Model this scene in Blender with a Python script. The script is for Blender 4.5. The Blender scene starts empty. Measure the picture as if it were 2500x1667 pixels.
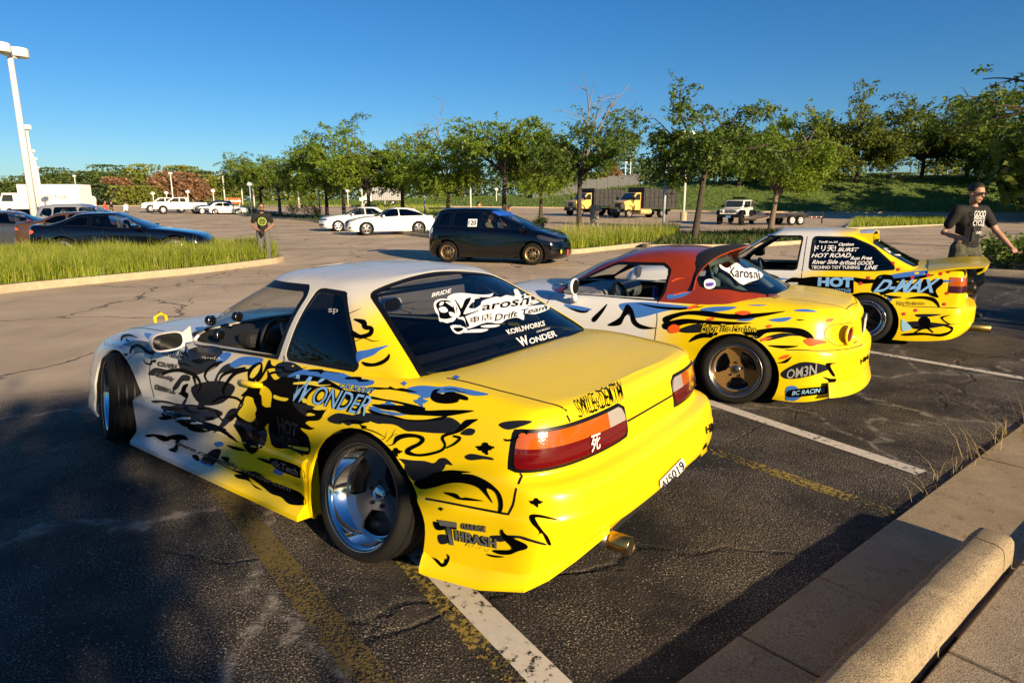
import bpy, bmesh, math, random
import numpy as np
from mathutils import Vector, Matrix, Euler
from mathutils.bvhtree import BVHTree
from mathutils.geometry import delaunay_2d_cdt
random.seed(7); np.random.seed(7)
R = math.radians
SC = bpy.context.scene
COL = SC.collection
# ---------------------------------------------------------------- camera
FPX, YH, CAMH = 1560.0, 500.0, 1.575          # focal length and horizon in photo pixels (2500 x 1667), eye height in m
PITCH = math.atan((833.5 - YH) / FPX)
cam = bpy.data.cameras.new('camera'); camo = bpy.data.objects.new('camera', cam); COL.objects.link(camo)
cam.sensor_width = 36.0; cam.lens = 36.0 * FPX / 2500.0; cam.clip_start = 0.05; cam.clip_end = 3000
camo.location = (0, 0, CAMH); camo.rotation_euler = (math.pi / 2 - PITCH, 0, 0)
SC.camera = camo
# ---------------------------------------------------------------- sky, sun, exposure
SUN_AZ, SUN_EL = 146.0, 16.5                  # azimuth clockwise from the viewing direction (+Y)
w = bpy.data.worlds.new('World'); SC.world = w; w.use_nodes = True
nt = w.node_tree; nt.nodes.clear()
sky = nt.nodes.new('ShaderNodeTexSky'); sky.sky_type = 'NISHITA'; sky.sun_disc = False
sky.sun_elevation = R(SUN_EL); sky.sun_rotation = R(SUN_AZ); sky.air_density = 1.0; sky.dust_density = 0.2; sky.ozone_density = 4.0
bg = nt.nodes.new('ShaderNodeBackground'); bg.inputs['Strength'].default_value = 0.052
hs = nt.nodes.new('ShaderNodeHueSaturation'); hs.inputs['Saturation'].default_value = 1.22
out = nt.nodes.new('ShaderNodeOutputWorld')
nt.links.new(sky.outputs[0], hs.inputs['Color']); tn = nt.nodes.new('ShaderNodeMix'); tn.data_type = 'RGBA'; tn.blend_type = 'MULTIPLY'; tn.inputs['Factor'].default_value = 1; tn.inputs['B'].default_value = (.78, .98, 1.14, 1)
nt.links.new(hs.outputs[0], tn.inputs['A']); nt.links.new(tn.outputs['Result'], bg.inputs[0]); nt.links.new(bg.outputs[0], out.inputs[0])
sl = bpy.data.lights.new('sun', 'SUN'); sl.energy = 4.8; sl.angle = R(0.6); sl.color = (1.0, 0.77, 0.48)
so = bpy.data.objects.new('sun', sl); COL.objects.link(so)
sd = Vector((math.sin(R(SUN_AZ)) * math.cos(R(SUN_EL)), math.cos(R(SUN_AZ)) * math.cos(R(SUN_EL)), math.sin(R(SUN_EL))))
so.rotation_euler = sd.to_track_quat('Z', 'Y').to_euler(); so.location = sd * 50
SC.view_settings.view_transform = 'Standard'; SC.view_settings.look = 'None'; SC.view_settings.gamma = 1.0
SC.view_settings.use_curve_mapping = False; SC.view_settings.exposure = 1.0
SC.cycles.max_bounces = 8; SC.cycles.transparent_max_bounces = 16
SC.cycles.use_denoising = True
# ---------------------------------------------------------------- photo pixel -> place
_cp, _sp = math.cos(PITCH), math.sin(PITCH)
CAM = Vector((0, 0, CAMH))
def ray(px, py):
    a, b = (px - 1250.0) / FPX, (833.5 - py) / FPX
    return Vector((a, _cp + b * _sp, -_sp + b * _cp))
def gnd(px, py, z=0.0):
    d = ray(px, py); return CAM + d * ((z - CAMH) / d.z)
def atd(px, py, Y):                            # point on the pixel's ray at forward distance Y
    d = ray(px, py); return CAM + d * (Y / d.y)
def atx(px, Y, z=0.0):                         # ground point at forward distance Y seen in column px (column taken at the horizon)
    return Vector(((px - 1250.0) / (FPX / _cp) * Y, Y, z + gz(Y)))
def ss(a, b, v): t = np.clip((v - a) / (b - a), 0, 1); return t * t * (3 - 2 * t)
def gz(Y): return float(.5 * ss(35, 90, Y) + .8 * ss(82, 112, Y))        # the lot climbs gently towards its far end
# ---------------------------------------------------------------- objects
def link(o, parent=None):
    COL.objects.link(o)
    if parent is not None: o.parent = parent
    return o
def empty(name, loc=(0, 0, 0), rz=0.0, label=None, cat=None, group=None):
    o = bpy.data.objects.new(name, None); o.empty_display_size = 0.1; link(o); o.location = loc; o.rotation_euler = (0, 0, rz)
    tag(o, label, cat, group); return o
def tag(o, label=None, cat=None, group=None, kind=None):
    if label: o['label'] = label
    if cat: o['category'] = cat
    if group: o['group'] = group
    if kind: o['kind'] = kind
    return o
def mesh_obj(name, V, F, mat, parent=None, smooth=True, mats=None, fm=None):
    me = bpy.data.meshes.new(name)
    me.from_pydata([tuple(map(float, v)) for v in V], [], [tuple(f) for f in F])
    for m in (mats or [mat]): me.materials.append(m)
    if smooth: me.shade_smooth()
    if fm is not None: me.polygons.foreach_set('material_index', fm)
    me.update()
    o = bpy.data.objects.new(name, me); link(o, parent); return o
def copy_tree(o, parent=None):
    c = o.copy(); COL.objects.link(c)
    if parent is not None: c.parent = parent
    for ch in list(o.children): copy_tree(ch, c)
    return c
class MB:
    """collects simple shapes for ONE mesh object"""
    def __init__(s): s.V = []; s.F = []; s.M = []
    def add(s, V, F, mi=0):
        n = len(s.V); s.V += [tuple(v) for v in V]; s.F += [tuple(i + n for i in f) for f in F]; s.M += [mi] * len(F); return s
    def box(s, c, d, mi=0, rot=None, taper=1.0):
        x, y, z = d[0] / 2, d[1] / 2, d[2] / 2
        P = [Vector((a * x * (taper if e > 0 else 1), b * y * (taper if e > 0 else 1), e * z)) for e in (-1, 1) for a, b in ((-1, -1), (1, -1), (1, 1), (-1, 1))]
        if rot is not None: P = [rot @ p for p in P]
        return s.add([p + Vector(c) for p in P], [(3, 2, 1, 0), (4, 5, 6, 7), (0, 1, 5, 4), (1, 2, 6, 5), (2, 3, 7, 6), (3, 0, 4, 7)], mi)
    def tube(s, pts, rad, n=8, mi=0, cap=True):
        pts = [Vector(p) for p in pts]
        if not hasattr(rad, '__len__'): rad = [rad] * len(pts)
        rings = []; up = Vector((0, 0, 1))
        for i, p in enumerate(pts):
            t = (pts[min(i + 1, len(pts) - 1)] - pts[max(i - 1, 0)]).normalized()
            a = t.cross(up if abs(t.z) < .95 else Vector((1, 0, 0))).normalized(); b = t.cross(a)
            rings.append([p + (a * math.cos(k * 2 * math.pi / n) + b * math.sin(k * 2 * math.pi / n)) * rad[i] for k in range(n)])
        V = [v for r in rings for v in r]; F = []
        for i in range(len(pts) - 1):
            for k in range(n):
                F.append((i * n + k, i * n + (k + 1) % n, (i + 1) * n + (k + 1) % n, (i + 1) * n + k))
        if cap: F += [tuple(range(n - 1, -1, -1)), tuple((len(pts) - 1) * n + k for k in range(n))]
        return s.add(V, F, mi)
    def lathe(s, prof, n=24, axis='z', c=(0, 0, 0), mi=0):
        V = []; F = []
        for r, h in prof:
            for k in range(n):
                a = 2 * math.pi * k / n; x, y = r * math.cos(a), r * math.sin(a)
                p = (x, y, h) if axis == 'z' else ((x, h, y) if axis == 'y' else (h, x, y))
                V.append((p[0] + c[0], p[1] + c[1], p[2] + c[2]))
        for i in range(len(prof) - 1):
            for k in range(n):
                q = (i * n + k, i * n + (k + 1) % n, (i + 1) * n + (k + 1) % n, (i + 1) * n + k)
                F.append(q if axis != 'y' else q[::-1])
        return s.add(V, F, mi)
    def prism(s, poly, z0, z1, mi=0):
        n = len(poly); V = [(x, y, z0) for x, y in poly] + [(x, y, z1) for x, y in poly]
        F = [tuple(range(n - 1, -1, -1)), tuple(range(n, 2 * n))] + [(i, (i + 1) % n, n + (i + 1) % n, n + i) for i in range(n)]
        return s.add(V, F, mi)
    def build(s, name, mat, parent=None, smooth=False):
        mats = mat if isinstance(mat, (list, tuple)) else [mat]
        return mesh_obj(name, s.V, s.F, None, parent, smooth, mats, s.M)
def smooth_angle(o, deg=35):
    o.data.shade_smooth()
    try: o.data.set_sharp_from_angle(angle=R(deg))
    except Exception: pass
    return o
def bevel(o, wd, seg=2):
    m = o.modifiers.new('bevel', 'BEVEL'); m.width = wd; m.segments = seg; m.limit_method = 'ANGLE'; m.angle_limit = R(30); return o
# ---------------------------------------------------------------- materials
MATS = {}
def mat(name, col, rough=.5, metal=0.0, coat=0.0, spec=.5, emit=None, noise=None, bump=None, coatr=.03):
    if name in MATS: return MATS[name]
    m = bpy.data.materials.new(name); m.use_nodes = True; MATS[name] = m
    nt = m.node_tree; b = nt.nodes['Principled BSDF']
    b.inputs['Base Color'].default_value = (*col, 1); b.inputs['Roughness'].default_value = rough; b.inputs['Metallic'].default_value = metal
    b.inputs['Coat Weight'].default_value = coat; b.inputs['Coat Roughness'].default_value = coatr; b.inputs['Specular IOR Level'].default_value = spec
    if emit: b.inputs['Emission Color'].default_value = (*emit[0], 1); b.inputs['Emission Strength'].default_value = emit[1]
    tc = None
    if noise or bump: tc = nt.nodes.new('ShaderNodeTexCoord')
    if noise:                                   # (scale, low factor, high factor): uneven colour
        n = nt.nodes.new('ShaderNodeTexNoise'); n.inputs['Scale'].default_value = noise[0]; n.inputs['Detail'].default_value = 8; n.inputs['Roughness'].default_value = .65
        nt.links.new(tc.outputs['Object'], n.inputs['Vector'])
        r = nt.nodes.new('ShaderNodeMapRange'); r.inputs['From Min'].default_value = .3; r.inputs['From Max'].default_value = .7
        r.inputs['To Min'].default_value = noise[1]; r.inputs['To Max'].default_value = noise[2]; nt.links.new(n.outputs['Fac'], r.inputs['Value'])
        mx = nt.nodes.new('ShaderNodeMix'); mx.data_type = 'RGBA'; mx.blend_type = 'MULTIPLY'; mx.inputs['Factor'].default_value = 1
        mx.inputs['A'].default_value = (*col, 1); nt.links.new(r.outputs['Result'], mx.inputs['B']); nt.links.new(mx.outputs['Result'], b.inputs['Base Color'])
    if bump:
        n = nt.nodes.new('ShaderNodeTexNoise'); n.inputs['Scale'].default_value = bump[0]; n.inputs['Detail'].default_value = 6
        nt.links.new(tc.outputs['Object'], n.inputs['Vector'])
        bp = nt.nodes.new('ShaderNodeBump'); bp.inputs['Strength'].default_value = bump[1]; bp.inputs['Distance'].default_value = bump[2]
        nt.links.new(n.outputs['Fac'], bp.inputs['Height']); nt.links.new(bp.outputs['Normal'], b.inputs['Normal'])
    return m
def glass(name, tint, refl=.06, rough=.0):
    if name in MATS: return MATS[name]
    m = bpy.data.materials.new(name); m.use_nodes = True; MATS[name] = m
    nt = m.node_tree; nt.nodes.clear()
    o = nt.nodes.new('ShaderNodeOutputMaterial'); t = nt.nodes.new('ShaderNodeBsdfTransparent'); g = nt.nodes.new('ShaderNodeBsdfGlossy')
    t.inputs[0].default_value = (*tint, 1); g.inputs['Roughness'].default_value = rough; g.inputs['Color'].default_value = (1, 1, 1, 1)
    lw = nt.nodes.new('ShaderNodeLayerWeight'); lw.inputs['Blend'].default_value = .5; pw = nt.nodes.new('ShaderNodeMath'); pw.operation = 'POWER'; pw.inputs[1].default_value = 5.0; nt.links.new(lw.outputs['Facing'], pw.inputs[0])
    f = nt.nodes.new('ShaderNodeMath'); f.operation = 'MULTIPLY_ADD'; f.inputs[1].default_value = .9; f.inputs[2].default_value = refl; nt.links.new(pw.outputs[0], f.inputs[0])
    mx = nt.nodes.new('ShaderNodeMixShader'); nt.links.new(f.outputs[0], mx.inputs[0]); nt.links.new(t.outputs[0], mx.inputs[1]); nt.links.new(g.outputs[0], mx.inputs[2])
    nt.links.new(mx.outputs[0], o.inputs[0]); return m
BLACK = mat('black_trim', (.0025, .0025, .003), .45, spec=.35)
RUBBER = mat('tyre_rubber', (.0055, .0052, .005), .8, spec=.3, bump=(90, .25, .004))
CHROME = mat('chrome', (.75, .76, .78), .08, 1.0)
STEEL = mat('steel', (.45, .45, .46), .3, 1.0)
GLASS = glass('clear_glass', (.80, .86, .86))
TINT = glass('tinted_glass', (.16, .18, .20))
DARKGLASS = glass('dark_glass', (.03, .035, .045))
WHITEP = mat('white_paint', (.80, .80, .78), .35)
# ---------------------------------------------------------------- smooth surfaces from control rows
def pchip(xs, ys, q):
    xs = np.asarray(xs, float); ys = np.asarray(ys, float); q = np.asarray(q, float)
    sh = ys.shape; ys = ys.reshape(len(xs), -1); h = np.diff(xs)[:, None]; dl = np.diff(ys, axis=0) / h
    m = np.zeros_like(ys); n = len(xs)
    if n == 2: m[:] = dl
    else:
        a, b = dl[:-1], dl[1:]; w1 = 2 * h[1:] + h[:-1]; w2 = h[1:] + 2 * h[:-1]
        ok = a * b > 0
        m[1:-1] = np.where(ok, (w1 + w2) / (w1 / np.where(ok, a, 1) + w2 / np.where(ok, b, 1)), 0)
        m[0] = dl[0]; m[-1] = dl[-1]
    i = np.clip(np.searchsorted(xs, q) - 1, 0, n - 2); t = ((q - xs[i]) / (xs[i + 1] - xs[i]))[:, None]; hh = (xs[i + 1] - xs[i])[:, None]
    t2, t3 = t * t, t * t * t
    r = (2 * t3 - 3 * t2 + 1) * ys[i] + (t3 - 2 * t2 + t) * hh * m[i] + (-2 * t3 + 3 * t2) * ys[i + 1] + (t3 - t2) * hh * m[i + 1]
    return r.reshape((len(q),) + sh[1:])
def key(keys):                                 # [(x, v) ...] -> function of x, clamped
    ks = sorted(keys); xs = [k[0] for k in ks]; ys = [k[1] for k in ks]
    if len(ks) == 1: return lambda x: ys[0]
    return lambda x: float(pchip(xs, ys, [min(max(x, xs[0]), xs[-1])])[0])
def catmull(C, su, sv):
    """interpolate a control array C[j][k] (rows j, columns k) smoothly; su / sv steps per interval"""
    C = np.asarray(C, float)
    def axis(A, s):
        n = A.shape[0]; d = np.linalg.norm(np.diff(A, axis=0), axis=2).mean(axis=1); d = np.sqrt(np.maximum(d, 1e-3))
        t = np.concatenate([[0], np.cumsum(d)])
        q = np.concatenate([np.linspace(t[i], t[i + 1], s, endpoint=False) for i in range(n - 1)] + [[t[-1]]])
        Am = np.concatenate([[2 * A[0] - A[1]], A, [2 * A[-1] - A[-2]]]); tm = np.concatenate([[2 * t[0] - t[1]], t, [2 * t[-1] - t[-2]]])
        i = np.clip(np.searchsorted(t, q, 'right') - 1, 0, n - 2)
        P0, P1, P2, P3 = Am[i], Am[i + 1], Am[i + 2], Am[i + 3]; t0, t1, t2, t3 = tm[i], tm[i + 1], tm[i + 2], tm[i + 3]
        sh = (len(q), 1, 1); t0, t1, t2, t3, qq = [v.reshape(sh) for v in (t0, t1, t2, t3, q)]
        A1 = (t1 - qq) / (t1 - t0) * P0 + (qq - t0) / (t1 - t0) * P1; A2 = (t2 - qq) / (t2 - t1) * P1 + (qq - t1) / (t2 - t1) * P2
        A3 = (t3 - qq) / (t3 - t2) * P2 + (qq - t2) / (t3 - t2) * P3
        B1 = (t2 - qq) / (t2 - t0) * A1 + (qq - t0) / (t2 - t0) * A2; B2 = (t3 - qq) / (t3 - t1) * A2 + (qq - t1) / (t3 - t1) * A3
        return (t2 - qq) / (t2 - t1) * B1 + (qq - t1) / (t2 - t1) * B2
    G = axis(C, sv); G = axis(G.transpose(1, 0, 2), su).transpose(1, 0, 2)
    return G
class Sh:                                      # a shell: vertices + faces
    def __init__(s, V, F): s.V = np.asarray(V, float).reshape(-1, 3); s.F = F
def grid_shell(G):
    j, k = G.shape[:2]
    F = [(a * k + b, (a + 1) * k + b, (a + 1) * k + b + 1, a * k + b + 1) for a in range(j - 1) for b in range(k - 1)]
    return Sh(G.reshape(-1, 3), F)
def carve(sh, fn):
    """cut a shell along fn = 0; returns (inside fn < 0, outside)"""
    if not sh.F: return Sh([], []), sh
    d = np.asarray(fn(sh.V), float); d = np.where(np.abs(d) < 1e-7, 1e-7, d)
    V = list(sh.V); cache = {}
    def cut(a, b):
        k = (a, b) if a < b else (b, a)
        if k not in cache:
            t = d[a] / (d[a] - d[b]); cache[k] = len(V); V.append(sh.V[a] + (sh.V[b] - sh.V[a]) * t)
        return cache[k]
    ins, outs = [], []
    neg = d < 0
    for f in sh.F:
        n = [neg[i] for i in f]
        if all(n): ins.append(f); continue
        if not any(n): outs.append(f); continue
        pi, po = [], []
        for i in range(len(f)):
            a, b = f[i], f[(i + 1) % len(f)]
            (pi if neg[a] else po).append(a)
            if neg[a] != neg[b]: c = cut(a, b); pi.append(c); po.append(c)
        if len(pi) > 2: ins.append(tuple(pi))
        if len(po) > 2: outs.append(tuple(po))
    V = np.array(V)
    def pack(F):
        if not F: return Sh([], [])
        u = np.unique(np.concatenate([np.array(f) for f in F])); mp = {int(a): i for i, a in enumerate(u)}
        return Sh(V[u], [tuple(mp[int(i)] for i in f) for f in F])
    return pack(ins), pack(outs)
def sd_poly(P, poly, r=0.0):
    """signed distance of points P (n,2) to a polygon with corners rounded by r"""
    poly = np.asarray(poly, float); n = len(poly)
    if r:                                      # shrink towards the inside, then grow back
        c = poly.mean(axis=0); q = []
        area = sum(poly[i][0] * poly[(i + 1) % n][1] - poly[(i + 1) % n][0] * poly[i][1] for i in range(n))
        for i in range(n):
            a, b, e = poly[i - 1], poly[i], poly[(i + 1) % n]
            u = (b - a) / np.linalg.norm(b - a); v = (e - b) / np.linalg.norm(e - b)
            nu, nv = np.array([-u[1], u[0]]), np.array([-v[1], v[0]])
            if area < 0: nu, nv = -nu, -nv
            m = nu + nv; q.append(b + m * r / max(.3, (m @ m) / 2))
        poly = np.array(q)
    d = np.full(len(P), 1e9); s = np.zeros(len(P), int)
    for i in range(n):
        a, b = poly[i - 1], poly[i]; e = b - a; w_ = P - a
        t = np.clip((w_ @ e) / (e @ e + 1e-12), 0, 1)[:, None]; d = np.minimum(d, np.linalg.norm(w_ - e * t, axis=1))
        c = ((a[1] > P[:, 1]) != (b[1] > P[:, 1])); xi = (b[0] - a[0]) * (P[:, 1] - a[1]) / (b[1] - a[1] + 1e-12) + a[0]
        s += (c & (P[:, 0] < xi))
    return np.where(s % 2 == 1, -d, d) - r
def mirror(sh):
    if not sh.F: return sh
    V = list(map(tuple, sh.V)); n = len(V); mp = {}
    for i, v in enumerate(sh.V):
        if abs(v[1]) < 1e-5: mp[i] = i
        else: mp[i] = len(V); V.append((v[0], -v[1], v[2]))
    F = list(sh.F) + [tuple(mp[i] for i in reversed(f)) for f in sh.F]
    return Sh(V, F)
def vnormals(sh):
    N = np.zeros_like(sh.V)
    for f in sh.F:
        p = sh.V[list(f)]; n = np.zeros(3)
        for i in range(len(f)): n += np.cross(p[i - 1], p[i])
        for i in f: N[i] += n
    l = np.linalg.norm(N, axis=1)[:, None]; l[l == 0] = 1
    return N / l
def offset(sh, d):
    return Sh(sh.V + vnormals(sh) * d, sh.F) if sh.F else sh
def shell_obj(name, sh, mat_, parent, thick=0.0):
    if not sh.F: return None
    o = mesh_obj(name, sh.V, sh.F, mat_, parent)
    if thick:
        m = o.modifiers.new('thickness', 'SOLIDIFY'); m.thickness = thick; m.offset = -1; m.use_rim = True; o.data.materials.append(MATS.get('interior_black') or mat('interior_black', (.006, .006, .0065), .8)); m.material_offset = 1
        e = o.modifiers.new('split', 'EDGE_SPLIT'); e.split_angle = R(50); e.use_edge_sharp = False
    return o

def fast_mesh(name, V, F, mat_, parent=None, smooth=False):
    """quads (or triangles) from numpy arrays"""
    V = np.asarray(V, np.float32); F = np.asarray(F, np.int32); k = F.shape[1]; me = bpy.data.meshes.new(name)
    me.vertices.add(len(V)); me.vertices.foreach_set('co', V.ravel()); me.loops.add(F.size); me.loops.foreach_set('vertex_index', F.ravel())
    me.polygons.add(len(F)); me.polygons.foreach_set('loop_start', np.arange(0, F.size, k, dtype=np.int32)); me.update(calc_edges=True)
    me.materials.append(mat_)
    if smooth: me.shade_smooth()
    o = bpy.data.objects.new(name, me); link(o, parent); return o
def leaf_mat(name, col, col2, trans=.45, rough=.55):
    if name in MATS: return MATS[name]
    m = bpy.data.materials.new(name); m.use_nodes = True; MATS[name] = m; nt = m.node_tree; nt.nodes.clear(); L = nt.links
    g = nt.nodes.new('ShaderNodeNewGeometry'); mx = nt.nodes.new('ShaderNodeMix'); mx.data_type = 'RGBA'; mx.inputs['A'].default_value = (*col, 1); mx.inputs['B'].default_value = (*col2, 1); L.new(g.outputs['Random Per Island'], mx.inputs['Factor'])
    b = nt.nodes.new('ShaderNodeBsdfPrincipled'); b.inputs['Roughness'].default_value = rough; b.inputs['Specular IOR Level'].default_value = .3; L.new(mx.outputs['Result'], b.inputs['Base Color'])
    t = nt.nodes.new('ShaderNodeBsdfTranslucent'); tm = nt.nodes.new('ShaderNodeMix'); tm.data_type = 'RGBA'; tm.blend_type = 'MULTIPLY'; tm.inputs['Factor'].default_value = 1; tm.inputs['B'].default_value = (1.5, 1.35, .45, 1); L.new(mx.outputs['Result'], tm.inputs['A']); L.new(tm.outputs['Result'], t.inputs['Color'])
    s_ = nt.nodes.new('ShaderNodeMixShader'); s_.inputs[0].default_value = trans; L.new(b.outputs[0], s_.inputs[1]); L.new(t.outputs[0], s_.inputs[2]); o = nt.nodes.new('ShaderNodeOutputMaterial'); L.new(s_.outputs[0], o.inputs[0]); return m
def quads_at(C, D, N, ln, wd):
    """diamond leaves: centre C, long direction D, side direction N, arrays"""
    V = np.stack([C - D * ln[:, None] / 2, C + N * wd[:, None] / 2, C + D * ln[:, None] / 2, C - N * wd[:, None] / 2], 1).reshape(-1, 3)
    return V, np.arange(len(V)).reshape(-1, 4)
def rand_dirs(n, rng, zs=1.0):
    d = rng.normal(size=(n, 3)); d[:, 2] *= zs; return d / (np.linalg.norm(d, axis=1)[:, None] + 1e-9)
# ---------------------------------------------------------------- the lot
KO = Vector((.62, 1.907, 0)); KU = Vector((math.sin(R(50.9)), math.cos(R(50.9)), 0)); KN = Vector((KU.y, -KU.x, 0))   # near kerb: origin, along, towards the pavement
def kp(u, n, z=0.0): return KO + KU * u + KN * n + Vector((0, 0, z))
def asphalt():
    m = bpy.data.materials.new('asphalt'); m.use_nodes = True; nt = m.node_tree; b = nt.nodes['Principled BSDF']; L = nt.links; N = nt.nodes.new
    tc = N('ShaderNodeTexCoord'); P = tc.outputs['Object']
    def noise(sc, det=6, ro=.6, vec=P, dist=0): n = N('ShaderNodeTexNoise'); n.inputs['Scale'].default_value = sc; n.inputs['Detail'].default_value = det; n.inputs['Roughness'].default_value = ro; n.inputs['Distortion'].default_value = dist; L.new(vec, n.inputs['Vector']); return n.outputs['Fac']
    def rng(v, a, b_, c, d, sm=True): r = N('ShaderNodeMapRange'); r.interpolation_type = 'SMOOTHSTEP' if sm else 'LINEAR'; r.inputs['From Min'].default_value = a; r.inputs['From Max'].default_value = b_; r.inputs['To Min'].default_value = c; r.inputs['To Max'].default_value = d; L.new(v, r.inputs['Value']); return r.outputs['Result']
    def mix(f, A, B, mode='MIX'):
        x = N('ShaderNodeMix'); x.data_type = 'RGBA'; x.blend_type = mode
        for k, v in (('Factor', f), ('A', A), ('B', B)):
            if isinstance(v, tuple): x.inputs[k].default_value = (*v, 1)
            elif isinstance(v, (int, float)): x.inputs[k].default_value = v
            else: L.new(v, x.inputs[k])
        return x.outputs['Result']
    def math_(op, a, b_=0.0):
        x = N('ShaderNodeMath'); x.operation = op
        for i, v in enumerate((a, b_)):
            if isinstance(v, (int, float)): x.inputs[i].default_value = v
            else: L.new(v, x.inputs[i])
        return x.outputs[0]
    # distance from the near kerb (the stalls carry newer black sealer, the aisle is worn tan)
    dp = N('ShaderNodeVectorMath'); dp.operation = 'DOT_PRODUCT'; dp.inputs[1].default_value = tuple(-KN); L.new(P, dp.inputs[0])
    s = math_('ADD', dp.outputs['Value'], KN.dot(KO)); s = math_('ADD', s, math_('MULTIPLY', noise(.9, 4), 1.4))
    aisle = rng(s, 5.6, 6.9, 0, 1)
    big = noise(.35, 5, .6); mid = noise(2.2, 6, .65); fine = noise(70, 3, .7); grit = N('ShaderNodeTexVoronoi'); grit.inputs['Scale'].default_value = 62; L.new(P, grit.inputs['Vector'])
    streak = N('ShaderNodeMapping'); streak.inputs['Rotation'].default_value = (0, 0, R(32)); streak.inputs['Scale'].default_value = (.9, .12, 1); L.new(P, streak.inputs['Vector']); strk = noise(1.5, 6, .6, streak.outputs[0])
    tan = mix(rng(big, .35, .65, 0, 1), (.41, .315, .210), (.57, .45, .31)); tan = mix(rng(strk, .52, .72, 0, .5), tan, (.27, .22, .165)); tan = mix(rng(fine, .45, .75, 0, .35), tan, (.22, .18, .14))
    dark = mix(rng(mid, .40, .68, 0, 1), (.0085, .0085, .009), (.050, .043, .035)); dark = mix(rng(big, .45, .62, 0, .7), dark, (.012, .012, .013))
    stone = math_('MULTIPLY', rng(math_('ADD', grit.outputs['Distance'], math_('MULTIPLY', noise(210, 2), .5)), .28, .55, 1, 0), rng(noise(5, 6, .7), .40, .62, .06, 1.0)); rc = N('ShaderNodeSeparateColor'); L.new(grit.outputs['Color'], rc.inputs[0]); stone = math_('MULTIPLY', stone, rng(rc.outputs[0], .35, .65, 0, 1))
    spk = math_('MULTIPLY', rng(noise(120, 3, .85), .545, .60, 0, 1), rng(noise(1.3, 6, .65), .38, .62, .10, 1.0)); dark = mix(spk, dark, (.42, .345, .25)); dark = mix(stone, dark, (.62, .53, .40))
    col = mix(aisle, dark, tan)
    # cracks: dark and wandering in the aisle, pale and gritty in the stalls
    def crack(sc, wd, seed):
        w3 = N('ShaderNodeMapping'); w3.inputs['Location'].default_value = (seed, seed * 2, 0); L.new(P, w3.inputs['Vector'])
        nz = N('ShaderNodeTexNoise'); nz.inputs['Scale'].default_value = sc * 5; nz.inputs['Detail'].default_value = 6; L.new(w3.outputs[0], nz.inputs['Vector'])
        ad = N('ShaderNodeVectorMath'); ad.operation = 'MULTIPLY_ADD'; ad.inputs[1].default_value = (.22 / sc,) * 3; L.new(nz.outputs['Color'], ad.inputs[0]); L.new(w3.outputs[0], ad.inputs[2])
        v = N('ShaderNodeTexVoronoi'); v.feature = 'DISTANCE_TO_EDGE'; v.inputs['Scale'].default_value = sc; L.new(ad.outputs[0], v.inputs['Vector']); return rng(v.outputs['Distance'], 0, wd, 1, 0)
    c1 = crack(.30, .010, 3.1); c2 = crack(.85, .012, 9.4)
    cm = math_('MAXIMUM', c1, math_('MULTIPLY', c2, rng(noise(.25, 3), .5, .62, 0, 1)))
    col = mix(math_('MULTIPLY', cm, math_('MULTIPLY', aisle, .85)), col, (.03, .026, .022))
    c3 = math_('MULTIPLY', crack(.42, .016, 5.7), rng(noise(9, 3), .42, .6, .15, 1)); col = mix(math_('MULTIPLY', c3, math_('MULTIPLY', math_('SUBTRACT', 1.0, aisle), .6)), col, (.30, .27, .23))
    L.new(col, b.inputs['Base Color']); b.inputs['Roughness'].default_value = .82; b.inputs['Specular IOR Level'].default_value = .35
    h = math_('ADD', math_('MULTIPLY', fine, .6), math_('MULTIPLY', rng(grit.outputs['Distance'], 0, .6, 1, 0), .35)); h = math_('SUBTRACT', h, math_('MULTIPLY', cm, 1.5))
    bp = N('ShaderNodeBump'); bp.inputs['Strength'].default_value = .8; bp.inputs['Distance'].default_value = .006; L.new(h, bp.inputs['Height']); L.new(bp.outputs['Normal'], b.inputs['Normal'])
    return m
ASPH = asphalt()
ys = [-60, 30] + list(np.linspace(35, 115, 33)) + [1500]
V = [(x, y, gz(y)) for y in ys for x in (-900, 900)]
tag(mesh_obj('ground', V, [(2 * i, 2 * i + 1, 2 * i + 3, 2 * i + 2) for i in range(len(ys) - 1)], ASPH, None, True), kind='structure')
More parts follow.
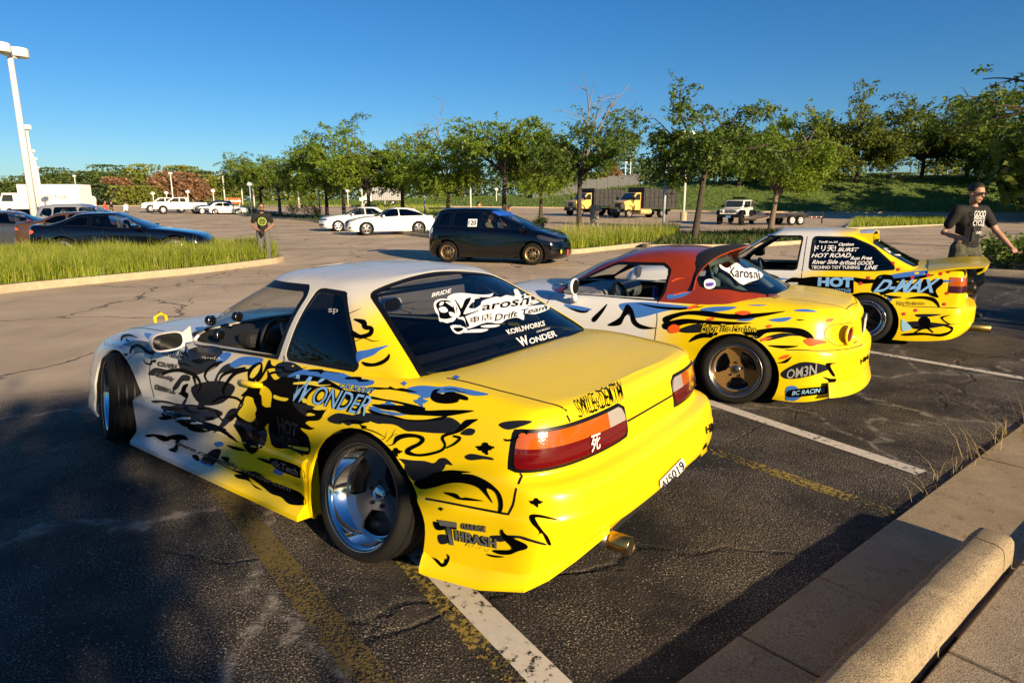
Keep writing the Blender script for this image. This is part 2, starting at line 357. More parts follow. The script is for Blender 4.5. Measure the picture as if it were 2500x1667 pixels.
def worn(name, col, thr, sc=22):
    m = bpy.data.materials.new(name); m.use_nodes = True; nt = m.node_tree; b = nt.nodes['Principled BSDF']; L = nt.links
    tc = nt.nodes.new('ShaderNodeTexCoord'); n = nt.nodes.new('ShaderNodeTexNoise'); n.inputs['Scale'].default_value = sc; n.inputs['Detail'].default_value = 9; n.inputs['Roughness'].default_value = .75; L.new(tc.outputs['Object'], n.inputs['Vector'])
    n2 = nt.nodes.new('ShaderNodeTexNoise'); n2.inputs['Scale'].default_value = 2.2; n2.inputs['Detail'].default_value = 4; L.new(tc.outputs['Object'], n2.inputs['Vector'])
    a = nt.nodes.new('ShaderNodeMath'); a.operation = 'MULTIPLY_ADD'; a.inputs[1].default_value = .45; L.new(n2.outputs['Fac'], a.inputs[0]); L.new(n.outputs['Fac'], a.inputs[2])
    r = nt.nodes.new('ShaderNodeMapRange'); r.inputs['From Min'].default_value = thr; r.inputs['From Max'].default_value = thr + .07; r.inputs['To Min'].default_value = 0; r.inputs['To Max'].default_value = 1; L.new(a.outputs[0], r.inputs['Value'])
    t = nt.nodes.new('ShaderNodeBsdfTransparent'); mx = nt.nodes.new('ShaderNodeMixShader'); o = nt.nodes['Material Output']; L.new(r.outputs['Result'], mx.inputs[0]); L.new(b.outputs[0], mx.inputs[2]); L.new(t.outputs[0], mx.inputs[1]); L.new(mx.outputs[0], o.inputs[0])
    cm = nt.nodes.new('ShaderNodeMix'); cm.data_type = 'RGBA'; cm.inputs['A'].default_value = (*[c * .62 for c in col], 1); cm.inputs['B'].default_value = (*col, 1); L.new(n.outputs['Fac'], cm.inputs['Factor']); L.new(cm.outputs['Result'], b.inputs['Base Color']); b.inputs['Roughness'].default_value = .8
    return m
WLINE = worn('worn_white_line', (.72, .66, .55), .60); YLINE = worn('worn_yellow_line', (.36, .26, .05), .72, 40); TLINE = worn('faded_tarred_line', (.16, .115, .03), .66, 60)
def stripe(a, b, wd, m, z=.004):
    a, b = Vector(a), Vector(b); t = (b - a).normalized(); s = Vector((-t.y, t.x, 0)) * wd / 2; n = 12; V = []
    for i in range(n + 1):
        p = a + (b - a) * i / n; V += [p + s + Vector((0, 0, z)), p - s + Vector((0, 0, z))]
    o = mesh_obj('painted_line', V, [(2 * i, 2 * i + 1, 2 * i + 3, 2 * i + 2) for i in range(n)], m, None, False); return tag(o, kind='structure')
def along(p, q, back, fwd): a, b = gnd(*p), gnd(*q); t = (b - a).normalized(); return a - t * back, b + t * fwd
for p, q, bk, fw, wd, m in (((1334, 1658), (1075, 1397.5), .3, 4.2, .125, WLINE), ((2250, 1155), (1792, 1002.6), .0, 3.6, .115, WLINE), ((2496, 923.4), (2138.8, 862), .3, 3.5, .11, WLINE), ((2190, 1256), (1751, 1105), 0, 3.5, .11, YLINE), ((1255, 1667), (1010, 1385), .2, 3.5, .10, YLINE), ((905, 1660), (522, 1168), .3, 3.0, .125, TLINE)):
    a, b = along(p, q, bk, fw); stripe(a, b, wd, m, .004 if m is WLINE else .003)
# ---------------------------------------------------------------- concrete
def concrete(name, a, b_, stain=(.11, .085, .05), pits=True):
    m = bpy.data.materials.new(name); m.use_nodes = True; nt = m.node_tree; b = nt.nodes['Principled BSDF']; L = nt.links; N = nt.nodes.new
    tc = N('ShaderNodeTexCoord')
    def noise(sc, det=6, ro=.65): n = N('ShaderNodeTexNoise'); n.inputs['Scale'].default_value = sc; n.inputs['Detail'].default_value = det; n.inputs['Roughness'].default_value = ro; L.new(tc.outputs['Object'], n.inputs['Vector']); return n.outputs['Fac']
    def rng(v, a, b2, c, d): r = N('ShaderNodeMapRange'); r.inputs['From Min'].default_value = a; r.inputs['From Max'].default_value = b2; r.inputs['To Min'].default_value = c; r.inputs['To Max'].default_value = d; L.new(v, r.inputs['Value']); return r.outputs['Result']
    def mix(f, A, B):
        x = N('ShaderNodeMix'); x.data_type = 'RGBA'
        L.new(f, x.inputs['Factor'])
        for k, v in (('A', A), ('B', B)):
            if isinstance(v, tuple): x.inputs[k].default_value = (*v, 1)
            else: L.new(v, x.inputs[k])
        return x.outputs['Result']
    f1, f2, f3 = noise(3.5), noise(160, 3, .8), noise(9, 5)
    c = mix(rng(f1, .3, .7, 0, 1), a, b_); c = mix(rng(f2, .50, .62, 0, .85), c, tuple(v * .30 for v in a)); c = mix(rng(noise(28, 5, .7), .56, .66, 0, .6), c, tuple(v * .45 for v in a)); c = mix(rng(f2, .30, .42, .5, 0), c, tuple(min(1, v * 1.35) for v in b_)); c = mix(rng(f3, .60, .74, 0, .6), c, stain)
    L.new(c, b.inputs['Base Color']); b.inputs['Roughness'].default_value = .9; b.inputs['Specular IOR Level'].default_value = .25
    bp = N('ShaderNodeBump'); bp.inputs['Strength'].default_value = .9; bp.inputs['Distance'].default_value = .006; L.new(f2, bp.inputs['Height']); L.new(bp.outputs['Normal'], b.inputs['Normal']); return m
CONC = concrete('concrete_kerb', (.33, .26, .165), (.47, .375, .24)); CONC2 = concrete('concrete_gutter', (.34, .265, .165), (.48, .375, .24)); CONC3 = concrete('concrete_walk', (.33, .265, .185), (.46, .375, .27)); CONC4 = concrete('concrete_island', (.42, .34, .23), (.55, .46, .32))
def slab(name, quad, z0, z1, m, bv=.006, kind='structure', parent=None):
    b = MB(); b.add([(p.x, p.y, z0) for p in quad] + [(p.x, p.y, z1[i] if hasattr(z1, '__len__') else z1) for i, p in enumerate(quad)], [(3, 2, 1, 0), (4, 5, 6, 7), (0, 1, 5, 4), (1, 2, 6, 5), (2, 3, 7, 6), (3, 0, 4, 7)])
    o = b.build(name, m, parent); bevel(o, bv, 3); smooth_angle(o); 
    return tag(o, kind=kind) if parent is None else o
# gutter pan slabs (each cast between joints), kerb pieces, pavement slabs
for u0, u1 in ((-1.6, .285), (.297, .89), (.902, 3.0), (3.012, 5.5), (5.512, 8.0)):
    n1 = .345 if u1 < 1.5 else 3.2
    slab('gutter_slab', [kp(u0, 0), kp(u1, 0), kp(u1, n1), kp(u0, n1)], -.1, (.018, .018, .03, .03), CONC2)
KPROF = [(.335, .0), (.345, .10), (.352, .135), (.368, .155), (.39, .162), (.46, .160), (.485, .152), (.498, .135), (.503, .10), (.505, .0)]
def kerb_run(name, u0, u1, m, n=10, round_end=False, wob=.002):
    us = list(np.linspace(u0, u1, n)); V = []; rows = []
    for i, u in enumerate(us): rows.append([kp(u, a + .0015 * math.sin(u * 31 + j * 2.1) * math.sin(u * 13.7 + j), z + (.002 * math.sin(u * 23 + j * 1.7) * math.sin(u * 9.1 + j * .6) - (.012 if (j == 6 and (int(u * 37) * 7919) % 11 == 0) else 0)) * (1 if 0 < j < 9 else 0)) for j, (a, z) in enumerate(KPROF)])
    if round_end:
        for k in range(1, 8):
            a = k / 7 * math.pi / 2; s = math.cos(a); rows.append([kp(u1 + .10 * math.sin(a), .42 + (q - .42) * (.35 + .65 * s), z * (.0 + 1.0 * s ** .55)) for q, z in KPROF])
    k = len(KPROF); V = [p for r in rows for p in r]; F = [(i * k + j, (i + 1) * k + j, (i + 1) * k + j + 1, i * k + j + 1) for i in range(len(rows) - 1) for j in range(k - 1)]
    return tag(smooth_angle(mesh_obj(name, V, F, m), 60), kind='structure')
kerb_run('kerb', -1.6, 1.475, CONC, 150); kerb_run('kerb', 1.482, 1.60, CONC, 4, True)
for u0, u1 in ((-1.6, .72), (.735, 1.60), (1.615, 3.6), (3.615, 5.5)): slab('pavement_slab', [kp(u0, .53), kp(u1, .53), kp(u1, 2.6), kp(u0, 2.6)], -.1, .055, CONC3)
slab('pavement_bed', [kp(-1.6, .34), kp(5.5, .34), kp(5.5, 2.7), kp(-1.6, 2.7)], -.2, .012, mat('soil_dark', (.02, .016, .01), .95))
# ---------------------------------------------------------------- grass islands
GRASS = leaf_mat('long_grass', (.13, .20, .016), (.34, .38, .045), .35); SEED = leaf_mat('grass_seed_heads', (.28, .26, .10), (.42, .37, .16), .3); DRY = leaf_mat('dry_grass', (.30, .22, .10), (.42, .33, .17), .3); WEED = leaf_mat('weeds', (.020, .055, .008), (.055, .10, .018), .35)
SOIL = mat('soil', (.045, .035, .02), .95, noise=(6, .6, 1.4)); LAWN = mat('lawn', (.085, .14, .025), .95, noise=(.6, .55, 1.5), bump=(30, .5, .05))
def inside(poly, P): return sd_poly(P, [(p.x, p.y) for p in poly]) < -.02
def blades(name, poly, n, h0, h1, wd, m, z0=.15, rng=None, lean=.35, hf=None, zf=None):
    rng = rng or np.random.default_rng(3); A = np.array([(p.x, p.y) for p in poly]); lo, hi = A.min(0), A.max(0); P = rng.uniform(lo, hi, (n * 4, 2)); P = P[inside(poly, P)][:n]; n = len(P)
    if n == 0: return None
    h = rng.uniform(h0, h1, n) * rng.uniform(.7, 1.0, n)
    cl = np.sin(P[:, 0] * 2.3 + np.sin(P[:, 1] * 1.7)) * np.cos(P[:, 1] * 2.9 + P[:, 0]); h *= 1 + .22 * cl
    if hf is not None: h *= hf(P)
    a = rng.uniform(0, 2 * math.pi, n); ln = rng.uniform(.05, lean, n) * h; d = np.stack([np.cos(a), np.sin(a), np.zeros(n)], 1); b2 = a + math.pi / 2 + rng.normal(0, .4, n); s = np.stack([np.cos(b2), np.sin(b2), np.zeros(n)], 1) * wd
    z = np.full(n, z0) if zf is None else zf(P); B = np.concatenate([P, z[:, None]], 1); up = np.array([0, 0, 1.0])
    p1 = B + up * h[:, None] * .55 + d * ln[:, None] * .35; p2 = B + up * h[:, None] + d * ln[:, None]
    V = np.stack([B - s / 2, B + s / 2, p1 + s * .42, p1 - s * .42, p2 + s * .08, p2 - s * .08], 1).reshape(-1, 3); i = np.arange(n)[:, None] * 6
    F = np.concatenate([i + np.array([[0, 1, 2, 3]]), i + np.array([[3, 2, 4, 5]])]); o = fast_mesh(name, V, F, m, None, True); return tag(o, kind='stuff')
def round_poly(pts, r=.6, n=5):
    out_ = []
    for i in range(len(pts)):
        a, b, c = pts[i - 1], pts[i], pts[(i + 1) % len(pts)]; u = (a - b); v = (c - b); rr = min(r, u.length * .45, v.length * .45); p, q = b + u.normalized() * rr, b + v.normalized() * rr
        for k in range(n + 1): t = k / n; out_.append(p * (1 - t) ** 2 + b * 2 * t * (1 - t) + q * t * t)
    return out_
def island(name, pts, r, label, soil=SOIL, kw=.17, kh=.15, group='kerbed planting islands', zf=None):
    P = round_poly([Vector(p) for p in pts], r); n = len(P); e = empty(name, (0, 0, 0), 0, label, 'island', group)
    area = sum(P[i].x * P[(i + 1) % n].y - P[(i + 1) % n].x * P[i].y for i in range(n)); P = P if area > 0 else P[::-1]
    inn = []
    for i in range(n):
        t = (P[(i + 1) % n] - P[i - 1]).normalized(); inn.append(P[i] + Vector((-t.y, t.x, 0)) * kw)
    zz = [0 if zf is None else zf(p) for p in P]
    prof = [(0, -.05), (.02, kh * .8), (.06, kh), (1 - .06 / 1, kh), (1, kh - .01), (1, -.02)]; k = len(prof)
    V = [(P[i] * (1 - a) + inn[i] * a) + Vector((0, 0, z + zz[i])) for i in range(n) for a, z in prof]; F = [(i * k + j, ((i + 1) % n) * k + j, ((i + 1) % n) * k + j + 1, i * k + j + 1) for i in range(n) for j in range(k - 1)]
    smooth_angle(mesh_obj('kerb', V, F, CONC4, e), 50)
    mesh_obj('soil', [q + Vector((0, 0, kh - .03 + zz[i])) for i, q in enumerate(inn)], [tuple(range(n))], soil, e, False)
    return e, inn
# grass island in front of the parked coupes
I1 = [gnd(-260, 755), gnd(0, 716), gnd(300, 686), gnd(520, 664), gnd(700, 640), gnd(668, 617) , gnd(300, 627), gnd(-260, 645)]
e1, in1 = island('grass_island', I1, .7, 'kerbed island of tall green grass in front of the low black coupe')
rg = np.random.default_rng(5)
blades('tall_grass', in1, 56000, .22, .54, .013, GRASS, .13, rg, .8); blades('grass_seed_stalks', in1, 3600, .40, .62, .008, SEED, .13, rg, .3)
# long median with the tree row
med_n = [gnd(1392, 622), gnd(1060, 583), gnd(760, 546), gnd(560, 531)]; med_n += [med_n[-1] + Vector((-10, 28, 0))]
axis_ = (med_n[2] - med_n[0]).normalized(); side_ = Vector((axis_.y, -axis_.x, 0)) * 3.2
MED = med_n + [p + side_ for p in med_n[::-1]]
MED[-1] = gnd(1640, 594)
e2, in2 = island('median_island', MED, .8, 'long kerbed median with the row of young trees', zf=lambda p: gz(p.y))
zmed = lambda P: np.array([.12 + gz(y) for y in P[:, 1]])
near = [gnd(1396, 618), gnd(1330, 608), gnd(1385, 580), gnd(1660, 574), gnd(1628, 592)]
blades('tall_grass', near, 26000, .26, .56, .017, GRASS, .12, rg, .5); blades('grass_seed_stalks', near, 1500, .6, .95, .010, SEED, .12, rg, .25)
blades('median_weeds', in2, 9000, .12, .42, .05, WEED, .12, rg, .8, zf=zmed)
# island under the near tree and on to the right
I3 = [gnd(1560, 607), gnd(1800, 607), gnd(2010, 592), gnd(1960, 566), gnd(1640, 578)]
e3, in3 = island('tree_island', I3, .8, 'kerbed island with low weeds under the two near trees')
blades('island_weeds', in3, 5000, .06, .30, .04, WEED, .12, rg, .9); blades('island_dry_weeds', in3, 1200, .1, .35, .012, DRY, .12, rg, .5)
I4 = [gnd(2310, 668), gnd(2900, 700), gnd(2900, 640), gnd(2360, 634)]
e4, in4 = island('shrub_island', I4, .5, 'kerbed island with a strip of low shrubs behind the walking man')
I5 = [gnd(2060, 562), gnd(2220, 556), gnd(2330, 551), gnd(2290, 537), gnd(2080, 542)]
e5, in5 = island('far_grass_island', I5, 1.0, 'small kerbed island of bright grass beyond the boxy coupe'); blades('tall_grass', in5, 6000, .25, .6, .03, GRASS, .12, rg, .5)
# grass verge strips across the far lot
for q in ([(650, 517), (880, 519), (900, 511), (650, 508)], [(905, 527), (1110, 530), (1100, 515), (930, 514)], [(330, 508), (440, 515), (440, 507), (330, 503)]):
    pts = [atx(a, (CAMH - .9) * FPX / max(3, (b - 500))) if False else gnd(a, b + 6) for a, b in q]; pts = [Vector((p.x, p.y, 0)) for p in pts]
    o = mesh_obj('grass_verge', [Vector((p.x, p.y, gz(p.y) + .05)) for p in pts], [(0, 1, 2, 3)], LAWN, None, False); tag(o, kind='structure'); blades('verge_grass', pts, 3500, .25, .6, .07, GRASS, .05, rg, .5, zf=lambda P: np.array([gz(y) + .05 for y in P[:, 1]]))
# grassy bank behind the lot
def bank_h(x, y):
    A = np.interp(x, [-90, -40, 0, 22, 45, 90], [.5, .8, 1.7, 3.4, 4.3, 4.6]); y0 = np.interp(x, [-90, -30, 10, 30, 120], [128, 112, 100, 88, 74]); return A * float(ss(y0, y0 + 17, y)) + gz(y), y0
xs = np.linspace(-260, 240, 90); G = []
for t in np.concatenate([np.linspace(0, 1, 14), [2, 4, 8, 20]]):
    r_ = []
    for x in xs: h_, y0 = bank_h(x, 0); y = y0 + t * 19; r_.append((x, y, bank_h(x, y)[0] + .06 + (.05 * math.sin(x * .7) * math.sin(y * .9) if .05 < t < 3 else 0)))
    G.append(r_)
sh = grid_shell(np.array(G)); tag(mesh_obj('grass_bank', sh.V, [f[::-1] for f in sh.F], LAWN), kind='structure')
bp = [Vector((x, np.interp(x, [-90, -30, 10, 30, 120], [128, 112, 100, 88, 74]) - .2, 0)) for x in np.linspace(-110, 110, 40)]
V = []
for p in bp: V += [p + Vector((0, -.25, gz(p.y) - .05)), p + Vector((0, -.25, gz(p.y) + .17)), p + Vector((0, .1, gz(p.y) + .17))]
tag(mesh_obj('far_kerb', V, [f for i in range(39) for f in ((3 * i, 3 * i + 3, 3 * i + 4, 3 * i + 1), (3 * i + 1, 3 * i + 4, 3 * i + 5, 3 * i + 2))], CONC4, None, False), kind='structure')
gp = [Vector((x, y, 0)) for x, y in ((-60, 121), (0, 105), (20, 95), (40, 87), (110, 79), (110, 96), (40, 106), (0, 122), (-60, 140))]
blades('bank_grass', gp, 26000, .15, .5, .10, leaf_mat('bank_grass', (.07, .13, .016), (.17, .23, .04), .35), .0, rg, .6, zf=lambda P: np.array([bank_h(x, y)[0] + .04 for x, y in P]))
# dry stalks at the end of the gutter
dp_ = [kp(1.9, -.10), kp(4.4, -.12), kp(4.4, .16), kp(1.9, .04)]
blades('dry_stalks', dp_, 300, .05, .24, .004, DRY, .0, rg, 2.4); blades('gutter_litter', [kp(-1.5, -.06), kp(1.9, -.06), kp(1.9, .02), kp(-1.5, .02)], 260, .01, .05, .006, mat('litter_brown', (.06, .04, .02), .9), .016, rg, 3.0)
blades('joint_moss', [kp(.2, .505), kp(1.65, .505), kp(1.65, .53), kp(.2, .53)], 240, .01, .05, .004, WEED, .012, rg, 1.5)
# ---------------------------------------------------------------- cars
# car space: x forward from the rear axle, y to the car's left, z up from the ground
SS = [0, .3, .58, .8, .92, .975]
def row(L, ns=14):
    z, w_ = key(L['z']), key(L['w']); xr, xf = L['xr'], L['xf']; cr, cf = L.get('cr', .35), L.get('cf', .4); nr, nf = L.get('nr', 3.2), L.get('nf', 2.6)
    a, b = xr + cr, xf - cf; P = []
    for s in SS: x = a - cr * (1 - s ** nr) ** (1 / nr); P.append((x, w_(a) * s, z(x)))
    for i in range(ns): x = a + (b - a) * i / (ns - 1); P.append((x, w_(x), z(x)))
    for s in SS[::-1]: x = b + cf * (1 - s ** nf) ** (1 / nf); P.append((x, w_(b) * s, z(x)))
    return P
def half_shell(levels, su, sv, ns=14): return grid_shell(catmull([row(L, ns) for L in levels], su, sv))
PROJ = {'side': (0, 2), 'plan': (0, 1), 'end': (1, 2)}
def region(view, poly, r=0.0, grow=0.0, lim=None):
    ax = PROJ[view]
    def fn(V):
        d = sd_poly(V[:, ax], poly, r) - grow
        if lim is not None: d = np.maximum(d, lim(V))
        return d
    return fn
def seam(view, pts, wd=.005, lim=None):         # narrow strip along a polyline
    ax = PROJ[view]; pts = np.asarray(pts, float)
    def fn(V):
        P = V[:, ax]; d = np.full(len(P), 1e9)
        for a, b in zip(pts[:-1], pts[1:]):
            e = b - a; t = np.clip(((P - a) @ e) / (e @ e), 0, 1)[:, None]; d = np.minimum(d, np.linalg.norm(P - a - e * t, axis=1))
        d = d - wd / 2
        if lim is not None: d = np.maximum(d, lim(V))
        return d
    return fn
def disc_shell(r0, r1, nr=10, na=72):
    G = np.array([[(r * math.cos(a), 0, r * math.sin(a)) for a in np.linspace(0, 2 * math.pi, na + 1)] for r in np.linspace(r0, r1, nr)])
    s = grid_shell(G); return Sh(s.V, [f[::-1] for f in s.F])
def wheel(parent, pos, Rt, wd, rr, dish, style, mface, mlip, left=True, camber=0, steer=0, nsp=5, n=40, lug=True, stretch=.0, caliper=None):
    e = bpy.data.objects.new('wheel', None); e.empty_display_size = .05; link(e, parent); e.location = pos
    e.rotation_euler = Euler((R(camber) * (1 if left else -1), 0, R(steer) + (0 if left else math.pi)), 'XYZ')
    h = wd / 2; t = Rt - rr
    b = MB(); b.lathe([(rr - .01, -h + stretch), (rr + t * .45, -h - .006), (Rt - .018, -h + .008), (Rt - .003, -h + .03), (Rt, -h + .05), (Rt, h - .05), (Rt - .003, h - .03), (Rt - .018, h - .008), (rr + t * .45, h + .006), (rr + t * .1, h - stretch * .3), (rr - .01, h - stretch)], n, 'y')
    ty = b.build('tyre', RUBBER, e, True)
    if n >= 40:                                  # tread grooves
        g = MB()
        for q in (-.3, -.1, .1, .3): g.lathe([(Rt + .0005, q * wd - .004), (Rt + .0008, q * wd), (Rt + .0005, q * wd + .004)], n, 'y')
        g.build('tread_groove', BLACK, ty, True)
    b = MB(); b.lathe([(rr - .004, h - stretch + .004), (rr + .006, h - stretch + .008), (rr + .005, h - stretch - .004), (rr - .012, h - stretch - .006), (rr - .022, h - stretch - .02), (rr - .03, h - dish), (rr - .05, h - dish - .01)], n, 'y')
    rim = b.build('rim', mlip, e, True)
    b = MB(); b.lathe([(rr - .03, h - dish), (rr - .035, -h + .02)], n, 'y'); b.lathe([(.001, -h * .2), (rr - .03, -h * .2)], n, 'y'); b.build('rim_barrel', mat('rim_barrel_dark', (.03, .03, .03), .4, .5), e, True)
    rf = rr - .028; fc = disc_shell(.012, rf, 9, max(48, n * 2))
    def win(V):
        d = np.full(len(V), 1e9); P = V[:, (0, 2)]
        for k in range(nsp):
            a = 2 * math.pi * k / nsp + .35; c, s = math.cos(a), math.sin(a); Q = np.stack([P[:, 0] * c + P[:, 1] * s, -P[:, 0] * s + P[:, 1] * c], 1)
            d = np.minimum(d, sd_poly(Q, winpoly, .012 if nsp > 6 else .03))
        return d
    half = math.pi / nsp
    if style == 'tri':   a0, a1, i0, i1 = half * .50, half * .62, rf * .40, rf * .93
    elif style == 'thin': a0, a1, i0, i1 = half * .55, half * .80, rf * .30, rf * .95
    else:                a0, a1, i0, i1 = half * .48, half * .68, rf * .36, rf * .92
    winpoly = [(i0 * math.cos(a0), -i0 * math.sin(a0))] + [(i1 * math.cos(q), i1 * math.sin(q)) for q in np.linspace(-a1, a1, 7)] + [(i0 * math.cos(a0), i0 * math.sin(a0))]
    _, fc = carve(fc, win)
    rad = np.hypot(fc.V[:, 0], fc.V[:, 2]); fc.V[:, 1] = h - dish - .004 - .03 * np.sqrt(np.maximum(0, 1 - (rad / rf) ** 2)) * (1 if dish > .03 else -.4)
    if style == 'tri': fc.V[:, 1] = h - dish + .0 - .018 * (1 - rad / rf)
    o = shell_obj('wheel_face', fc, mface, e, .014)
    hub = float(fc.V[rad < .06, 1].mean()) if (rad < .06).any() else h - dish
    b = MB(); b.lathe([(.034, hub - .002), (.034, hub + .006), (.028, hub + .010), (.001, hub + .011)], 20, 'y'); b.build('hub_cap', mlip, o, True)
    if lug:
        for k in range(5 if nsp != 4 else 4):
            a = 2 * math.pi * k / (5 if nsp != 4 else 4) + .3; b = MB(); c = (.057 * math.cos(a), 0, .057 * math.sin(a))
            b.lathe([(.0125, hub - .002), (.0125, hub + .002), (.009, hub + .0025), (.0085, hub + .012), (.001, hub + .013)], 10, 'y', c); b.build('lug_nut', BLACK, o, True)
    b = MB(); b.lathe([(.13, -h * .1), (.13, h - dish - .06), (.001, h - dish - .06)], 24, 'y'); b.build('brake_disc', STEEL, e, True)
    if caliper: MB().box((.10, h - dish - .055, .05), (.06, .05, .12)).build('brake_caliper', caliper, e)
    return e
def seat(parent, x, y, z, m, tall=.72, w_=.46):
    o = bpy.data.objects.new('seat', None); link(o, parent); o.location = (x, y, z)
    G = []
    for t in np.linspace(0, 1, 10):              # bucket back with shoulder wings
        hw = w_ / 2 * (1.0 if t < .55 else (1.12 if t < .72 else .62)); G.append([( -.10 - .16 * t - .06 * abs(s) ** 3 * -1, s * hw, t * tall) for s in np.linspace(-1, 1, 9)])
    sh = grid_shell(np.array(G)); b = shell_obj('seat_back', Sh(sh.V, [f[::-1] for f in sh.F]), m, o, -.07)
    q = MB().box((.13, 0, .05), (.5, w_, .12)).build('seat_cushion', m, o); bevel(q, .03)
    return o
def steering_wheel(parent, x, y, z, m, rad=.165, tilt=65):
    o = bpy.data.objects.new('steering_wheel', None); link(o, parent); o.location = (x, y, z); o.rotation_euler = (0, R(-tilt), 0)
    b = MB(); n = 28; b.tube([(rad * math.cos(k * 2 * math.pi / n), rad * math.sin(k * 2 * math.pi / n), 0) for k in range(n + 1)], .016, 8); b.build('wheel_rim', m, o, True)
    b = MB()
    for a in (0, 2.2, -2.2): b.tube([(.03 * math.cos(a), .03 * math.sin(a), -.02), (rad * math.cos(a), rad * math.sin(a), 0)], .012, 6)
    b.build('wheel_spoke', STEEL, o)
    b = MB(); b.lathe([(.04, -.03), (.04, .0), (.03, .008), (.001, .01)], 16); b.tube([(0, 0, -.25), (0, 0, -.02)], .025, 8); b.build('horn_boss', BLACK, o, True)
    return o
class Car:
    def __init__(s, name, label, group, pos, yaw, levels, glevels, paint, su=3, sv=3, arches=(), hole=None, ns=14, roofpaint=None):
        s.root = empty(name, pos, R(-yaw) + math.pi / 2, label, 'car', group)
        s.body = half_shell(levels, su, sv, ns) if levels else None
        s.gh = half_shell(glevels, su, sv, ns) if glevels else None
        s.paint = paint; s.roofpaint = roofpaint or paint; s.extra = []; s.outer = []
        for cx, cz, r in arches:
            _, s.body = carve(s.body, lambda V: np.maximum(np.hypot(V[:, 0] - cx, V[:, 2] - cz) - r, .35 - V[:, 1]))
        if hole: _, s.body = carve(s.body, region('plan', hole, .05, lim=lambda V: .5 - V[:, 2]))
        s.windows = []; s.arches = arches
        bpy.context.view_layer.update()
    def cut(s, which, fn, name, m, inset=.0, ring=None, ringm=None, glassy=False, thick=0.0):
        sh = getattr(s, which)
        if ring:
            reg, sh = carve(sh, lambda V: fn(V) - ring); ins, rg = carve(reg, fn); s.extra.append((name + '_trim' if not name.endswith('trim') else name, rg, ringm or BLACK, -.003, 0))
        else: ins, sh = carve(sh, fn)
        setattr(s, which, sh)
        if m is not None: s.extra.append((name, ins, m, -inset, thick))
        return ins
    def gaps(s, lines, wd=.006):
        """panel gaps: dark hairlines laid on the shell along polylines given in side / plan / rear / front view"""
        T = s.bvh()
        for view, pts in lines:
            A = np.array(pts, float); n = max(2, int(np.linalg.norm(np.diff(A, axis=0), axis=1).sum() / .02))
            t = np.concatenate([[0], np.cumsum(np.linalg.norm(np.diff(A, axis=0), axis=1))]); q = np.linspace(0, t[-1], n)
            L = np.stack([np.interp(q, t, A[:, 0]), np.interp(q, t, A[:, 1])], 1)
            for sg in (1, -1):
                if sg < 0 and view != 'side' and np.abs(A[:, 0 if view in ('rear', 'front') else 1]).max() < 1e-6: continue
                V = []; 
                for u, v in L:
                    if view == 'side': o, d = Vector((u, sg * 3, v)), Vector((0, -sg, 0))
                    elif view == 'plan': o, d = Vector((u, sg * v, 4)), Vector((0, 0, -1))
                    else: o, d = Vector((-4 if view == 'rear' else 6, sg * u, v)), Vector((1 if view == 'rear' else -1, 0, 0))
                    h = T.ray_cast(o, d)
                    if h[0] is not None: V.append((h[0], h[1] if h[1].dot(d) < 0 else -h[1]))
                P, F = [], []
                for i in range(len(V)):
                    tg = (V[min(i + 1, len(V) - 1)][0] - V[max(i - 1, 0)][0]).normalized(); sd_ = tg.cross(V[i][1]).normalized() * wd / 2
                    P += [V[i][0] + V[i][1] * .0012 + sd_, V[i][0] + V[i][1] * .0012 - sd_]
                for i in range(len(V) - 1):
                    if (V[i][0] - V[i + 1][0]).length < .12: F.append((2 * i, 2 * i + 1, 2 * i + 3, 2 * i + 2))
                if F: mesh_obj('panel_gap', P, F, BLACK, s.root, False)
    def split(s, which, fn, name, m=None):
        ins, sh = carve(getattr(s, which), fn); setattr(s, which, sh); s.extra.append((name, ins, m or s.paint, 0, .012))
    def finish(s, thick=.014, side_only=()):
        P = s.root; s.objs = {}
        b = mirror(s.body); s.objs['body'] = shell_obj('body', b, s.paint, P, thick); s.outer.append(b)
        if s.gh is not None:
            g = mirror(s.gh); s.objs['roof'] = shell_obj('roof', g, s.roofpaint, P, thick); s.outer.append(g)
        for nm, sh, m, off, th in s.extra:
            if not sh.F: continue
            yy = sh.V[:, 1].min(); full = yy < 1e-4
            if full:
                q = mirror(sh); q = offset(q, off); s.objs.setdefault(nm, shell_obj(nm, q, m, P, th)); s.outer.append(q)
            else:
                q = offset(sh, off); s.objs.setdefault(nm, shell_obj(nm, q, m, P, th)); s.outer.append(q)
                r = Sh(q.V * np.array([1, -1, 1]), [f[::-1] for f in q.F]); shell_obj(nm, r, m, P, th); s.outer.append(r)
        for cx, cz, r in s.arches:                # dark wheel wells
            for sg in (1, -1):
                w0 = MB(); n = 16
                pr = [(cx + (r + .012) * math.cos(a), cz + (r + .012) * math.sin(a)) for a in np.linspace(-.5, math.pi + .5, n)]
                V = [(x, sg * .83 if False else sg * s.well[1], z) for x, z in pr] + [(x, sg * s.well[0], z) for x, z in pr]; k = len(pr)
                w0.add(V, [(i, i + 1, k + i + 1, k + i) for i in range(k - 1)] + [tuple(range(k, 2 * k))]); w0.build('wheel_well', mat('underbody_black', (.004, .004, .004), .9), P)
        bpy.context.view_layer.update()
        return s
    well = (.40, .72)
    def bvh(s, names=None):
        V, F = [], []
        for sh in (s.outer if names is None else names):
            n = len(V); V += [tuple(v) for v in sh.V]; F += [tuple(i + n for i in f) for f in sh.F]
        return BVHTree.FromPolygons(V, F)
def car_ray(car):
    Mi = car.root.matrix_world.inverted()
    o = Mi @ CAM; q = Mi.to_3x3()
    return lambda px, py: (o, (q @ ray(px, py)).normalized())
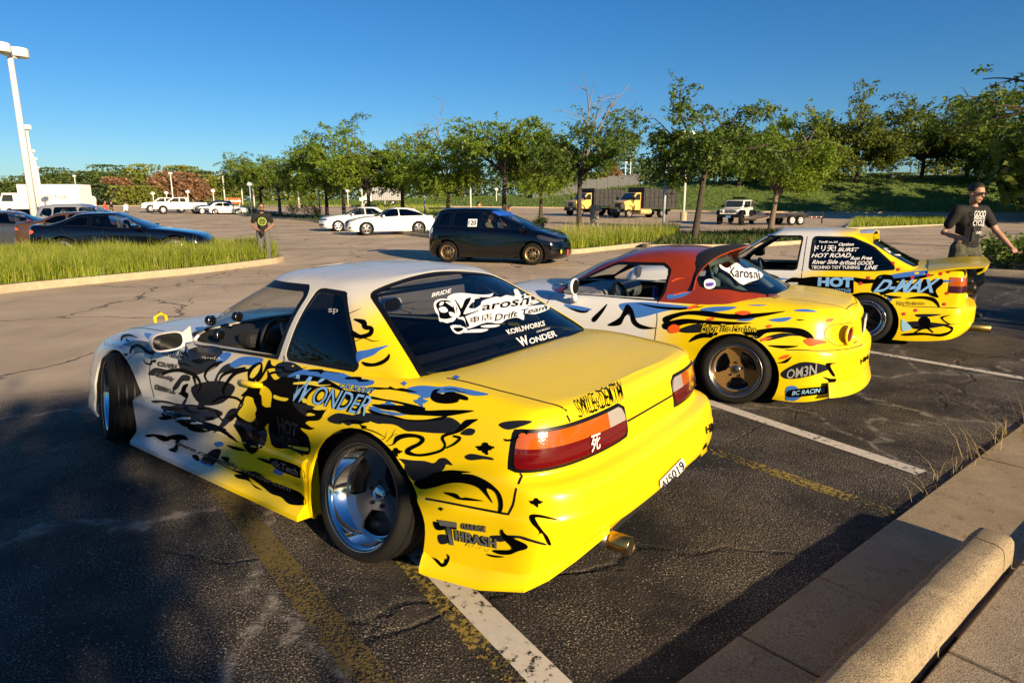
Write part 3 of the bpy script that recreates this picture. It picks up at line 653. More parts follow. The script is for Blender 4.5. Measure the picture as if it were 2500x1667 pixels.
# ---------------------------------------------------------------- flat print laid on a car's surface, traced in photo pixels
def project_print(name, car, bvh, tris, m, parent, off=.0025, maxe=.25, vis=None):
    """tris: (points2d, triangles) in photo pixels -> mesh lying on the surface"""
    P, T = tris; cr = car_ray(car); V = []; ok = []
    for x, y in P:
        o, d = cr(x, y); h = bvh.ray_cast(o, d)
        if h[0] is None: V.append((0, 0, 0)); ok.append(False); continue
        n = h[1] if h[1].dot(d) < 0 else -h[1]
        V.append(tuple(h[0] + n * off)); ok.append(True)
    F = []
    for t in T:
        if not all(ok[i] for i in t): continue
        a = [Vector(V[i]) for i in t]
        if max((a[0] - a[1]).length, (a[1] - a[2]).length, (a[2] - a[0]).length) > maxe: continue
        F.append(t)
    if not F: return None
    return mesh_obj(name, V, F, m, parent, True)
def smooth_poly(pts, n=4):
    """closed Catmull-Rom through traced points; a point given as (x, y, 1) stays a sharp corner"""
    out_ = []; N = len(pts)
    for i in range(N):
        p0, p1, p2, p3 = pts[i - 1], pts[i], pts[(i + 1) % N], pts[(i + 2) % N]
        s1, s2 = len(p1) > 2, len(p2) > 2
        m1 = (0, 0) if s1 else ((p2[0] - p0[0]) / 2, (p2[1] - p0[1]) / 2); m2 = (0, 0) if s2 else ((p3[0] - p1[0]) / 2, (p3[1] - p1[1]) / 2)
        for k in range(n):
            t = k / n; a, b, c, d = 2 * t ** 3 - 3 * t * t + 1, t ** 3 - 2 * t * t + t, -2 * t ** 3 + 3 * t * t, t ** 3 - t * t
            out_.append((a * p1[0] + b * m1[0] + c * p2[0] + d * m2[0], a * p1[1] + b * m1[1] + c * p2[1] + d * m2[1]))
    return out_
def fill_polys(polys, step=14.0):
    """triangulate polygons (photo px) with inner points so that the print follows curved panels"""
    PP, TT = [], []
    for poly in polys:
        A = np.array(poly); lo, hi = A.min(0), A.max(0); pts = []
        for i in range(len(poly)):                       # split long edges
            a, b = A[i], A[(i + 1) % len(poly)]; k = max(1, int(np.linalg.norm(b - a) / step))
            pts += [tuple(a + (b - a) * j / k) for j in range(k)]
        nb = len(pts); xs = np.arange(lo[0] + step / 2, hi[0], step); ys = np.arange(lo[1] + step / 2, hi[1], step)
        inner = []
        if len(xs) and len(ys):
            g = np.array([(x, y) for x in xs for y in ys]); d = sd_poly(g, A); inner = [tuple(q) for q, dd in zip(g, d) if dd < -step * .3]
        try: r = delaunay_2d_cdt([Vector(p) for p in pts + inner], [], [list(range(nb))], 1, 1e-4)
        except Exception: continue
        n = len(PP); PP += [tuple(v) for v in r[0]]; TT += [tuple(i + n for i in f) for f in r[2]]
    return PP, TT
def stroke(pts, wd):
    """polyline -> tapered stroke polygon; wd: width in px or list"""
    A = np.array([p[:2] for p in pts], float); n = len(A); W = np.array(wd, float) if hasattr(wd, '__len__') else np.full(n, float(wd))
    if len(W) != n: W = np.interp(np.linspace(0, 1, n), np.linspace(0, 1, len(W)), W)
    q = np.linspace(0, n - 1, (n - 1) * 4 + 1) if n > 2 else np.linspace(0, 1, 2); Am = np.concatenate([[2 * A[0] - A[1]], A, [2 * A[-1] - A[-2]]])
    P = []
    for t in q:
        i = min(int(t), n - 2); f = t - i; p0, p1, p2, p3 = Am[i], Am[i + 1], Am[i + 2], Am[i + 3]
        P.append(.5 * ((2 * p1) + (p2 - p0) * f + (2 * p0 - 5 * p1 + 4 * p2 - p3) * f * f + (3 * p1 - p0 - 3 * p2 + p3) * f ** 3))
    P = np.array(P); Wq = np.interp(q, range(n), W); T = np.gradient(P, axis=0); T /= np.linalg.norm(T, axis=1)[:, None] + 1e-9; N = np.stack([-T[:, 1], T[:, 0]], 1)
    return [tuple(v) for v in P + N * Wq[:, None] / 2] + [tuple(v) for v in (P - N * Wq[:, None] / 2)[::-1]]
_fc = {}
def text_tris(txt, shear=0.0, extra=0.0, res=3, spacing=1.0):
    k = (txt, shear, extra, spacing)
    if k in _fc: return _fc[k]
    c = bpy.data.curves.new('lettering', 'FONT'); c.body = txt; c.shear = shear; c.offset = extra; c.resolution_u = res; c.space_character = spacing; c.align_x = 'LEFT'
    o = bpy.data.objects.new('lettering', c); COL.objects.link(o); dg = bpy.context.evaluated_depsgraph_get()
    me = bpy.data.meshes.new_from_object(o.evaluated_get(dg)); bm = bmesh.new(); bm.from_mesh(me); bmesh.ops.triangulate(bm, faces=bm.faces[:])
    P = [(v.co.x, v.co.y) for v in bm.verts]; T = [tuple(v.index for v in f.verts) for f in bm.faces]; bm.free()
    COL.objects.unlink(o); bpy.data.objects.remove(o); bpy.data.curves.remove(c)
    A = np.array(P); lo, hi = A.min(0), A.max(0); A = (A - lo) / (hi - lo)
    _fc[k] = (A, T, (hi - lo)[0] / (hi - lo)[1]); return _fc[k]
def quad_map(A, q):
    """unit square (u right, v up) -> pixel quad given as bottom-left, bottom-right, top-right, top-left"""
    a, b, c, d = [np.array(p, float) for p in q]; u, v = A[:, :1], A[:, 1:]
    return a * (1 - u) * (1 - v) + b * u * (1 - v) + c * u * v + d * (1 - u) * v
def arc_quads(txt_pts, top):
    return txt_pts
def lettering(car, bvh, txt, quad, m, parent, shear=0.0, extra=0.0, off=.004, name='lettering', spacing=1.0):
    A, T, asp = text_tris(txt, shear, extra, spacing=spacing); P = quad_map(A, quad)
    return project_print(name, car, bvh, ([tuple(p) for p in P], T), m, parent, off)
def flat_text(name, txt, M4, size, m, parent=None, shear=0.0, extra=0.0, width=None):
    """lettering in the plane of M4 (x right, y up), centred; size = letter height"""
    A, T, asp = text_tris(txt, shear, extra); wd = width or size * asp
    V = [M4 @ Vector(((u - .5) * wd, (v - .5) * size, 0)) for u, v in A]
    return mesh_obj(name, V, T, m, parent, False)
# ---------------------------------------------------------------- paint with a white-to-yellow fade along the car
def fade_paint(name, front, rear, x0, x1, zslope=0.0, rough=.26, coat=.22, noise=.10):
    m = bpy.data.materials.new(name); m.use_nodes = True; nt = m.node_tree; b = nt.nodes['Principled BSDF']; L = nt.links
    tc = nt.nodes.new('ShaderNodeTexCoord'); sx = nt.nodes.new('ShaderNodeSeparateXYZ'); L.new(tc.outputs['Object'], sx.inputs[0])
    ma = nt.nodes.new('ShaderNodeMath'); ma.operation = 'MULTIPLY_ADD'; ma.inputs[1].default_value = zslope; L.new(sx.outputs['Z'], ma.inputs[0]); L.new(sx.outputs['X'], ma.inputs[2])
    n = nt.nodes.new('ShaderNodeTexNoise'); n.inputs['Scale'].default_value = 4; n.inputs['Detail'].default_value = 3; L.new(tc.outputs['Object'], n.inputs['Vector'])
    mb = nt.nodes.new('ShaderNodeMath'); mb.operation = 'MULTIPLY_ADD'; mb.inputs[1].default_value = noise * 2; L.new(n.outputs['Fac'], mb.inputs[0]); L.new(ma.outputs[0], mb.inputs[2])
    r = nt.nodes.new('ShaderNodeMapRange'); r.interpolation_type = 'SMOOTHSTEP'; r.inputs['From Min'].default_value = x0 + noise; r.inputs['From Max'].default_value = x1 + noise; L.new(mb.outputs[0], r.inputs['Value'])
    mx = nt.nodes.new('ShaderNodeMix'); mx.data_type = 'RGBA'; mx.inputs['A'].default_value = (*rear, 1); mx.inputs['B'].default_value = (*front, 1)
    L.new(r.outputs['Result'], mx.inputs['Factor']); L.new(mx.outputs['Result'], b.inputs['Base Color'])
    b.inputs['Specular IOR Level'].default_value = .32; b.inputs['Roughness'].default_value = rough; b.inputs['Coat Weight'].default_value = coat; b.inputs['Coat Roughness'].default_value = .04
    n2 = nt.nodes.new('ShaderNodeTexNoise'); n2.inputs['Scale'].default_value = 9; n2.inputs['Detail'].default_value = 4; L.new(tc.outputs['Object'], n2.inputs['Vector'])
    r2 = nt.nodes.new('ShaderNodeMapRange'); r2.inputs['To Min'].default_value = rough * .75; r2.inputs['To Max'].default_value = rough * 1.5; L.new(n2.outputs['Fac'], r2.inputs['Value']); L.new(r2.outputs['Result'], b.inputs['Roughness'])
    return m
YEL = (.80, .575, .004); WHT = (.48, .48, .47)
PB = mat('print_black', (.002, .002, .0023), .3, coat=0, spec=.03); PBL = mat('print_blue', (.045, .15, .48), .25, coat=.15, spec=.35)
PG = mat('print_grey', (.012, .014, .021), .25, coat=0, spec=.12); PW = mat('print_white', (.82, .82, .82), .35); POR = mat('print_orange', (.75, .10, .012), .3, coat=.5)
PSK = mat('print_sky', (.30, .55, .80), .3, coat=.4); PRED = mat('print_red', (.60, .015, .03), .3, coat=.4); PYL = mat('print_yellow', (.80, .62, .02), .3, coat=.4); PGD = mat('print_lightgrey', (.30, .30, .31), .3, coat=.4)
AMBER = mat('lamp_amber', (.42, .085, .004), .12, coat=1, bump=(140, .3, .002)); REDL = mat('lamp_red', (.105, .002, .003), .1, coat=1, bump=(160, .2, .002)); CLEARL = mat('lamp_clear', (.34, .31, .30), .12, coat=1, bump=(120, .25, .002))
INT = mat('interior_black', (.006, .006, .0065), .8); INTG = mat('interior_grey', (.035, .035, .036), .75); SEATM = mat('seat_cloth', (.014, .014, .017), .9)

SIL = dict(pos=(-.160, 3.32, 0), yaw=-53.2)
def lv(z, w_, xr, xf, **k): return dict(z=z, w=w_, xr=xr, xf=xf, **k)
sl_levels = [
 lv([(-1.03, .33), (-1.0, .27), (-.85, .165), (-.42, .095), (.36, .095), (2.2, .085), (2.9, .10), (3.4, .12)], [(-.8, .81), (-.4, .83), (.36, .865), (2.2, .865), (2.85, .86)], -1.02, 3.34, cr=.36, nr=3.6, cf=.55),
 lv([(-1.06, .36), (-1.0, .30), (-.85, .20), (-.42, .14), (.36, .15), (2.2, .13), (3.4, .16)], [(-.8, .835), (-.4, .87), (.36, .87), (2.2, .87), (2.85, .87)], -1.06, 3.37, cr=.36, nr=3.6, cf=.55),
 lv([(-1.0, .37), (-.42, .30), (.36, .27), (2.2, .24), (3.4, .25)], [(-.8, .83), (-.4, .855), (.36, .865), (1.2, .85), (2.2, .86), (2.85, .85)], -1.085, 3.36, cr=.36, nr=3.6, cf=.55),
 lv([(-1.0, .455), (-.42, .40), (.36, .37), (2.2, .335), (3.4, .34)], [(-.8, .83), (-.4, .86), (0, .885), (.36, .865), (.9, .825), (1.9, .82), (2.2, .855), (2.5, .875), (2.85, .84)], -1.09, 3.35, cr=.36, nr=3.6, cf=.55),
 lv([(-1.0, .475), (-.42, .415), (.36, .385), (2.2, .35), (3.4, .36)], [(-.8, .825), (-.4, .85), (0, .885), (.36, .855), (.9, .795), (1.9, .795), (2.2, .845), (2.5, .875), (2.85, .835)], -1.085, 3.34, cr=.36, nr=3.6, cf=.55),
 lv([(-1.0, .565), (-.42, .53), (.36, .51), (2.2, .46), (3.4, .43)], [(-.8, .815), (-.4, .84), (0, .872), (.36, .845), (.9, .80), (1.9, .80), (2.2, .835), (2.5, .868), (2.85, .82)], -1.06, 3.33, cr=.36, nr=3.6, cf=.55),
 lv([(-1.0, .60), (-.42, .575), (.36, .57), (2.2, .52), (3.4, .47)], [(-.8, .805), (-.4, .83), (0, .855), (.36, .835), (.9, .80), (1.9, .80), (2.2, .825), (2.5, .855), (2.85, .81)], -.995, 3.30, cr=.34, nr=3.2, cf=.55),
 lv([(-1.0, .665), (0, .67), (2.2, .59), (2.9, .55), (3.4, .50)], [(-.8, .80), (0, .825), (.9, .795), (1.9, .79), (2.5, .83), (2.85, .80)], -.985, 3.28, cr=.32, nr=3.4, cf=.55),
 lv([(-1.0, .775), (0, .765), (.7, .75), (1.7, .69), (2.5, .66), (2.9, .61), (3.4, .53)], [(-.8, .765), (0, .795), (.9, .775), (1.9, .765), (2.5, .785), (2.85, .77)], -.958, 3.22, cr=.30, nr=3.6, cf=.55),
 lv([(-.95, .815), (-.4, .835), (0, .825), (.7, .80), (1.7, .735), (2.4, .71), (2.85, .665), (3.3, .56)], [(-.8, .71), (0, .755), (.9, .745), (1.9, .72), (2.5, .72), (2.85, .71)], -.935, 3.16, cr=.28, nr=4.0, cf=.55),
 lv([(-.9, .83), (-.35, .862), (0, .84), (.7, .81), (1.8, .755), (2.4, .735), (2.85, .69), (3.25, .585)], [(-.8, .655), (0, .70), (.9, .69), (1.9, .66), (2.85, .63)], -.905, 3.11, cr=.26, nr=4.5, cf=.55),
 lv([(-.88, .836), (-.35, .878), (0, .85), (1.8, .785), (2.4, .765), (2.85, .715), (3.25, .60)], [(-.8, .36), (0, .38), (2.85, .34)], -.893, 3.09, cr=.24, nr=4.5, cf=.5),
 lv([(-.88, .838), (-.35, .882), (0, .85), (1.8, .795), (2.4, .775), (2.85, .72), (3.25, .605)], [(0, 0)], -.89, 3.085, cr=.24, nr=4.5, cf=.5)]
sl_g = [
 lv([(-.36, .86), (-.1, .835), (.1, .825), (.7, .795), (1.7, .735), (2.0, .77)], [(-.1, .725), (.1, .75), (.7, .745), (1.7, .715)], -.365, 2.06, cr=.34, nr=3.2, cf=.5, nf=2.2),
 lv([(-.34, .88), (-.05, .87), (.1, .865), (.7, .84), (1.6, .79), (1.95, .805)], [(-.1, .715), (.1, .74), (.7, .735), (1.65, .70)], -.335, 1.99, cr=.35, nr=3.2, cf=.48, nf=2.2),
 lv([(-.1, .99), (.2, .99), (.7, .985), (1.5, .945), (1.7, .95)], [(.1, .645), (.3, .68), (.7, .69), (1.4, .655)], -.13, 1.73, cr=.36, nr=3.2, cf=.46, nf=2.3),
 lv([(.15, 1.10), (.5, 1.105), (.9, 1.10), (1.3, 1.07), (1.5, 1.085)], [(.3, .585), (.5, .615), (.8, .63), (1.25, .60)], .09, 1.46, cr=.36, nr=3.3, cf=.42, nf=2.4),
 lv([(.3, 1.165), (.6, 1.172), (.9, 1.168), (1.2, 1.14), (1.3, 1.15)], [(.4, .535), (.6, .565), (.85, .575), (1.1, .545)], .245, 1.28, cr=.34, nr=3.4, cf=.38, nf=2.6),
 lv([(.33, 1.193), (.6, 1.205), (.9, 1.203), (1.2, 1.18)], [(.45, .475), (.65, .505), (.85, .515), (1.1, .485)], .305, 1.205, cr=.32, nr=3.4, cf=.36, nf=2.8),
 lv([(.38, 1.215), (.65, 1.232), (.9, 1.232), (1.15, 1.208)], [(.5, .30), (.85, .31), (1.1, .29)], .335, 1.18, cr=.3, nr=3.4, cf=.34),
 lv([(.38, 1.222), (.65, 1.242), (.9, 1.242), (1.15, 1.215)], [(0, 0)], .345, 1.175, cr=.3, nr=3.4, cf=.34)]
sil_paint = fade_paint('yellow_white_fade', WHT, YEL, .95, 1.45, .25)
sil_roof = fade_paint('yellow_white_fade_roof', WHT, YEL, 1.02, 1.50, .95)
S = Car('drift_coupe', 'yellow coupe with flame wrap, chrome deep-dish wheels and skull sticker on rear window', None, SIL['pos'], SIL['yaw'], sl_levels, sl_g, sil_paint, 4, 4,
        arches=[(-.015, .235, .385), (2.50, .25, .375)], hole=[(-.30, -.5), (-.30, .60), (.1, .69), (.7, .69), (1.7, .66), (1.95, .55), (2.02, .3), (2.02, -.5)], roofpaint=sil_roof)
Lpos = lambda V: .3 - V[:, 1]
RG = [(-.345, -.2), (-.34, .25), (-.262, .672), (.275, .485), (.30, .2), (.31, -.2)]
S.cut('gh', region('plan', RG, .05), 'rear_window', glass('tint_light', (.34, .40, .44)), .006, ring=.030)
S.cut('gh', region('plan', [(2.03, -.2), (2.03, .2), (1.93, .43), (1.74, .615), (1.20, .49), (1.245, .25), (1.255, -.2)], .04), 'windshield', GLASS, .006, ring=.025)
S.cut('gh', region('side', [(1.735, .765), (.76, .822), (.665, 1.142), (1.10, 1.138), (1.24, 1.10)], .02, lim=Lpos), 'door_window', None, 0, ring=.034)
S.cut('gh', region('side', [(.655, .832), (.115, .856), (.40, 1.140), (.575, 1.146)], .012, lim=Lpos), 'quarter_window', DARKGLASS, .004, ring=.022)
S.cut('gh', region('plan', [(.92, -.2), (.92, .36), (1.14, .34), (1.14, -.2)], .03, lim=lambda V: 1.15 - V[:, 2]), 'sunroof', DARKGLASS, .003, ring=.008)
LMP = [(.285, .668), (.79, .658), (.80, .775), (.76, .79), (.285, .788)]
lim_r = lambda V: V[:, 0] + .775
lampring = [(.235, .622), (.86, .608), (.86, .768), (.235, .778)]
reg, S.body = carve(S.body, region('end', lampring, .02, lim=lim_r))
lens, rg = carve(reg, region('end', [(.250, .637), (.80, .625), (.80, .755), (.250, .763)], .016, lim=lambda V: V[:, 0] + .80))
S.extra.append(('tail_lamp_bezel', rg, BLACK, -.002, 0))
up, lo = carve(lens, lambda V: .700 - V[:, 2]); rv, am = carve(up, lambda V: V[:, 1] - .375)
S.extra += [('tail_lamp_reverse', rv, CLEARL, .004, .01), ('tail_lamp_indicator', am, AMBER, .004, .01), ('tail_lamp_brake', lo, REDL, .004, .01)]
rear = lambda V: V[:, 0] + .35
# number plate recess in the rear bumper
S.finish()
S.gaps([('side', [(.685, .83), (.65, .72), (.64, .58), (.70, .395)]), ('side', [(1.96, .75), (2.04, .66), (2.055, .55), (2.03, .36)]), ('side', [(.70, .393), (1.2, .37), (2.03, .352)]),
        ('plan', [(-.35, .655), (-.60, .64), (-.82, .615), (-.90, .59)]), ('rear', [(.60, .80), (.595, .775)]), ('rear', [(0, .69), (.235, .69)]),
        ('side', [(-.80, .63), (-.83, .60), (-.82, .50), (-.80, .455), (-.40, .412)]), ('plan', [(1.95, .60), (2.4, .60), (3.0, .56)]), ('side', [(.42, .395), (.62, .392)])], .009)
# side skirts with a sharp step and a boxed rear end, bumper lip
SKP = [(.79, .405), (.872, .385), (.885, .372), (.880, .20), (.886, .165), (.93, .118), (.932, .095), (.80, .085)]
def sweep(rows, name, m, parent, ang=30):
    sh = grid_shell(np.array(rows)); return smooth_angle(mesh_obj(name, sh.V, sh.F, m, parent), ang), sh
for sg in (1, -1):
    rows = []
    for x in (.375, .385, .42, .6, .9, 1.3, 1.7, 2.0, 2.16, 2.20):
        f = 1.0 if .38 < x < 2.17 else .0; rows.append([(x, sg * ((y if f else .80) if i < 7 else y) , z - .012 * (x - .4)) for i, (y, z) in enumerate(SKP)])
    if sg > 0: rows = rows[::-1]
    _, sh = sweep([[r[k] for r in rows] for k in range(len(SKP))], 'side_skirt', sil_paint, S.root)
    S.outer.append(sh)
    r1 = row(sl_levels[1]); pts = [p for p in r1 if p[0] < -.40 and p[1] > .30]; pts.append((-.40, .875, .145)); rows = []
    for i, p in enumerate(pts):
        a, b = pts[max(0, i - 1)], pts[min(len(pts) - 1, i + 1)]; t = Vector((b[0] - a[0], b[1] - a[1], 0)).normalized(); n = Vector((-t.y, t.x, 0)); f = min(1, i / 4) ** 1.5
        rows.append([(p[0] + n.x * o_ * f, sg * (p[1] + n.y * o_ * f), p[2] + dz) for o_, dz in ((-.01, .045), (.010, .028), (.034, -.012), (.036, -.034), (-.06, -.036))])
    if sg < 0: rows = rows[::-1]
    _, sh = sweep([[r[k] for r in rows] for k in range(5)], 'bumper_lip', sil_paint, S.root); S.outer.append(sh)
SB = S.bvh(); SBODY = S.objs['body']; SROOF = S.objs['roof']
P_ = S.root
# wheels
polished = mat('polished_rim', (.72, .73, .75), .07, 1.0); darkchrome = mat('dark_chrome_face', (.50, .51, .55), .11, .97)
for sg, left in ((1, True), (-1, False)):
    wheel(P_, (-.015, sg * .760, .288), .288, .25, .236, .105, 'tri', darkchrome, polished, left, camber=13, nsp=3, n=64, stretch=.012)
    wheel(P_, (2.50, sg * .80, .300), .30, .225, .242, .05, 'tri', darkchrome, polished, left, camber=7, steer=-15, nsp=3, n=56, stretch=.012)
# under the shell
MB().box((1.0, 0, .16), (3.3, 1.1, .05)).box((-.62, 0, .24), (.7, 1.0, .05)).build('underbody', mat('underbody_black', (.004,) * 3, .9), P_)
# cabin
MB().box((.85, 0, .20), (2.3, 1.36, .03)).box((-.08, 0, .55), (.05, 1.3, .6)).box((.8, .70, .48), (2.3, .05, .5)).box((.8, -.70, .48), (2.3, .05, .5)).box((1.95, 0, .45), (.05, 1.36, .55)).build('cabin_tub', INT, P_)
o = MB().add([(1.45, -.68, .60), (1.45, .68, .60), (1.50, .66, .74), (1.50, -.66, .74), (1.92, .60, .79), (1.92, -.60, .79), (1.92, .6, .55), (1.92, -.6, .55)], [(0, 1, 2, 3), (3, 2, 4, 5), (5, 4, 6, 7), (0, 7, 6, 1), (1, 6, 4, 2), (0, 3, 5, 7)]).build('dashboard', INT, P_); bevel(o, .03)
o = MB().box((1.46, .33, .77), (.16, .36, .10)).build('gauge_hood', INT, P_); bevel(o, .04)
MB().box((-.12, 0, .815), (.52, 1.26, .03)).build('parcel_shelf', mat('shelf_carpet', (.09, .07, .08), .9, noise=(60, .8, 1.2)), P_)
seat(P_, .78, .34, .27, SEATM, .84, .50)
steering_wheel(P_, 1.24, .34, .74, mat('wheel_leather', (.02, .016, .016), .6))
for x, y, z in ((1.62, .60, .89), (1.56, .46, .90), (1.50, .62, .82)):
    b = MB(); b.lathe([(.028, -.03), (.030, 0), (.026, .003), (.001, .002)], 18, 'x'); g = b.build('gauge', BLACK, P_, True); g.location = (x, y, z); g.rotation_euler = (0, 0, math.pi + .3)
    b = MB(); b.lathe([(.031, .0), (.033, .004), (.029, .006)], 18, 'x'); b.build('gauge_ring', CHROME, g, True)
b = MB()
for sg in (1, -1): b.tube([(.15, sg * .60, .2), (.30, sg * .56, 1.02), (.45, sg * .47, 1.12)], .019, 8); b.tube([(.30, sg * .56, 1.0), (-.25, sg * .5, .6)], .019, 8)
b.tube([(.45, -.47, 1.12), (.45, .47, 1.12)], .019, 8); b.tube([(.28, -.57, .75), (.28, .57, .75)], .019, 8); b.build('roll_bar', mat('roll_bar_black', (.02, .02, .022), .4), P_, True)
# door mirror
MW = mat('mirror_white', (.62, .60, .60), .3, coat=.5)
for sg in (1, -1):
    G = []
    for u in np.linspace(0, 1, 7):                # rounded shell closing forward
        k = math.sqrt(max(0, 1 - u ** 2.2)); G.append([(1.62 + .11 * u, sg * (.865 + (.098 * k) * (abs(math.cos(a)) ** .6) * (1 if math.cos(a) > 0 else -1) * (1.0 if math.cos(a) > 0 else .95)), .805 + (.056 * k) * (abs(math.sin(a)) ** .7) * (1 if math.sin(a) > 0 else -1) + .01 * u) for a in np.linspace(0, 2 * math.pi, 25)])
    sh = grid_shell(np.array(G)); mo = shell_obj('door_mirror', Sh(sh.V, sh.F if sg < 0 else [f[::-1] for f in sh.F]), MW, P_)
    ring = [G[0][i] for i in range(24)]; inn = [(x + .006, sg * (.865 + (abs(y) - .865) * .88), .805 + (z - .805) * .84) for x, y, z in ring]
    MB().add(ring + inn, [(i, (i + 1) % 24, 24 + (i + 1) % 24, 24 + i) for i in range(24)]).build('mirror_frame', MW, mo, True)
    MB().add(inn, [tuple(range(24))]).build('mirror_glass', mat('mirror_glass', (.03, .03, .033), .04, .6), mo)
    V = [(1.66, sg * .705, .775), (1.86, sg * .695, .745), (1.73, sg * .675, .865), (1.635, sg * .785, .775), (1.70, sg * .785, .77), (1.66, sg * .785, .83)]
    o = MB().add(V, [(0, 1, 4, 3), (1, 2, 5, 4), (2, 0, 3, 5), (0, 2, 1)]).build('mirror_sail', MW, mo); bevel(o, .008)
# door handle
for sg in (1, -1):
    b = MB(); b.tube([(.80, sg * .800, .668), (.86, sg * .812, .664), (.95, sg * .812, .660), (1.0, sg * .800, .658)], [.012, .017, .017, .012], 8); b.build('door_handle', mat('handle_yellow', YEL, .3, coat=.5), P_, True)
# exhaust
e = bpy.data.objects.new('exhaust_tip', None); link(e, P_)
b = MB(); b.lathe([(.036, 0), (.037, -.09), (.033, -.093), (.031, -.05), (.001, -.045)], 28, 'x'); t = b.build('exhaust_pipe', mat('burnt_titanium', (.50, .33, .10), .28, 1.0, noise=(14, .6, 1.3)), e, True); t.location = (-1.04, .47, .275)
b = MB(); b.lathe([(.032, -.088), (.001, -.08)], 24, 'x'); t = b.build('exhaust_bore', mat('bore_black', (.003, .003, .003), .9), e); t.location = (-1.04, .47, .275)  # near-black disc closing the pipe just inside its mouth
MB().tube([(-.45, .44, .25), (-1.04, .47, .275)], .04, 12).build('exhaust_silencer', STEEL, e, True)
# tow strap on the nose
b = MB(); b.tube([(3.15, .25, .60), (3.16, .25, .70), (3.16, .21, .73), (3.16, .17, .70), (3.15, .17, .60)], .014, 8); b.build('tow_loop', mat('tow_yellow', (.80, .50, .0), .6), P_, True)
# number plate
cr = car_ray(S)
q = [(1621, 1178), (1661, 1117), (1685, 1156), (1621, 1216)]
# ---------------------------------------------------------------- small roadster with an orange hardtop
M = None
mi_levels = [
 lv([(-.88, .20), (-.7, .13), (-.4, .08), (.36, .10), (1.95, .10), (3.0, .12)], [(-.65, .76), (-.38, .80), (.36, .80), (1.95, .80), (2.6, .80)], -.86, 3.02, cr=.42, nr=2.3, cf=.55),
 lv([(-.90, .25), (-.7, .19), (-.4, .14), (.36, .16), (3.0, .18)], [(-.65, .79), (-.38, .82), (.36, .81), (1.95, .81), (2.6, .81)], -.90, 3.06, cr=.45, nr=2.3, cf=.6),
 lv([(-.90, .36), (-.4, .30), (.36, .30), (3.0, .30)], [(-.65, .78), (-.38, .815), (.36, .80), (1.95, .80), (2.6, .80)], -.905, 3.07, cr=.48, nr=2.3, cf=.6),
 lv([(-.90, .475), (-.4, .46), (.36, .42), (3.0, .38)], [(-.65, .77), (-.35, .825), (0, .85), (.36, .805), (1.1, .775), (1.95, .79), (2.27, .82), (2.6, .79)], -.905, 3.06, cr=.50, nr=2.3, cf=.6),
 lv([(-.90, .525), (-.4, .52), (0, .51), (.36, .49), (1.1, .50), (3.0, .43)], [(-.65, .755), (-.35, .81), (0, .84), (.36, .80), (1.1, .775), (1.95, .785), (2.27, .81), (2.6, .78)], -.87, 3.04, cr=.50, nr=2.3, cf=.6),
 lv([(-.86, .57), (0, .60), (1.1, .58), (2.3, .56), (3.0, .47)], [(-.65, .745), (0, .815), (.36, .79), (1.1, .775), (1.95, .775), (2.27, .79), (2.6, .76)], -.845, 3.0, cr=.50, nr=2.3, cf=.6),
 lv([(-.84, .68), (-.4, .71), (0, .71), (1.1, .69), (2.3, .66), (2.7, .60), (3.0, .53)], [(-.65, .72), (0, .775), (.36, .765), (1.1, .755), (1.95, .74), (2.6, .70)], -.825, 2.94, cr=.50, nr=2.4, cf=.6),
 lv([(-.80, .755), (-.4, .785), (0, .785), (.6, .775), (1.1, .765), (1.6, .755), (2.3, .735), (2.7, .67), (3.0, .58)], [(-.65, .66), (0, .715), (.36, .715), (1.1, .715), (1.95, .66), (2.6, .60)], -.79, 2.88, cr=.46, nr=2.6, cf=.6),
 lv([(-.77, .785), (-.4, .82), (0, .825), (.6, .80), (1.6, .775), (2.3, .755), (2.7, .69), (3.0, .60)], [(-.65, .56), (0, .64), (1.1, .63), (2.6, .48)], -.755, 2.85, cr=.42, nr=2.8, cf=.5),
 lv([(-.75, .80), (-.4, .845), (0, .86), (.6, .82), (1.6, .80), (2.3, .775), (2.85, .65)], [(-.65, .30), (0, .34), (2.6, .25)], -.735, 2.83, cr=.4, nr=2.8, cf=.5),
 lv([(-.75, .805), (-.4, .85), (0, .865), (.6, .82), (1.6, .805), (2.3, .78), (2.85, .655)], [(0, 0)], -.73, 2.82, cr=.4, nr=2.8, cf=.5)]
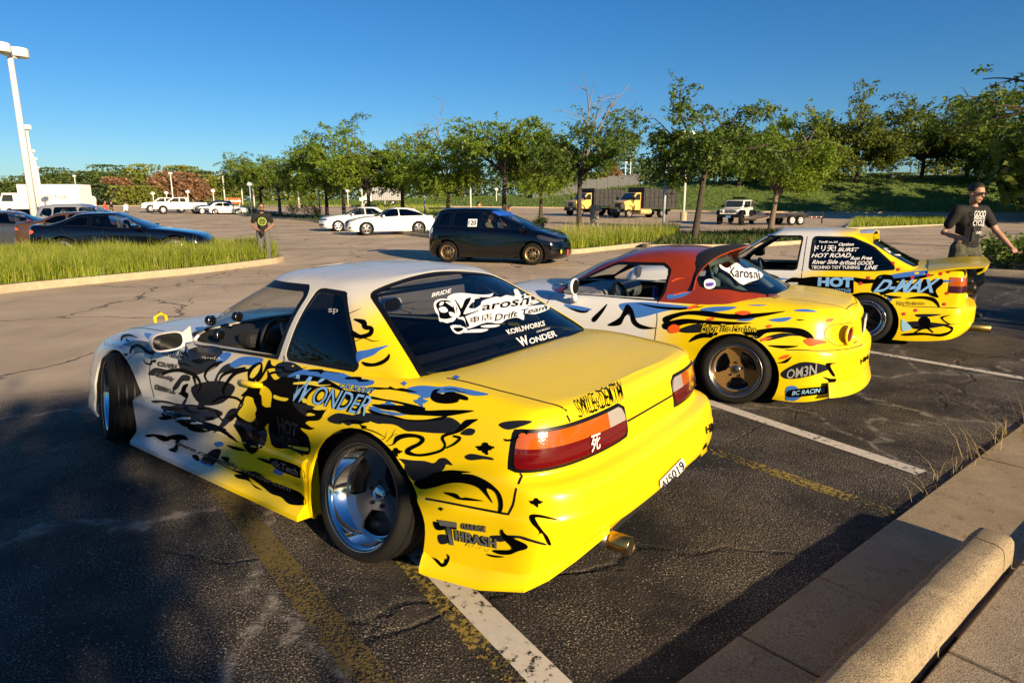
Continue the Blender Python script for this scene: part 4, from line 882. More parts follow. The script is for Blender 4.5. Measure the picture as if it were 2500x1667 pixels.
mi_g = [
 lv([(-.22, .835), (0, .80), (.3, .775), (1.0, .765), (1.6, .76), (1.9, .79)], [(0, .66), (.3, .725), (.8, .72), (1.6, .68)], -.27, 1.93, cr=.5, nr=2.3, cf=.45, nf=2.3),
 lv([(-.20, .865), (0, .85), (.3, .83), (1.0, .82), (1.55, .80), (1.85, .82)], [(0, .64), (.3, .705), (.8, .70), (1.55, .665)], -.23, 1.86, cr=.5, nr=2.3, cf=.43, nf=2.3),
 lv([(.0, .97), (.4, .965), (1.0, .955), (1.4, .93), (1.6, .94)], [(.2, .60), (.45, .65), (.8, .655), (1.4, .61)], -.04, 1.63, cr=.5, nr=2.3, cf=.42, nf=2.4),
 lv([(.2, 1.07), (.5, 1.07), (.9, 1.06), (1.2, 1.04), (1.35, 1.05)], [(.35, .54), (.6, .585), (.85, .59), (1.2, .555)], .14, 1.42, cr=.46, nr=2.4, cf=.38, nf=2.5),
 lv([(.35, 1.13), (.6, 1.135), (.9, 1.12), (1.15, 1.10)], [(.5, .48), (.7, .515), (.9, .52), (1.1, .49)], .29, 1.27, cr=.4, nr=2.5, cf=.34, nf=2.6),
 lv([(.42, 1.165), (.65, 1.175), (.9, 1.16), (1.15, 1.13)], [(.5, .40), (.75, .43), (1.0, .42)], .38, 1.2, cr=.38, nr=2.5, cf=.32, nf=2.6),
 lv([(.5, 1.19), (.7, 1.20), (.95, 1.185), (1.1, 1.155)], [(.5, .22), (.75, .23), (1.0, .22)], .44, 1.17, cr=.32, nr=2.5, cf=.3),
 lv([(.5, 1.195), (.7, 1.208), (.95, 1.192), (1.1, 1.16)], [(0, 0)], .46, 1.165, cr=.3, nr=2.5, cf=.3)]
MPOS = Vector((2.265, 5.62, 0)) + Vector((math.sin(R(-59)), math.cos(R(-59)), 0)) * .07
mi_paint = fade_paint('roadster_fade', (.62, .63, .64), YEL, .60, 1.0, .3)
mi_top = mat('orange_hardtop', (.22, .026, .004), .22, coat=.5, noise=(5, .9, 1.1))
MI = Car('drift_roadster', 'small yellow roadster with burnt orange hardtop and gold three-spoke wheels', None, MPOS, -59, mi_levels, mi_g, mi_paint, 4, 3,
         arches=[(0, .245, .335), (2.265, .245, .33)], hole=[(-.2, -.5), (-.2, .52), (.3, .66), (1.0, .67), (1.6, .62), (1.85, .4), (1.88, -.5)], roofpaint=mi_top)
MI.cut('gh', region('plan', [(-.235, -.2), (-.23, .2), (-.14, .44), (.04, .585), (.25, .655), (.36, .655), (.43, .52), (.40, .40), (.335, .25), (.33, -.2)], .04), 'rear_window', MATS['tint_light'], .005, ring=.022)
MI.cut('gh', region('plan', [(1.90, -.2), (1.90, .2), (1.80, .41), (1.62, .585), (1.18, .43), (1.22, .2), (1.225, -.2)], .03), 'windshield', GLASS, .005, ring=.02)
MI.cut('gh', region('side', [(1.64, .79), (.70, .785), (.66, .85), (.64, 1.03), (.70, 1.065), (1.14, 1.05)], .02, lim=Lpos), 'door_window', None, 0, ring=.025)
eye = region('end', [(.40, .53), (.66, .53), (.70, .60), (.66, .68), (.42, .68), (.36, .60)], .05, lim=lambda V: V[:, 0] + .45)
MI.cut('body', eye, 'tail_lamp_cover', mat('cover_yellow', YEL, .26, coat=.25), .0, ring=.006)
MI.finish()
P_ = MI.root
MI.gaps([('side', [(.69, .77), (.67, .62), (.68, .45), (.72, .33)]), ('side', [(1.72, .76), (1.76, .6), (1.74, .36)]), ('side', [(-.86, .50), (-.5, .50), (-.36, .49)]), ('plan', [(-.30, .50), (-.55, .49), (-.72, .42), (-.77, .0)])], .007)
gold = mat('bronze_gold', (.50, .29, .10), .3, .7)
for sg, left in ((1, True), (-1, False)):
    wheel(P_, (.0, sg * .745, .275), .275, .215, .208, .065, 'tri', gold, mat('brushed_lip', (.42, .40, .38), .22, 1.0), left, camber=5, nsp=3, n=56, stretch=.012)
    wheel(P_, (2.265, sg * .745, .275), .275, .21, .208, .05, 'tri', gold, MATS['brushed_lip'], left, camber=4, nsp=3, n=40)
MB().box((.95, 0, .14), (3.0, 1.1, .05)).build('underbody', MATS['underbody_black'], P_)
MB().box((.85, 0, .20), (1.9, 1.3, .03)).box((-.02, 0, .5), (.05, 1.2, .55)).box((.9, .66, .45), (1.8, .05, .5)).box((.9, -.66, .45), (1.8, .05, .5)).box((1.78, 0, .45), (.05, 1.3, .55)).build('cabin_tub', INT, P_)
o = MB().box((1.52, 0, .70), (.45, 1.25, .16)).build('dashboard', mat('dash_print', (.06, .06, .06), .5, noise=(22, .05, 6.0)), P_); bevel(o, .06, 3)
MB().box((0.0, 0, .79), (.40, 1.1, .03)).build('parcel_shelf', INT, P_)
for sg in (1, -1): seat(P_, .58, sg * .32, .24, SEATM, .72, .46)
steering_wheel(P_, 1.16, .33, .70, BLACK)
tape = mat('padded_bar', (.55, .62, .50), .6, noise=(30, .6, 1.1)); b = MB()
for sg in (1, -1): b.tube([(.20, sg * .55, .2), (.26, sg * .52, .95), (.38, sg * .44, 1.07)], .032, 10); b.tube([(.26, sg * .5, 1.0), (-.12, sg * .40, .75)], .03, 10)
b.tube([(.38, -.44, 1.07), (.38, .44, 1.07)], .032, 10); b.tube([(.30, .45, 1.05), (.24, -.45, .4)], .032, 10); b.build('roll_bar', tape, P_, True)
MB().tube([(.95, .02, .40), (.95, .02, .80)], .022, 10).build('handbrake_lever', mat('purple_handle', (.22, .08, .45), .35), P_, True)
for sg in (1, -1):                               # round chrome-backed mirrors
    b = MB(); b.lathe([(.001, .06), (.05, .05), (.072, .02), (.075, 0), (.066, -.004)], 20, 'x'); mo = b.build('door_mirror', WHITEP, P_, True); mo.location = (1.42, sg * .82, .86)
    b = MB(); b.lathe([(.066, -.003), (.001, -.002)], 20, 'x'); b.build('mirror_glass', MATS['mirror_glass'], mo)
    MB().tube([(.01, 0, -.07), (.02, -sg * .03, -.11), (.04, -sg * .06, -.13)], [.02, .022, .035], 8).build('mirror_stalk', WHITEP, mo, True)
# roof visor: an eyebrow over the rear window
EY = [(.42, .675, .86), (.455, .60, .98), (.45, .50, 1.09), (.42, .38, 1.15), (.39, .20, 1.18), (.38, 0, 1.188)]; EY = EY + [(x, -y, z) for x, y, z in EY[-2::-1]]
D_ = [.03, .07, .14, .20, .24, .25]; D_ = D_ + D_[-2::-1]
C_ = [[(x + .02, y * .97, z + .006), (x - d * .35, y * 1.0, z + .022), (x - d * .75, y * 1.03, z + .026), (x - d, y * 1.05, z + .020)] for (x, y, z), d in zip(EY, D_)]
sh = grid_shell(catmull(C_, 3, 4)); shell_obj('roof_visor', sh, mi_top, P_, .014)
for sg in (1, -1):
    b = MB(); b.lathe([(.082, .012), (.078, .0), (.066, .004), (.060, .03), (.001, .03)], 24, 'x'); o = b.build('tail_lamp_tunnel', MATS['cover_yellow'], P_, True); o.location = (-.787, sg * .55, .605); o.rotation_euler = (0, 0, sg * -.35)
    b = MB(); b.lathe([(.001, .0), (.058, .004)], 24, 'x'); q = b.build('tail_lamp_lens', REDL, o, True); q.location = (.012, 0, 0)
    b = MB(); b.box((0, 0, 0), (.09, .025, .018)); q = b.build('hardtop_latch', CHROME, P_); q.location = (-.20, sg * .50, .855); q.rotation_euler = (0, 0, sg * -.5)
# rear lip under the bumper
G = []
for a in np.linspace(-1.15, 1.15, 25): G.append([(-.36 - (.545 + .03 * u) * math.cos(a) ** .6, (.795 + .03 * u) * math.sin(a) / math.sin(1.15), .27 - .05 * u * 0 - .11 * u) for u in np.linspace(0, 1, 5)])
sh = grid_shell(np.array(G)); shell_obj('bumper_lip', sh, MATS['cover_yellow'], P_, .012)
MB().box((-.835, 0, .60), (.02, .34, .16)).build('number_plate_recess', BLACK, P_)
MB().box((-.848, 0, .60), (.006, .30, .15)).build('number_plate', mat('plate_white', (.7, .7, .66), .4), P_)
MBV = MI.bvh()
# ---------------------------------------------------------------- boxy coupe with boot wing
ae_levels = [
 lv([(-1.0, .18), (-.8, .12), (-.4, .075), (.36, .10), (2.05, .10), (3.1, .12)], [(-.75, .76), (-.38, .79), (.36, .78), (2.05, .78), (2.8, .78)], -1.00, 3.15, cr=.35, nr=2.8, cf=.4),
 lv([(-1.02, .24), (-.4, .16), (.36, .16), (3.1, .18)], [(-.75, .78), (-.38, .80), (.36, .785), (2.05, .785), (2.8, .785)], -1.05, 3.18, cr=.36, nr=2.8, cf=.4),
 lv([(-1.02, .40), (-.4, .38), (.36, .34), (3.1, .32)], [(-.75, .775), (-.38, .80), (0, .82), (.36, .78), (2.05, .79), (2.4, .81), (2.8, .78)], -1.06, 3.18, cr=.36, nr=3.0, cf=.4),
 lv([(-1.02, .465), (-.4, .44), (.36, .42), (3.1, .40)], [(-.75, .77), (-.35, .795), (0, .815), (.36, .77), (1.2, .765), (2.05, .78), (2.4, .805), (2.8, .77)], -1.05, 3.17, cr=.36, nr=3.0, cf=.4),
 lv([(-.96, .50), (-.4, .49), (.36, .49), (3.1, .45)], [(-.75, .76), (-.35, .79), (0, .81), (.36, .77), (1.2, .765), (2.05, .775), (2.4, .80), (2.8, .765)], -.955, 3.14, cr=.2, nr=4, cf=.3),
 lv([(-.95, .64), (0, .64), (1.2, .62), (3.1, .55)], [(-.75, .755), (0, .785), (1.2, .765), (2.4, .775), (2.8, .76)], -.945, 3.12, cr=.18, nr=4.5, cf=.3),
 lv([(-.93, .80), (0, .775), (1.2, .74), (2.4, .70), (3.1, .63)], [(-.75, .745), (0, .765), (1.2, .755), (2.4, .755), (2.8, .74)], -.925, 3.08, cr=.16, nr=5, cf=.3),
 lv([(-.90, .865), (-.3, .835), (.3, .81), (1.2, .775), (2.0, .74), (2.5, .72), (3.0, .66)], [(-.75, .715), (0, .735), (1.2, .735), (2.4, .72), (2.8, .70)], -.905, 3.04, cr=.16, nr=5, cf=.3),
 lv([(-.88, .89), (-.4, .87), (.3, .83), (1.2, .79), (2.0, .77), (2.5, .75), (3.0, .68)], [(-.75, .65), (0, .68), (1.2, .68), (2.8, .62)], -.885, 3.0, cr=.15, nr=5, cf=.3),
 lv([(-.88, .905), (-.4, .89), (.3, .84), (1.2, .80), (2.0, .785), (2.5, .765), (3.0, .69)], [(-.75, .33), (2.8, .3)], -.875, 2.98, cr=.15, nr=5, cf=.3),
 lv([(-.88, .91), (-.4, .893), (.3, .84), (1.2, .80), (2.0, .79), (2.5, .77), (3.0, .695)], [(0, 0)], -.87, 2.97, cr=.15, nr=5, cf=.3)]
ae_g = [
 lv([(-.45, .875), (-.2, .825), (.3, .80), (1.2, .765), (1.7, .75), (1.95, .78)], [(-.3, .70), (0, .735), (1.0, .735), (1.65, .715)], -.50, 1.98, cr=.28, nr=4.2, cf=.38, nf=2.6),
 lv([(-.42, .895), (-.2, .875), (.3, .85), (1.2, .82), (1.65, .80), (1.9, .81)], [(-.3, .685), (0, .72), (1.0, .72), (1.6, .70)], -.455, 1.90, cr=.28, nr=4.2, cf=.36, nf=2.6),
 lv([(-.2, 1.01), (.3, 1.0), (1.0, .99), (1.5, .97)], [(-.05, .645), (.2, .67), (1.0, .675), (1.5, .65)], -.23, 1.67, cr=.28, nr=4.2, cf=.34, nf=2.8),
 lv([(.0, 1.14), (.4, 1.14), (1.0, 1.13), (1.25, 1.11)], [(.15, .60), (.4, .62), (1.0, .625), (1.25, .605)], -.01, 1.41, cr=.27, nr=4.2, cf=.30, nf=3.2),
 lv([(.15, 1.225), (.4, 1.225), (1.0, 1.215), (1.2, 1.195)], [(.3, .555), (.5, .575), (1.0, .575), (1.15, .56)], .135, 1.24, cr=.25, nr=4.2, cf=.26, nf=3.5),
 lv([(.2, 1.26), (.5, 1.265), (1.0, 1.255), (1.15, 1.235)], [(.35, .50), (.55, .515), (1.0, .515)], .195, 1.16, cr=.24, nr=4.2, cf=.25, nf=3.5),
 lv([(.25, 1.278), (.5, 1.287), (1.0, 1.278)], [(.35, .28), (1.0, .29)], .235, 1.12, cr=.22, nr=4.2, cf=.22),
 lv([(.25, 1.282), (.5, 1.292), (1.0, 1.282)], [(0, 0)], .24, 1.115, cr=.22, nr=4.2, cf=.22)]
APOS = Vector((4.632, 7.86, 0)) + Vector((math.sin(R(-57)), math.cos(R(-57)), 0)) * .15
ae_paint = fade_paint('hachi_fade', (.60, .61, .62), YEL, .78, 1.25, .45); ae_roof = fade_paint('hachi_fade_roof', (.58, .59, .60), YEL, .55, .95, .30)
AE = Car('boxy_drift_coupe', 'boxy yellow and silver coupe with boot wing and sponsor stickers on dark quarter window', None, APOS, -57, ae_levels, ae_g, ae_paint, 4, 3,
         arches=[(0, .25, .345), (2.40, .25, .34)], hole=[(-.42, -.5), (-.42, .62), (.2, .68), (1.0, .68), (1.7, .64), (1.93, .3), (1.93, -.5)], roofpaint=ae_roof)
AE.cut('gh', region('plan', [(-.455, -.2), (-.45, .3), (-.40, .60), (.125, .475), (.155, .2), (.155, -.2)], .03), 'rear_window', TINT, .005, ring=.022)
AE.cut('gh', region('plan', [(1.94, -.2), (1.93, .25), (1.84, .52), (1.74, .605), (1.235, .475), (1.265, .2), (1.27, -.2)], .03), 'windshield', GLASS, .005, ring=.02)
AE.cut('gh', region('side', [(1.68, .80), (.80, .815), (.78, 1.19), (1.16, 1.18)], .02, lim=Lpos), 'door_window', None, 0, ring=.022)
AE.cut('gh', region('side', [(.645, .825), (-.20, .852), (-.24, .88), (.02, 1.10), (.24, 1.19), (.645, 1.19)], .03, lim=Lpos), 'quarter_window', DARKGLASS, .004, ring=.018)
reg, AE.body = carve(AE.body, region('side', [(-.60, .64), (-1.3, .64), (-1.3, .805), (-.60, .81)], .01, lim=lambda V: np.maximum(.45 - V[:, 1], V[:, 0] + .60)))
reg, rest = carve(reg, lambda V: V[:, 0] + .76); AE.body = Sh(np.vstack([AE.body.V, rest.V]) if rest.F else AE.body.V, list(AE.body.F) + [tuple(i + len(AE.body.V) for i in f) for f in rest.F])
up, lo = carve(reg, lambda V: .715 - V[:, 2])
AE.extra += [('tail_lamp_indicator', up, AMBER, .004, .01), ('tail_lamp_brake', lo, mat('lamp_smoked', (.05, .01, .02), .1, coat=1), .004, .01)]
AE.finish()
P_ = AE.root
AE.gaps([('side', [(.72, 1.2), (.72, .80), (.715, .6), (.74, .30)]), ('side', [(1.80, .75), (1.82, .5), (1.80, .3)]), ('side', [(-.93, .485), (-.36, .465)]), ('plan', [(-.5, .62), (-.86, .61)])], .008)
for sg, left in ((1, True), (-1, False)):
    wheel(P_, (.0, sg * .72, .282), .282, .21, .21, .07, 'spoke', mat('gunmetal', (.05, .05, .055), .35, .8), polished, left, camber=4, nsp=5, n=44, stretch=.012)
    wheel(P_, (2.40, sg * .73, .282), .282, .20, .21, .05, 'spoke', MATS['gunmetal'], polished, left, camber=3, nsp=5, n=32)
MB().box((1.0, 0, .14), (3.2, 1.1, .05)).build('underbody', MATS['underbody_black'], P_)
MB().box((.85, 0, .20), (2.2, 1.3, .03)).box((-.2, 0, .5), (.05, 1.25, .65)).box((.8, .68, .45), (2.1, .05, .5)).box((.8, -.68, .45), (2.1, .05, .5)).box((1.85, 0, .45), (.05, 1.3, .55)).build('cabin_tub', INT, P_)
o = MB().box((1.62, 0, .70), (.40, 1.3, .15)).build('dashboard', INT, P_); bevel(o, .04)
for sg in (1, -1): seat(P_, .70, sg * .33, .27, SEATM if sg > 0 else mat('seat_red', (.30, .02, .02), .8), .78, .46)
steering_wheel(P_, 1.24, .33, .74, BLACK)
for sg in (1, -1):
    o = MB().box((1.56, sg * .83, .90), (.12, .17, .12)).build('door_mirror', BLACK, P_); bevel(o, .03)
    MB().add([(1.498, sg * .76, .855), (1.498, sg * .90, .855), (1.498, sg * .90, .945), (1.498, sg * .76, .945)], [(0, 1, 2, 3)]).build('mirror_glass', MATS['mirror_glass'], o)
# boot wing, roof wing
wy = mat('wing_yellow', YEL, .26, coat=.25)
G = []
for t in np.linspace(-1, 1, 17):
    e = abs(t) ** 6
    G.append([(-.55 - .56 * u + .05 * e * u, t * .74, .905 + .040 * math.sin(u * 2.4) + .035 * u ** 2 - .05 * e * (1 - u * .4)) for u in np.linspace(0, 1, 7)] + [(-1.10 + .05 * e, t * .74, .93 - .05 * e), (-1.00, t * .73, .885 - .04 * e)])
sh = grid_shell(np.array(G)); shell_obj('boot_wing', sh, wy, P_, .02)
G = []
for t in np.linspace(-1, 1, 13): G.append([(.24 - .20 * u, t * .50, 1.262 - .05 * t * t + .03 * u - .02 * u * u) for u in np.linspace(0, 1, 5)])
sh = grid_shell(np.array(G)); shell_obj('roof_wing', sh, mat('wing_white', (.62, .62, .60), .35, coat=.5), P_, .012)
for sg in (1, -1): MB().add([(.26, sg * .50, 1.19), (.02, sg * .505, 1.12), (.03, sg * .50, 1.25), (.22, sg * .50, 1.24)], [(0, 1, 2, 3)]).build('roof_wing_end', wy, P_)
b = MB(); b.lathe([(.05, .16), (.052, -.12), (.046, -.125), (.045, 0), (.001, .0)], 24, 'x'); o = b.build('exhaust_pipe', MATS['burnt_titanium'], P_, True); o.location = (-1.08, .42, .24)
MB().box((-.96, 0, .60), (.012, .32, .16)).build('number_plate', MATS['plate_white'], P_)
for sg in (1, -1):
    b = MB(); b.lathe([(.001, -.03), (.06, -.025), (.07, .0), (.07, .06)], 20, 'x'); o = b.build('rear_fog_lamp', BLACK, P_, True); o.location = (-1.0, sg * .30, .66)
ABV = AE.bvh()
# ---------------------------------------------------------------- parked cars behind
def flat_paint(name, col, rough=.25, metal=0.0): return mat(name, col, rough, metal, .8)
def bg_car(name, label, group, pos, yaw, paint, sp, su=2, sv=2):
    """sp: wb, rear/front overhang, w, belt keys, deck/hood spine keys, cabin base/top, roof z, side windows, wheel look"""
    wb, ro, fo, W = sp['wb'], sp['ro'], sp['fo'], sp['w']; xr, xf = -ro, wb + fo; bz = sp['belt']; sill = sp.get('sill', .20); hood = sp['hood']
    zb = key(bz); zh = key(hood)
    xs = np.linspace(xr, xf, 12)
    def zk(f): return [(float(x), f(x)) for x in xs]
    top = lambda x: min(zb(x), zh(x) - .02)
    cr, cf, nr, nf = sp.get('cr', .35), sp.get('cf', .45), sp.get('nr', 3.0), sp.get('nf', 2.6)
    rx, fx = sp.get('rx', .06), sp.get('fx', .10)
    L = [lv(zk(lambda x: sill), [(0, W - .06)], xr + .08, xf - .08, cr=cr, cf=cf, nr=nr, nf=nf), lv(zk(lambda x: sill + .10), [(0, W - .01)], xr + .01, xf - .01, cr=cr, cf=cf, nr=nr, nf=nf),
         lv(zk(lambda x: sill + .3 * (top(x) - sill) + .06), [(0, W)], xr, xf, cr=cr, cf=cf, nr=nr, nf=nf), lv(zk(lambda x: sill + .65 * (top(x) - sill)), [(0, W), (wb * .5, W - .015), (wb, W)], xr + .01, xf - .02, cr=cr, cf=cf, nr=nr, nf=nf),
         lv(zk(lambda x: sill + .90 * (top(x) - sill)), [(0, W - .03)], xr + rx * .6, xf - fx * .6, cr=cr, cf=cf, nr=nr, nf=nf), lv(zk(top), [(0, W - .075)], xr + rx, xf - fx, cr=cr, cf=cf, nr=nr, nf=nf),
         lv(zk(lambda x: top(x) * .4 + zh(x) * .6), [(0, W - .17)], xr + rx + .05, xf - fx - .06, cr=cr * .8, cf=cf * .8, nr=nr, nf=nf), lv(zk(zh), [(0, W * .4)], xr + rx + .07, xf - fx - .08, cr=cr * .8, cf=cf * .8), lv(zk(lambda x: zh(x) + .006), [(0, 0)], xr + rx + .07, xf - fx - .09, cr=cr * .8, cf=cf * .8)]
    b0, b1, t0, t1, rz = sp['b0'], sp['b1'], sp['t0'], sp['t1'], sp['roof']; wt = sp.get('wt', W - .27); Gs = []
    rk = key(sp['roofk']) if 'roofk' in sp else (lambda x: rz)
    for q in (0, .12, .45, .8, 1.0):
        a, c = b0 + (t0 - b0) * q, b1 + (t1 - b1) * q; ww = (W - .085) + (wt - W + .085) * q ** 1.15
        Gs.append(lv(zk(lambda x, q=q: zb(x) - .02 + (rk(x) - .05 - zb(x) + .02) * q), [(0, ww)], a, c, cr=sp.get('gcr', .3), cf=.38, nr=3.2, nf=2.8))
    Gs += [lv(zk(lambda x: rk(x) - .018), [(0, wt - .06)], t0 + .07, t1 - .08, cr=.28, cf=.32), lv(zk(lambda x: rk(x)), [(0, wt * .5)], t0 + .11, t1 - .12, cr=.25, cf=.3), lv(zk(lambda x: rk(x) + .006), [(0, 0)], t0 + .12, t1 - .13, cr=.25, cf=.3)]
    Rw = sp['R']; ar = Rw + sp.get('gap', .05)
    c = Car(name, label, group, pos, yaw, L, Gs, paint, su, sv, arches=[(0, Rw, ar), (wb, Rw, ar)], ns=12, hole=[(b0 + .12, -.5), (b0 + .15, W - .22), (b0 + .5, W - .14), (b1 - .5, W - .14), (b1 - .15, W - .3), (b1 - .1, -.5)])
    c.well = (W - .42, W - .08)
    gl = sp.get('glass', TINT)
    for nm, poly, gm in sp['win']: c.cut('gh', region('side', poly, .03, lim=lambda V: .25 - V[:, 1]), nm, gm or gl, .004, ring=.016)
    f = lambda q: b1 + (t1 - b1) * q
    c.cut('gh', region('plan', [(f(.10), -.3), (f(.10), .35), (f(.14) - .08, W - .36), (f(.88) - .12, wt - .10), (f(.92), .3), (f(.93), -.3)], .03, lim=lambda V: zb(b1) - V[:, 2]), 'windshield', sp.get('wglass', gl), .004, ring=.015)
    f = lambda q: b0 + (t0 - b0) * q
    if not sp.get('norear'): c.cut('gh', region('plan', [(f(.15), -.3), (f(.15), .35), (f(.2) + .05, W - .33), (f(.85) + .06, wt - .10), (f(.9), .3), (f(.9), -.3)], .03), 'rear_window', gl, .004, ring=.015)
    for nm, view, poly, m, lim, r in sp.get('lamps', []): c.cut('body', region(view, poly, r, lim=lim), nm, m, -.002)
    c.finish(.012)
    if sp.get('gaps'): c.gaps(sp['gaps'], .012)
    for sg, left in ((1, True), (-1, False)):
        for x in (0, wb):
            wheel(c.root, (x, sg * (W - .115), Rw), Rw, .21, Rw * sp.get('rimf', .72), .02, sp.get('style', 'spoke'), sp['mrim'], sp.get('mlip', sp['mrim']), left, nsp=sp.get('nsp', 5), n=24, lug=False, camber=sp.get('camber', 0), steer=sp.get('steer', 0) if x else 0)
    UB = mat('underbody_black', (.004,) * 3, .9)
    MB().box((wb / 2, 0, sill + .02), (wb + .9, W * 1.3, .05)).build('underbody', UB, c.root)
    MB().box((wb * .5, 0, sill + .12), (2.1, W * 1.6, .04)).box((b0 + .5, 0, zb(0) - .25), (.08, W * 1.5, .45)).box((b1 - .45, 0, zb(b1) - .18), (.5, W * 1.5, .2)).build('cabin_tub', INT, c.root)
    for sg in (1, -1):
        seat(c.root, wb * .5 + .05, sg * .36, sill + .22, INTG, .75, .48)
        o = MB().box((b1 - .52, sg * (W + .06), zb(b1 - .5) + .07), (.13, .2, .13)).build('door_mirror', sp.get('mmir', paint), c.root); bevel(o, .04, 2)
        if sp.get('handles', True):
            for hx in sp.get('hx', (wb * .42, wb * .02 + .25)): MB().tube([(hx, sg * (W - .005), zb(hx) - .10), (hx + .2, sg * (W - .005), zb(hx) - .105)], .016, 6).build('door_handle', paint, c.root)
    return c
fr = lambda x: (lambda V: x - V[:, 0]); rrr = lambda x: (lambda V: V[:, 0] - x)
HEADL = mat('headlamp_glass', (.55, .57, .58), .1, .3, 1.0); DARKL = mat('headlamp_dark', (.06, .06, .07), .08, .2, 1.0); SILV = mat('alloy_silver', (.55, .55, .56), .3, .9); DKAL = mat('alloy_dark', (.03, .03, .032), .35, .7)
BRZ = mat('alloy_bronze', (.42, .29, .13), .35, .9); GRL = mat('grille_black', (.01, .01, .012), .5); WPT = flat_paint('car_white', (.80, .79, .76)); BPT = flat_paint('car_black', (.0012, .0012, .0016), .10)
def place(px, Y): return atx(px, Y)
# ---- black hatchback with race number
fit = dict(wb=2.45, ro=.70, fo=.82, w=.84, sill=.17, belt=[(-.7, .98), (0, .97), (1.2, .93), (2.2, .88), (3.2, .80)], hood=[(-.7, 1.02), (1.5, 1.02), (2.2, .985), (2.7, .90), (3.05, .76), (3.3, .62)],
  b0=-.64, b1=2.72, t0=-.42, t1=1.32, roof=1.48, roofk=[(-.5, 1.44), (.2, 1.49), (.9, 1.49), (1.5, 1.44)], wt=.60, R=.295, rimf=.68, nsp=8, style='thin', mrim=BRZ, cf=.5, fx=.14, gap=.06,
  glass=DARKGLASS, wglass=glass('visor_glass', (.45, .52, .55)), nf=2.3,
  win=[('quarter_window', [(-.32, 1.03), (.02, 1.01), (.02, 1.36), (-.20, 1.36)], None), ('rear_door_window', [(.12, 1.01), (.90, .97), (.90, 1.385), (.20, 1.39)], None), ('front_door_window', [(1.0, .965), (1.82, .925), (1.48, 1.22), (1.25, 1.36), (1.0, 1.385)], glass('open_window', (.9, .9, .9)))],
  lamps=[('headlamp', 'side', [(2.55, .79), (2.68, .80), (3.18, .64), (3.05, .615), (2.6, .70)], mat('headlamp_smoked', (.03, .03, .034), .08, coat=1), lambda V: np.maximum(2.3 - V[:, 0], .2 - V[:, 1]), .02), ('tail_lamp_brake', 'side', [(-.9, .64), (-.46, .62), (-.44, .80), (-.9, .82)], REDL, lambda V: np.maximum(V[:, 0] + .40, .5 - V[:, 1]), .01), ('tail_lamp_clear', 'side', [(-.9, .82), (-.44, .80), (-.44, .95), (-.9, .96)], HEADL, lambda V: np.maximum(V[:, 0] + .40, .5 - V[:, 1]), .01)],
  gaps=[('side', [(.95, .95), (.97, .6), (.95, .25)]), ('side', [(1.95, .90), (2.0, .6), (1.98, .25)]), ('side', [(.02, 1.0), (.15, .75), (.40, .5), (.5, .25)])], mmir=BPT)
FITP = place(1235, 17.6); FIT = bg_car('hatchback', 'lowered black hatchback with white race number on its rear door glass', None, (0, 0, 0), 0, BPT, fit, 3, 3)
FIT.root.location = gnd(1118, 640) + Vector((0, .55, 0)); FIT.root.rotation_euler[2] = R(-19)
bpy.context.view_layer.update()
fb = FIT.bvh(); fo_ = FIT.root
def on_car(car, bv, p, d):
    h = bv.ray_cast(Vector(p), Vector(d)); return h[0], h[1]
def side_text(car, bv, txt, x, z, size, m, sg=-1, extra=0.0, width=None, off=.006, shear=0):
    h = bv.ray_cast(Vector((x, sg * 3, z)), Vector((0, -sg, 0)))
    if h[0] is None: return
    n = h[1] if h[1].y * sg > 0 else -h[1]; xa = Vector((-sg, 0, 0)); xa = (xa - n * xa.dot(n)).normalized(); ya = n.cross(xa)
    M = Matrix((xa, ya, n)).transposed().to_4x4(); M.translation = h[0] + n * off
    flat_text('lettering', txt, M, size, m, car.root, extra=extra, width=width, shear=shear); return M
h = fb.ray_cast(Vector((.72, -3, 1.09)), Vector((0, 1, 0))); n = h[1] if h[1].y < 0 else -h[1]
xa = Vector((1, 0, 0)); xa = (xa - n * xa.dot(n)).normalized(); ya = n.cross(xa); Mx = Matrix((xa, ya, n)).transposed().to_4x4(); Mx.translation = h[0] + n * .014
MB().add([Mx @ Vector(p) for p in ((-.13, -.105, 0), (.13, -.105, 0), (.13, .105, 0), (-.13, .105, 0))], [(0, 1, 2, 3)]).build('number_panel', PW, fo_)
Mx.translation = h[0] + n * .018; flat_text('lettering', '120', Mx, .13, PB, fo_, extra=.03)
# windshield banner, spoiler, tow strap, lamp spots
b = MB()
V = []
for t in np.linspace(-1, 1, 11):
    for q in (.78, .955): V.append((2.72 + (1.32 - 2.72) * q - .17 * abs(t) ** 2.6 + .004, t * (.755 - .16 * q - .02), .0))
bvp = []
for v in V:
    h = fb.ray_cast(Vector((v[0], v[1], 4)), Vector((0, 0, -1))); bvp.append((h[0] + h[1] * .006) if h[0] is not None else Vector(v))
F = [(2 * i, 2 * i + 2, 2 * i + 3, 2 * i + 1) for i in range(10)]
mesh_obj('windshield_banner', bvp, F, mat('banner_blue', (.02, .10, .55), .4), fo_)
o = MB().box((-.52, 0, 1.475), (.30, 1.1, .035)).build('roof_spoiler', BPT, fo_); bevel(o, .015)
MB().box((3.28, -.28, .33), (.02, .05, .16)).build('tow_strap', mat('strap_red', (.75, .06, .02), .6), fo_)
b = MB(); b.lathe([(.001, .03), (.05, .015), (.055, 0)], 16, 'x'); o = b.build('fog_lamp', mat('fog_yellow', (.75, .75, .02), .2), fo_, True); o.location = (3.17, -.55, .36)
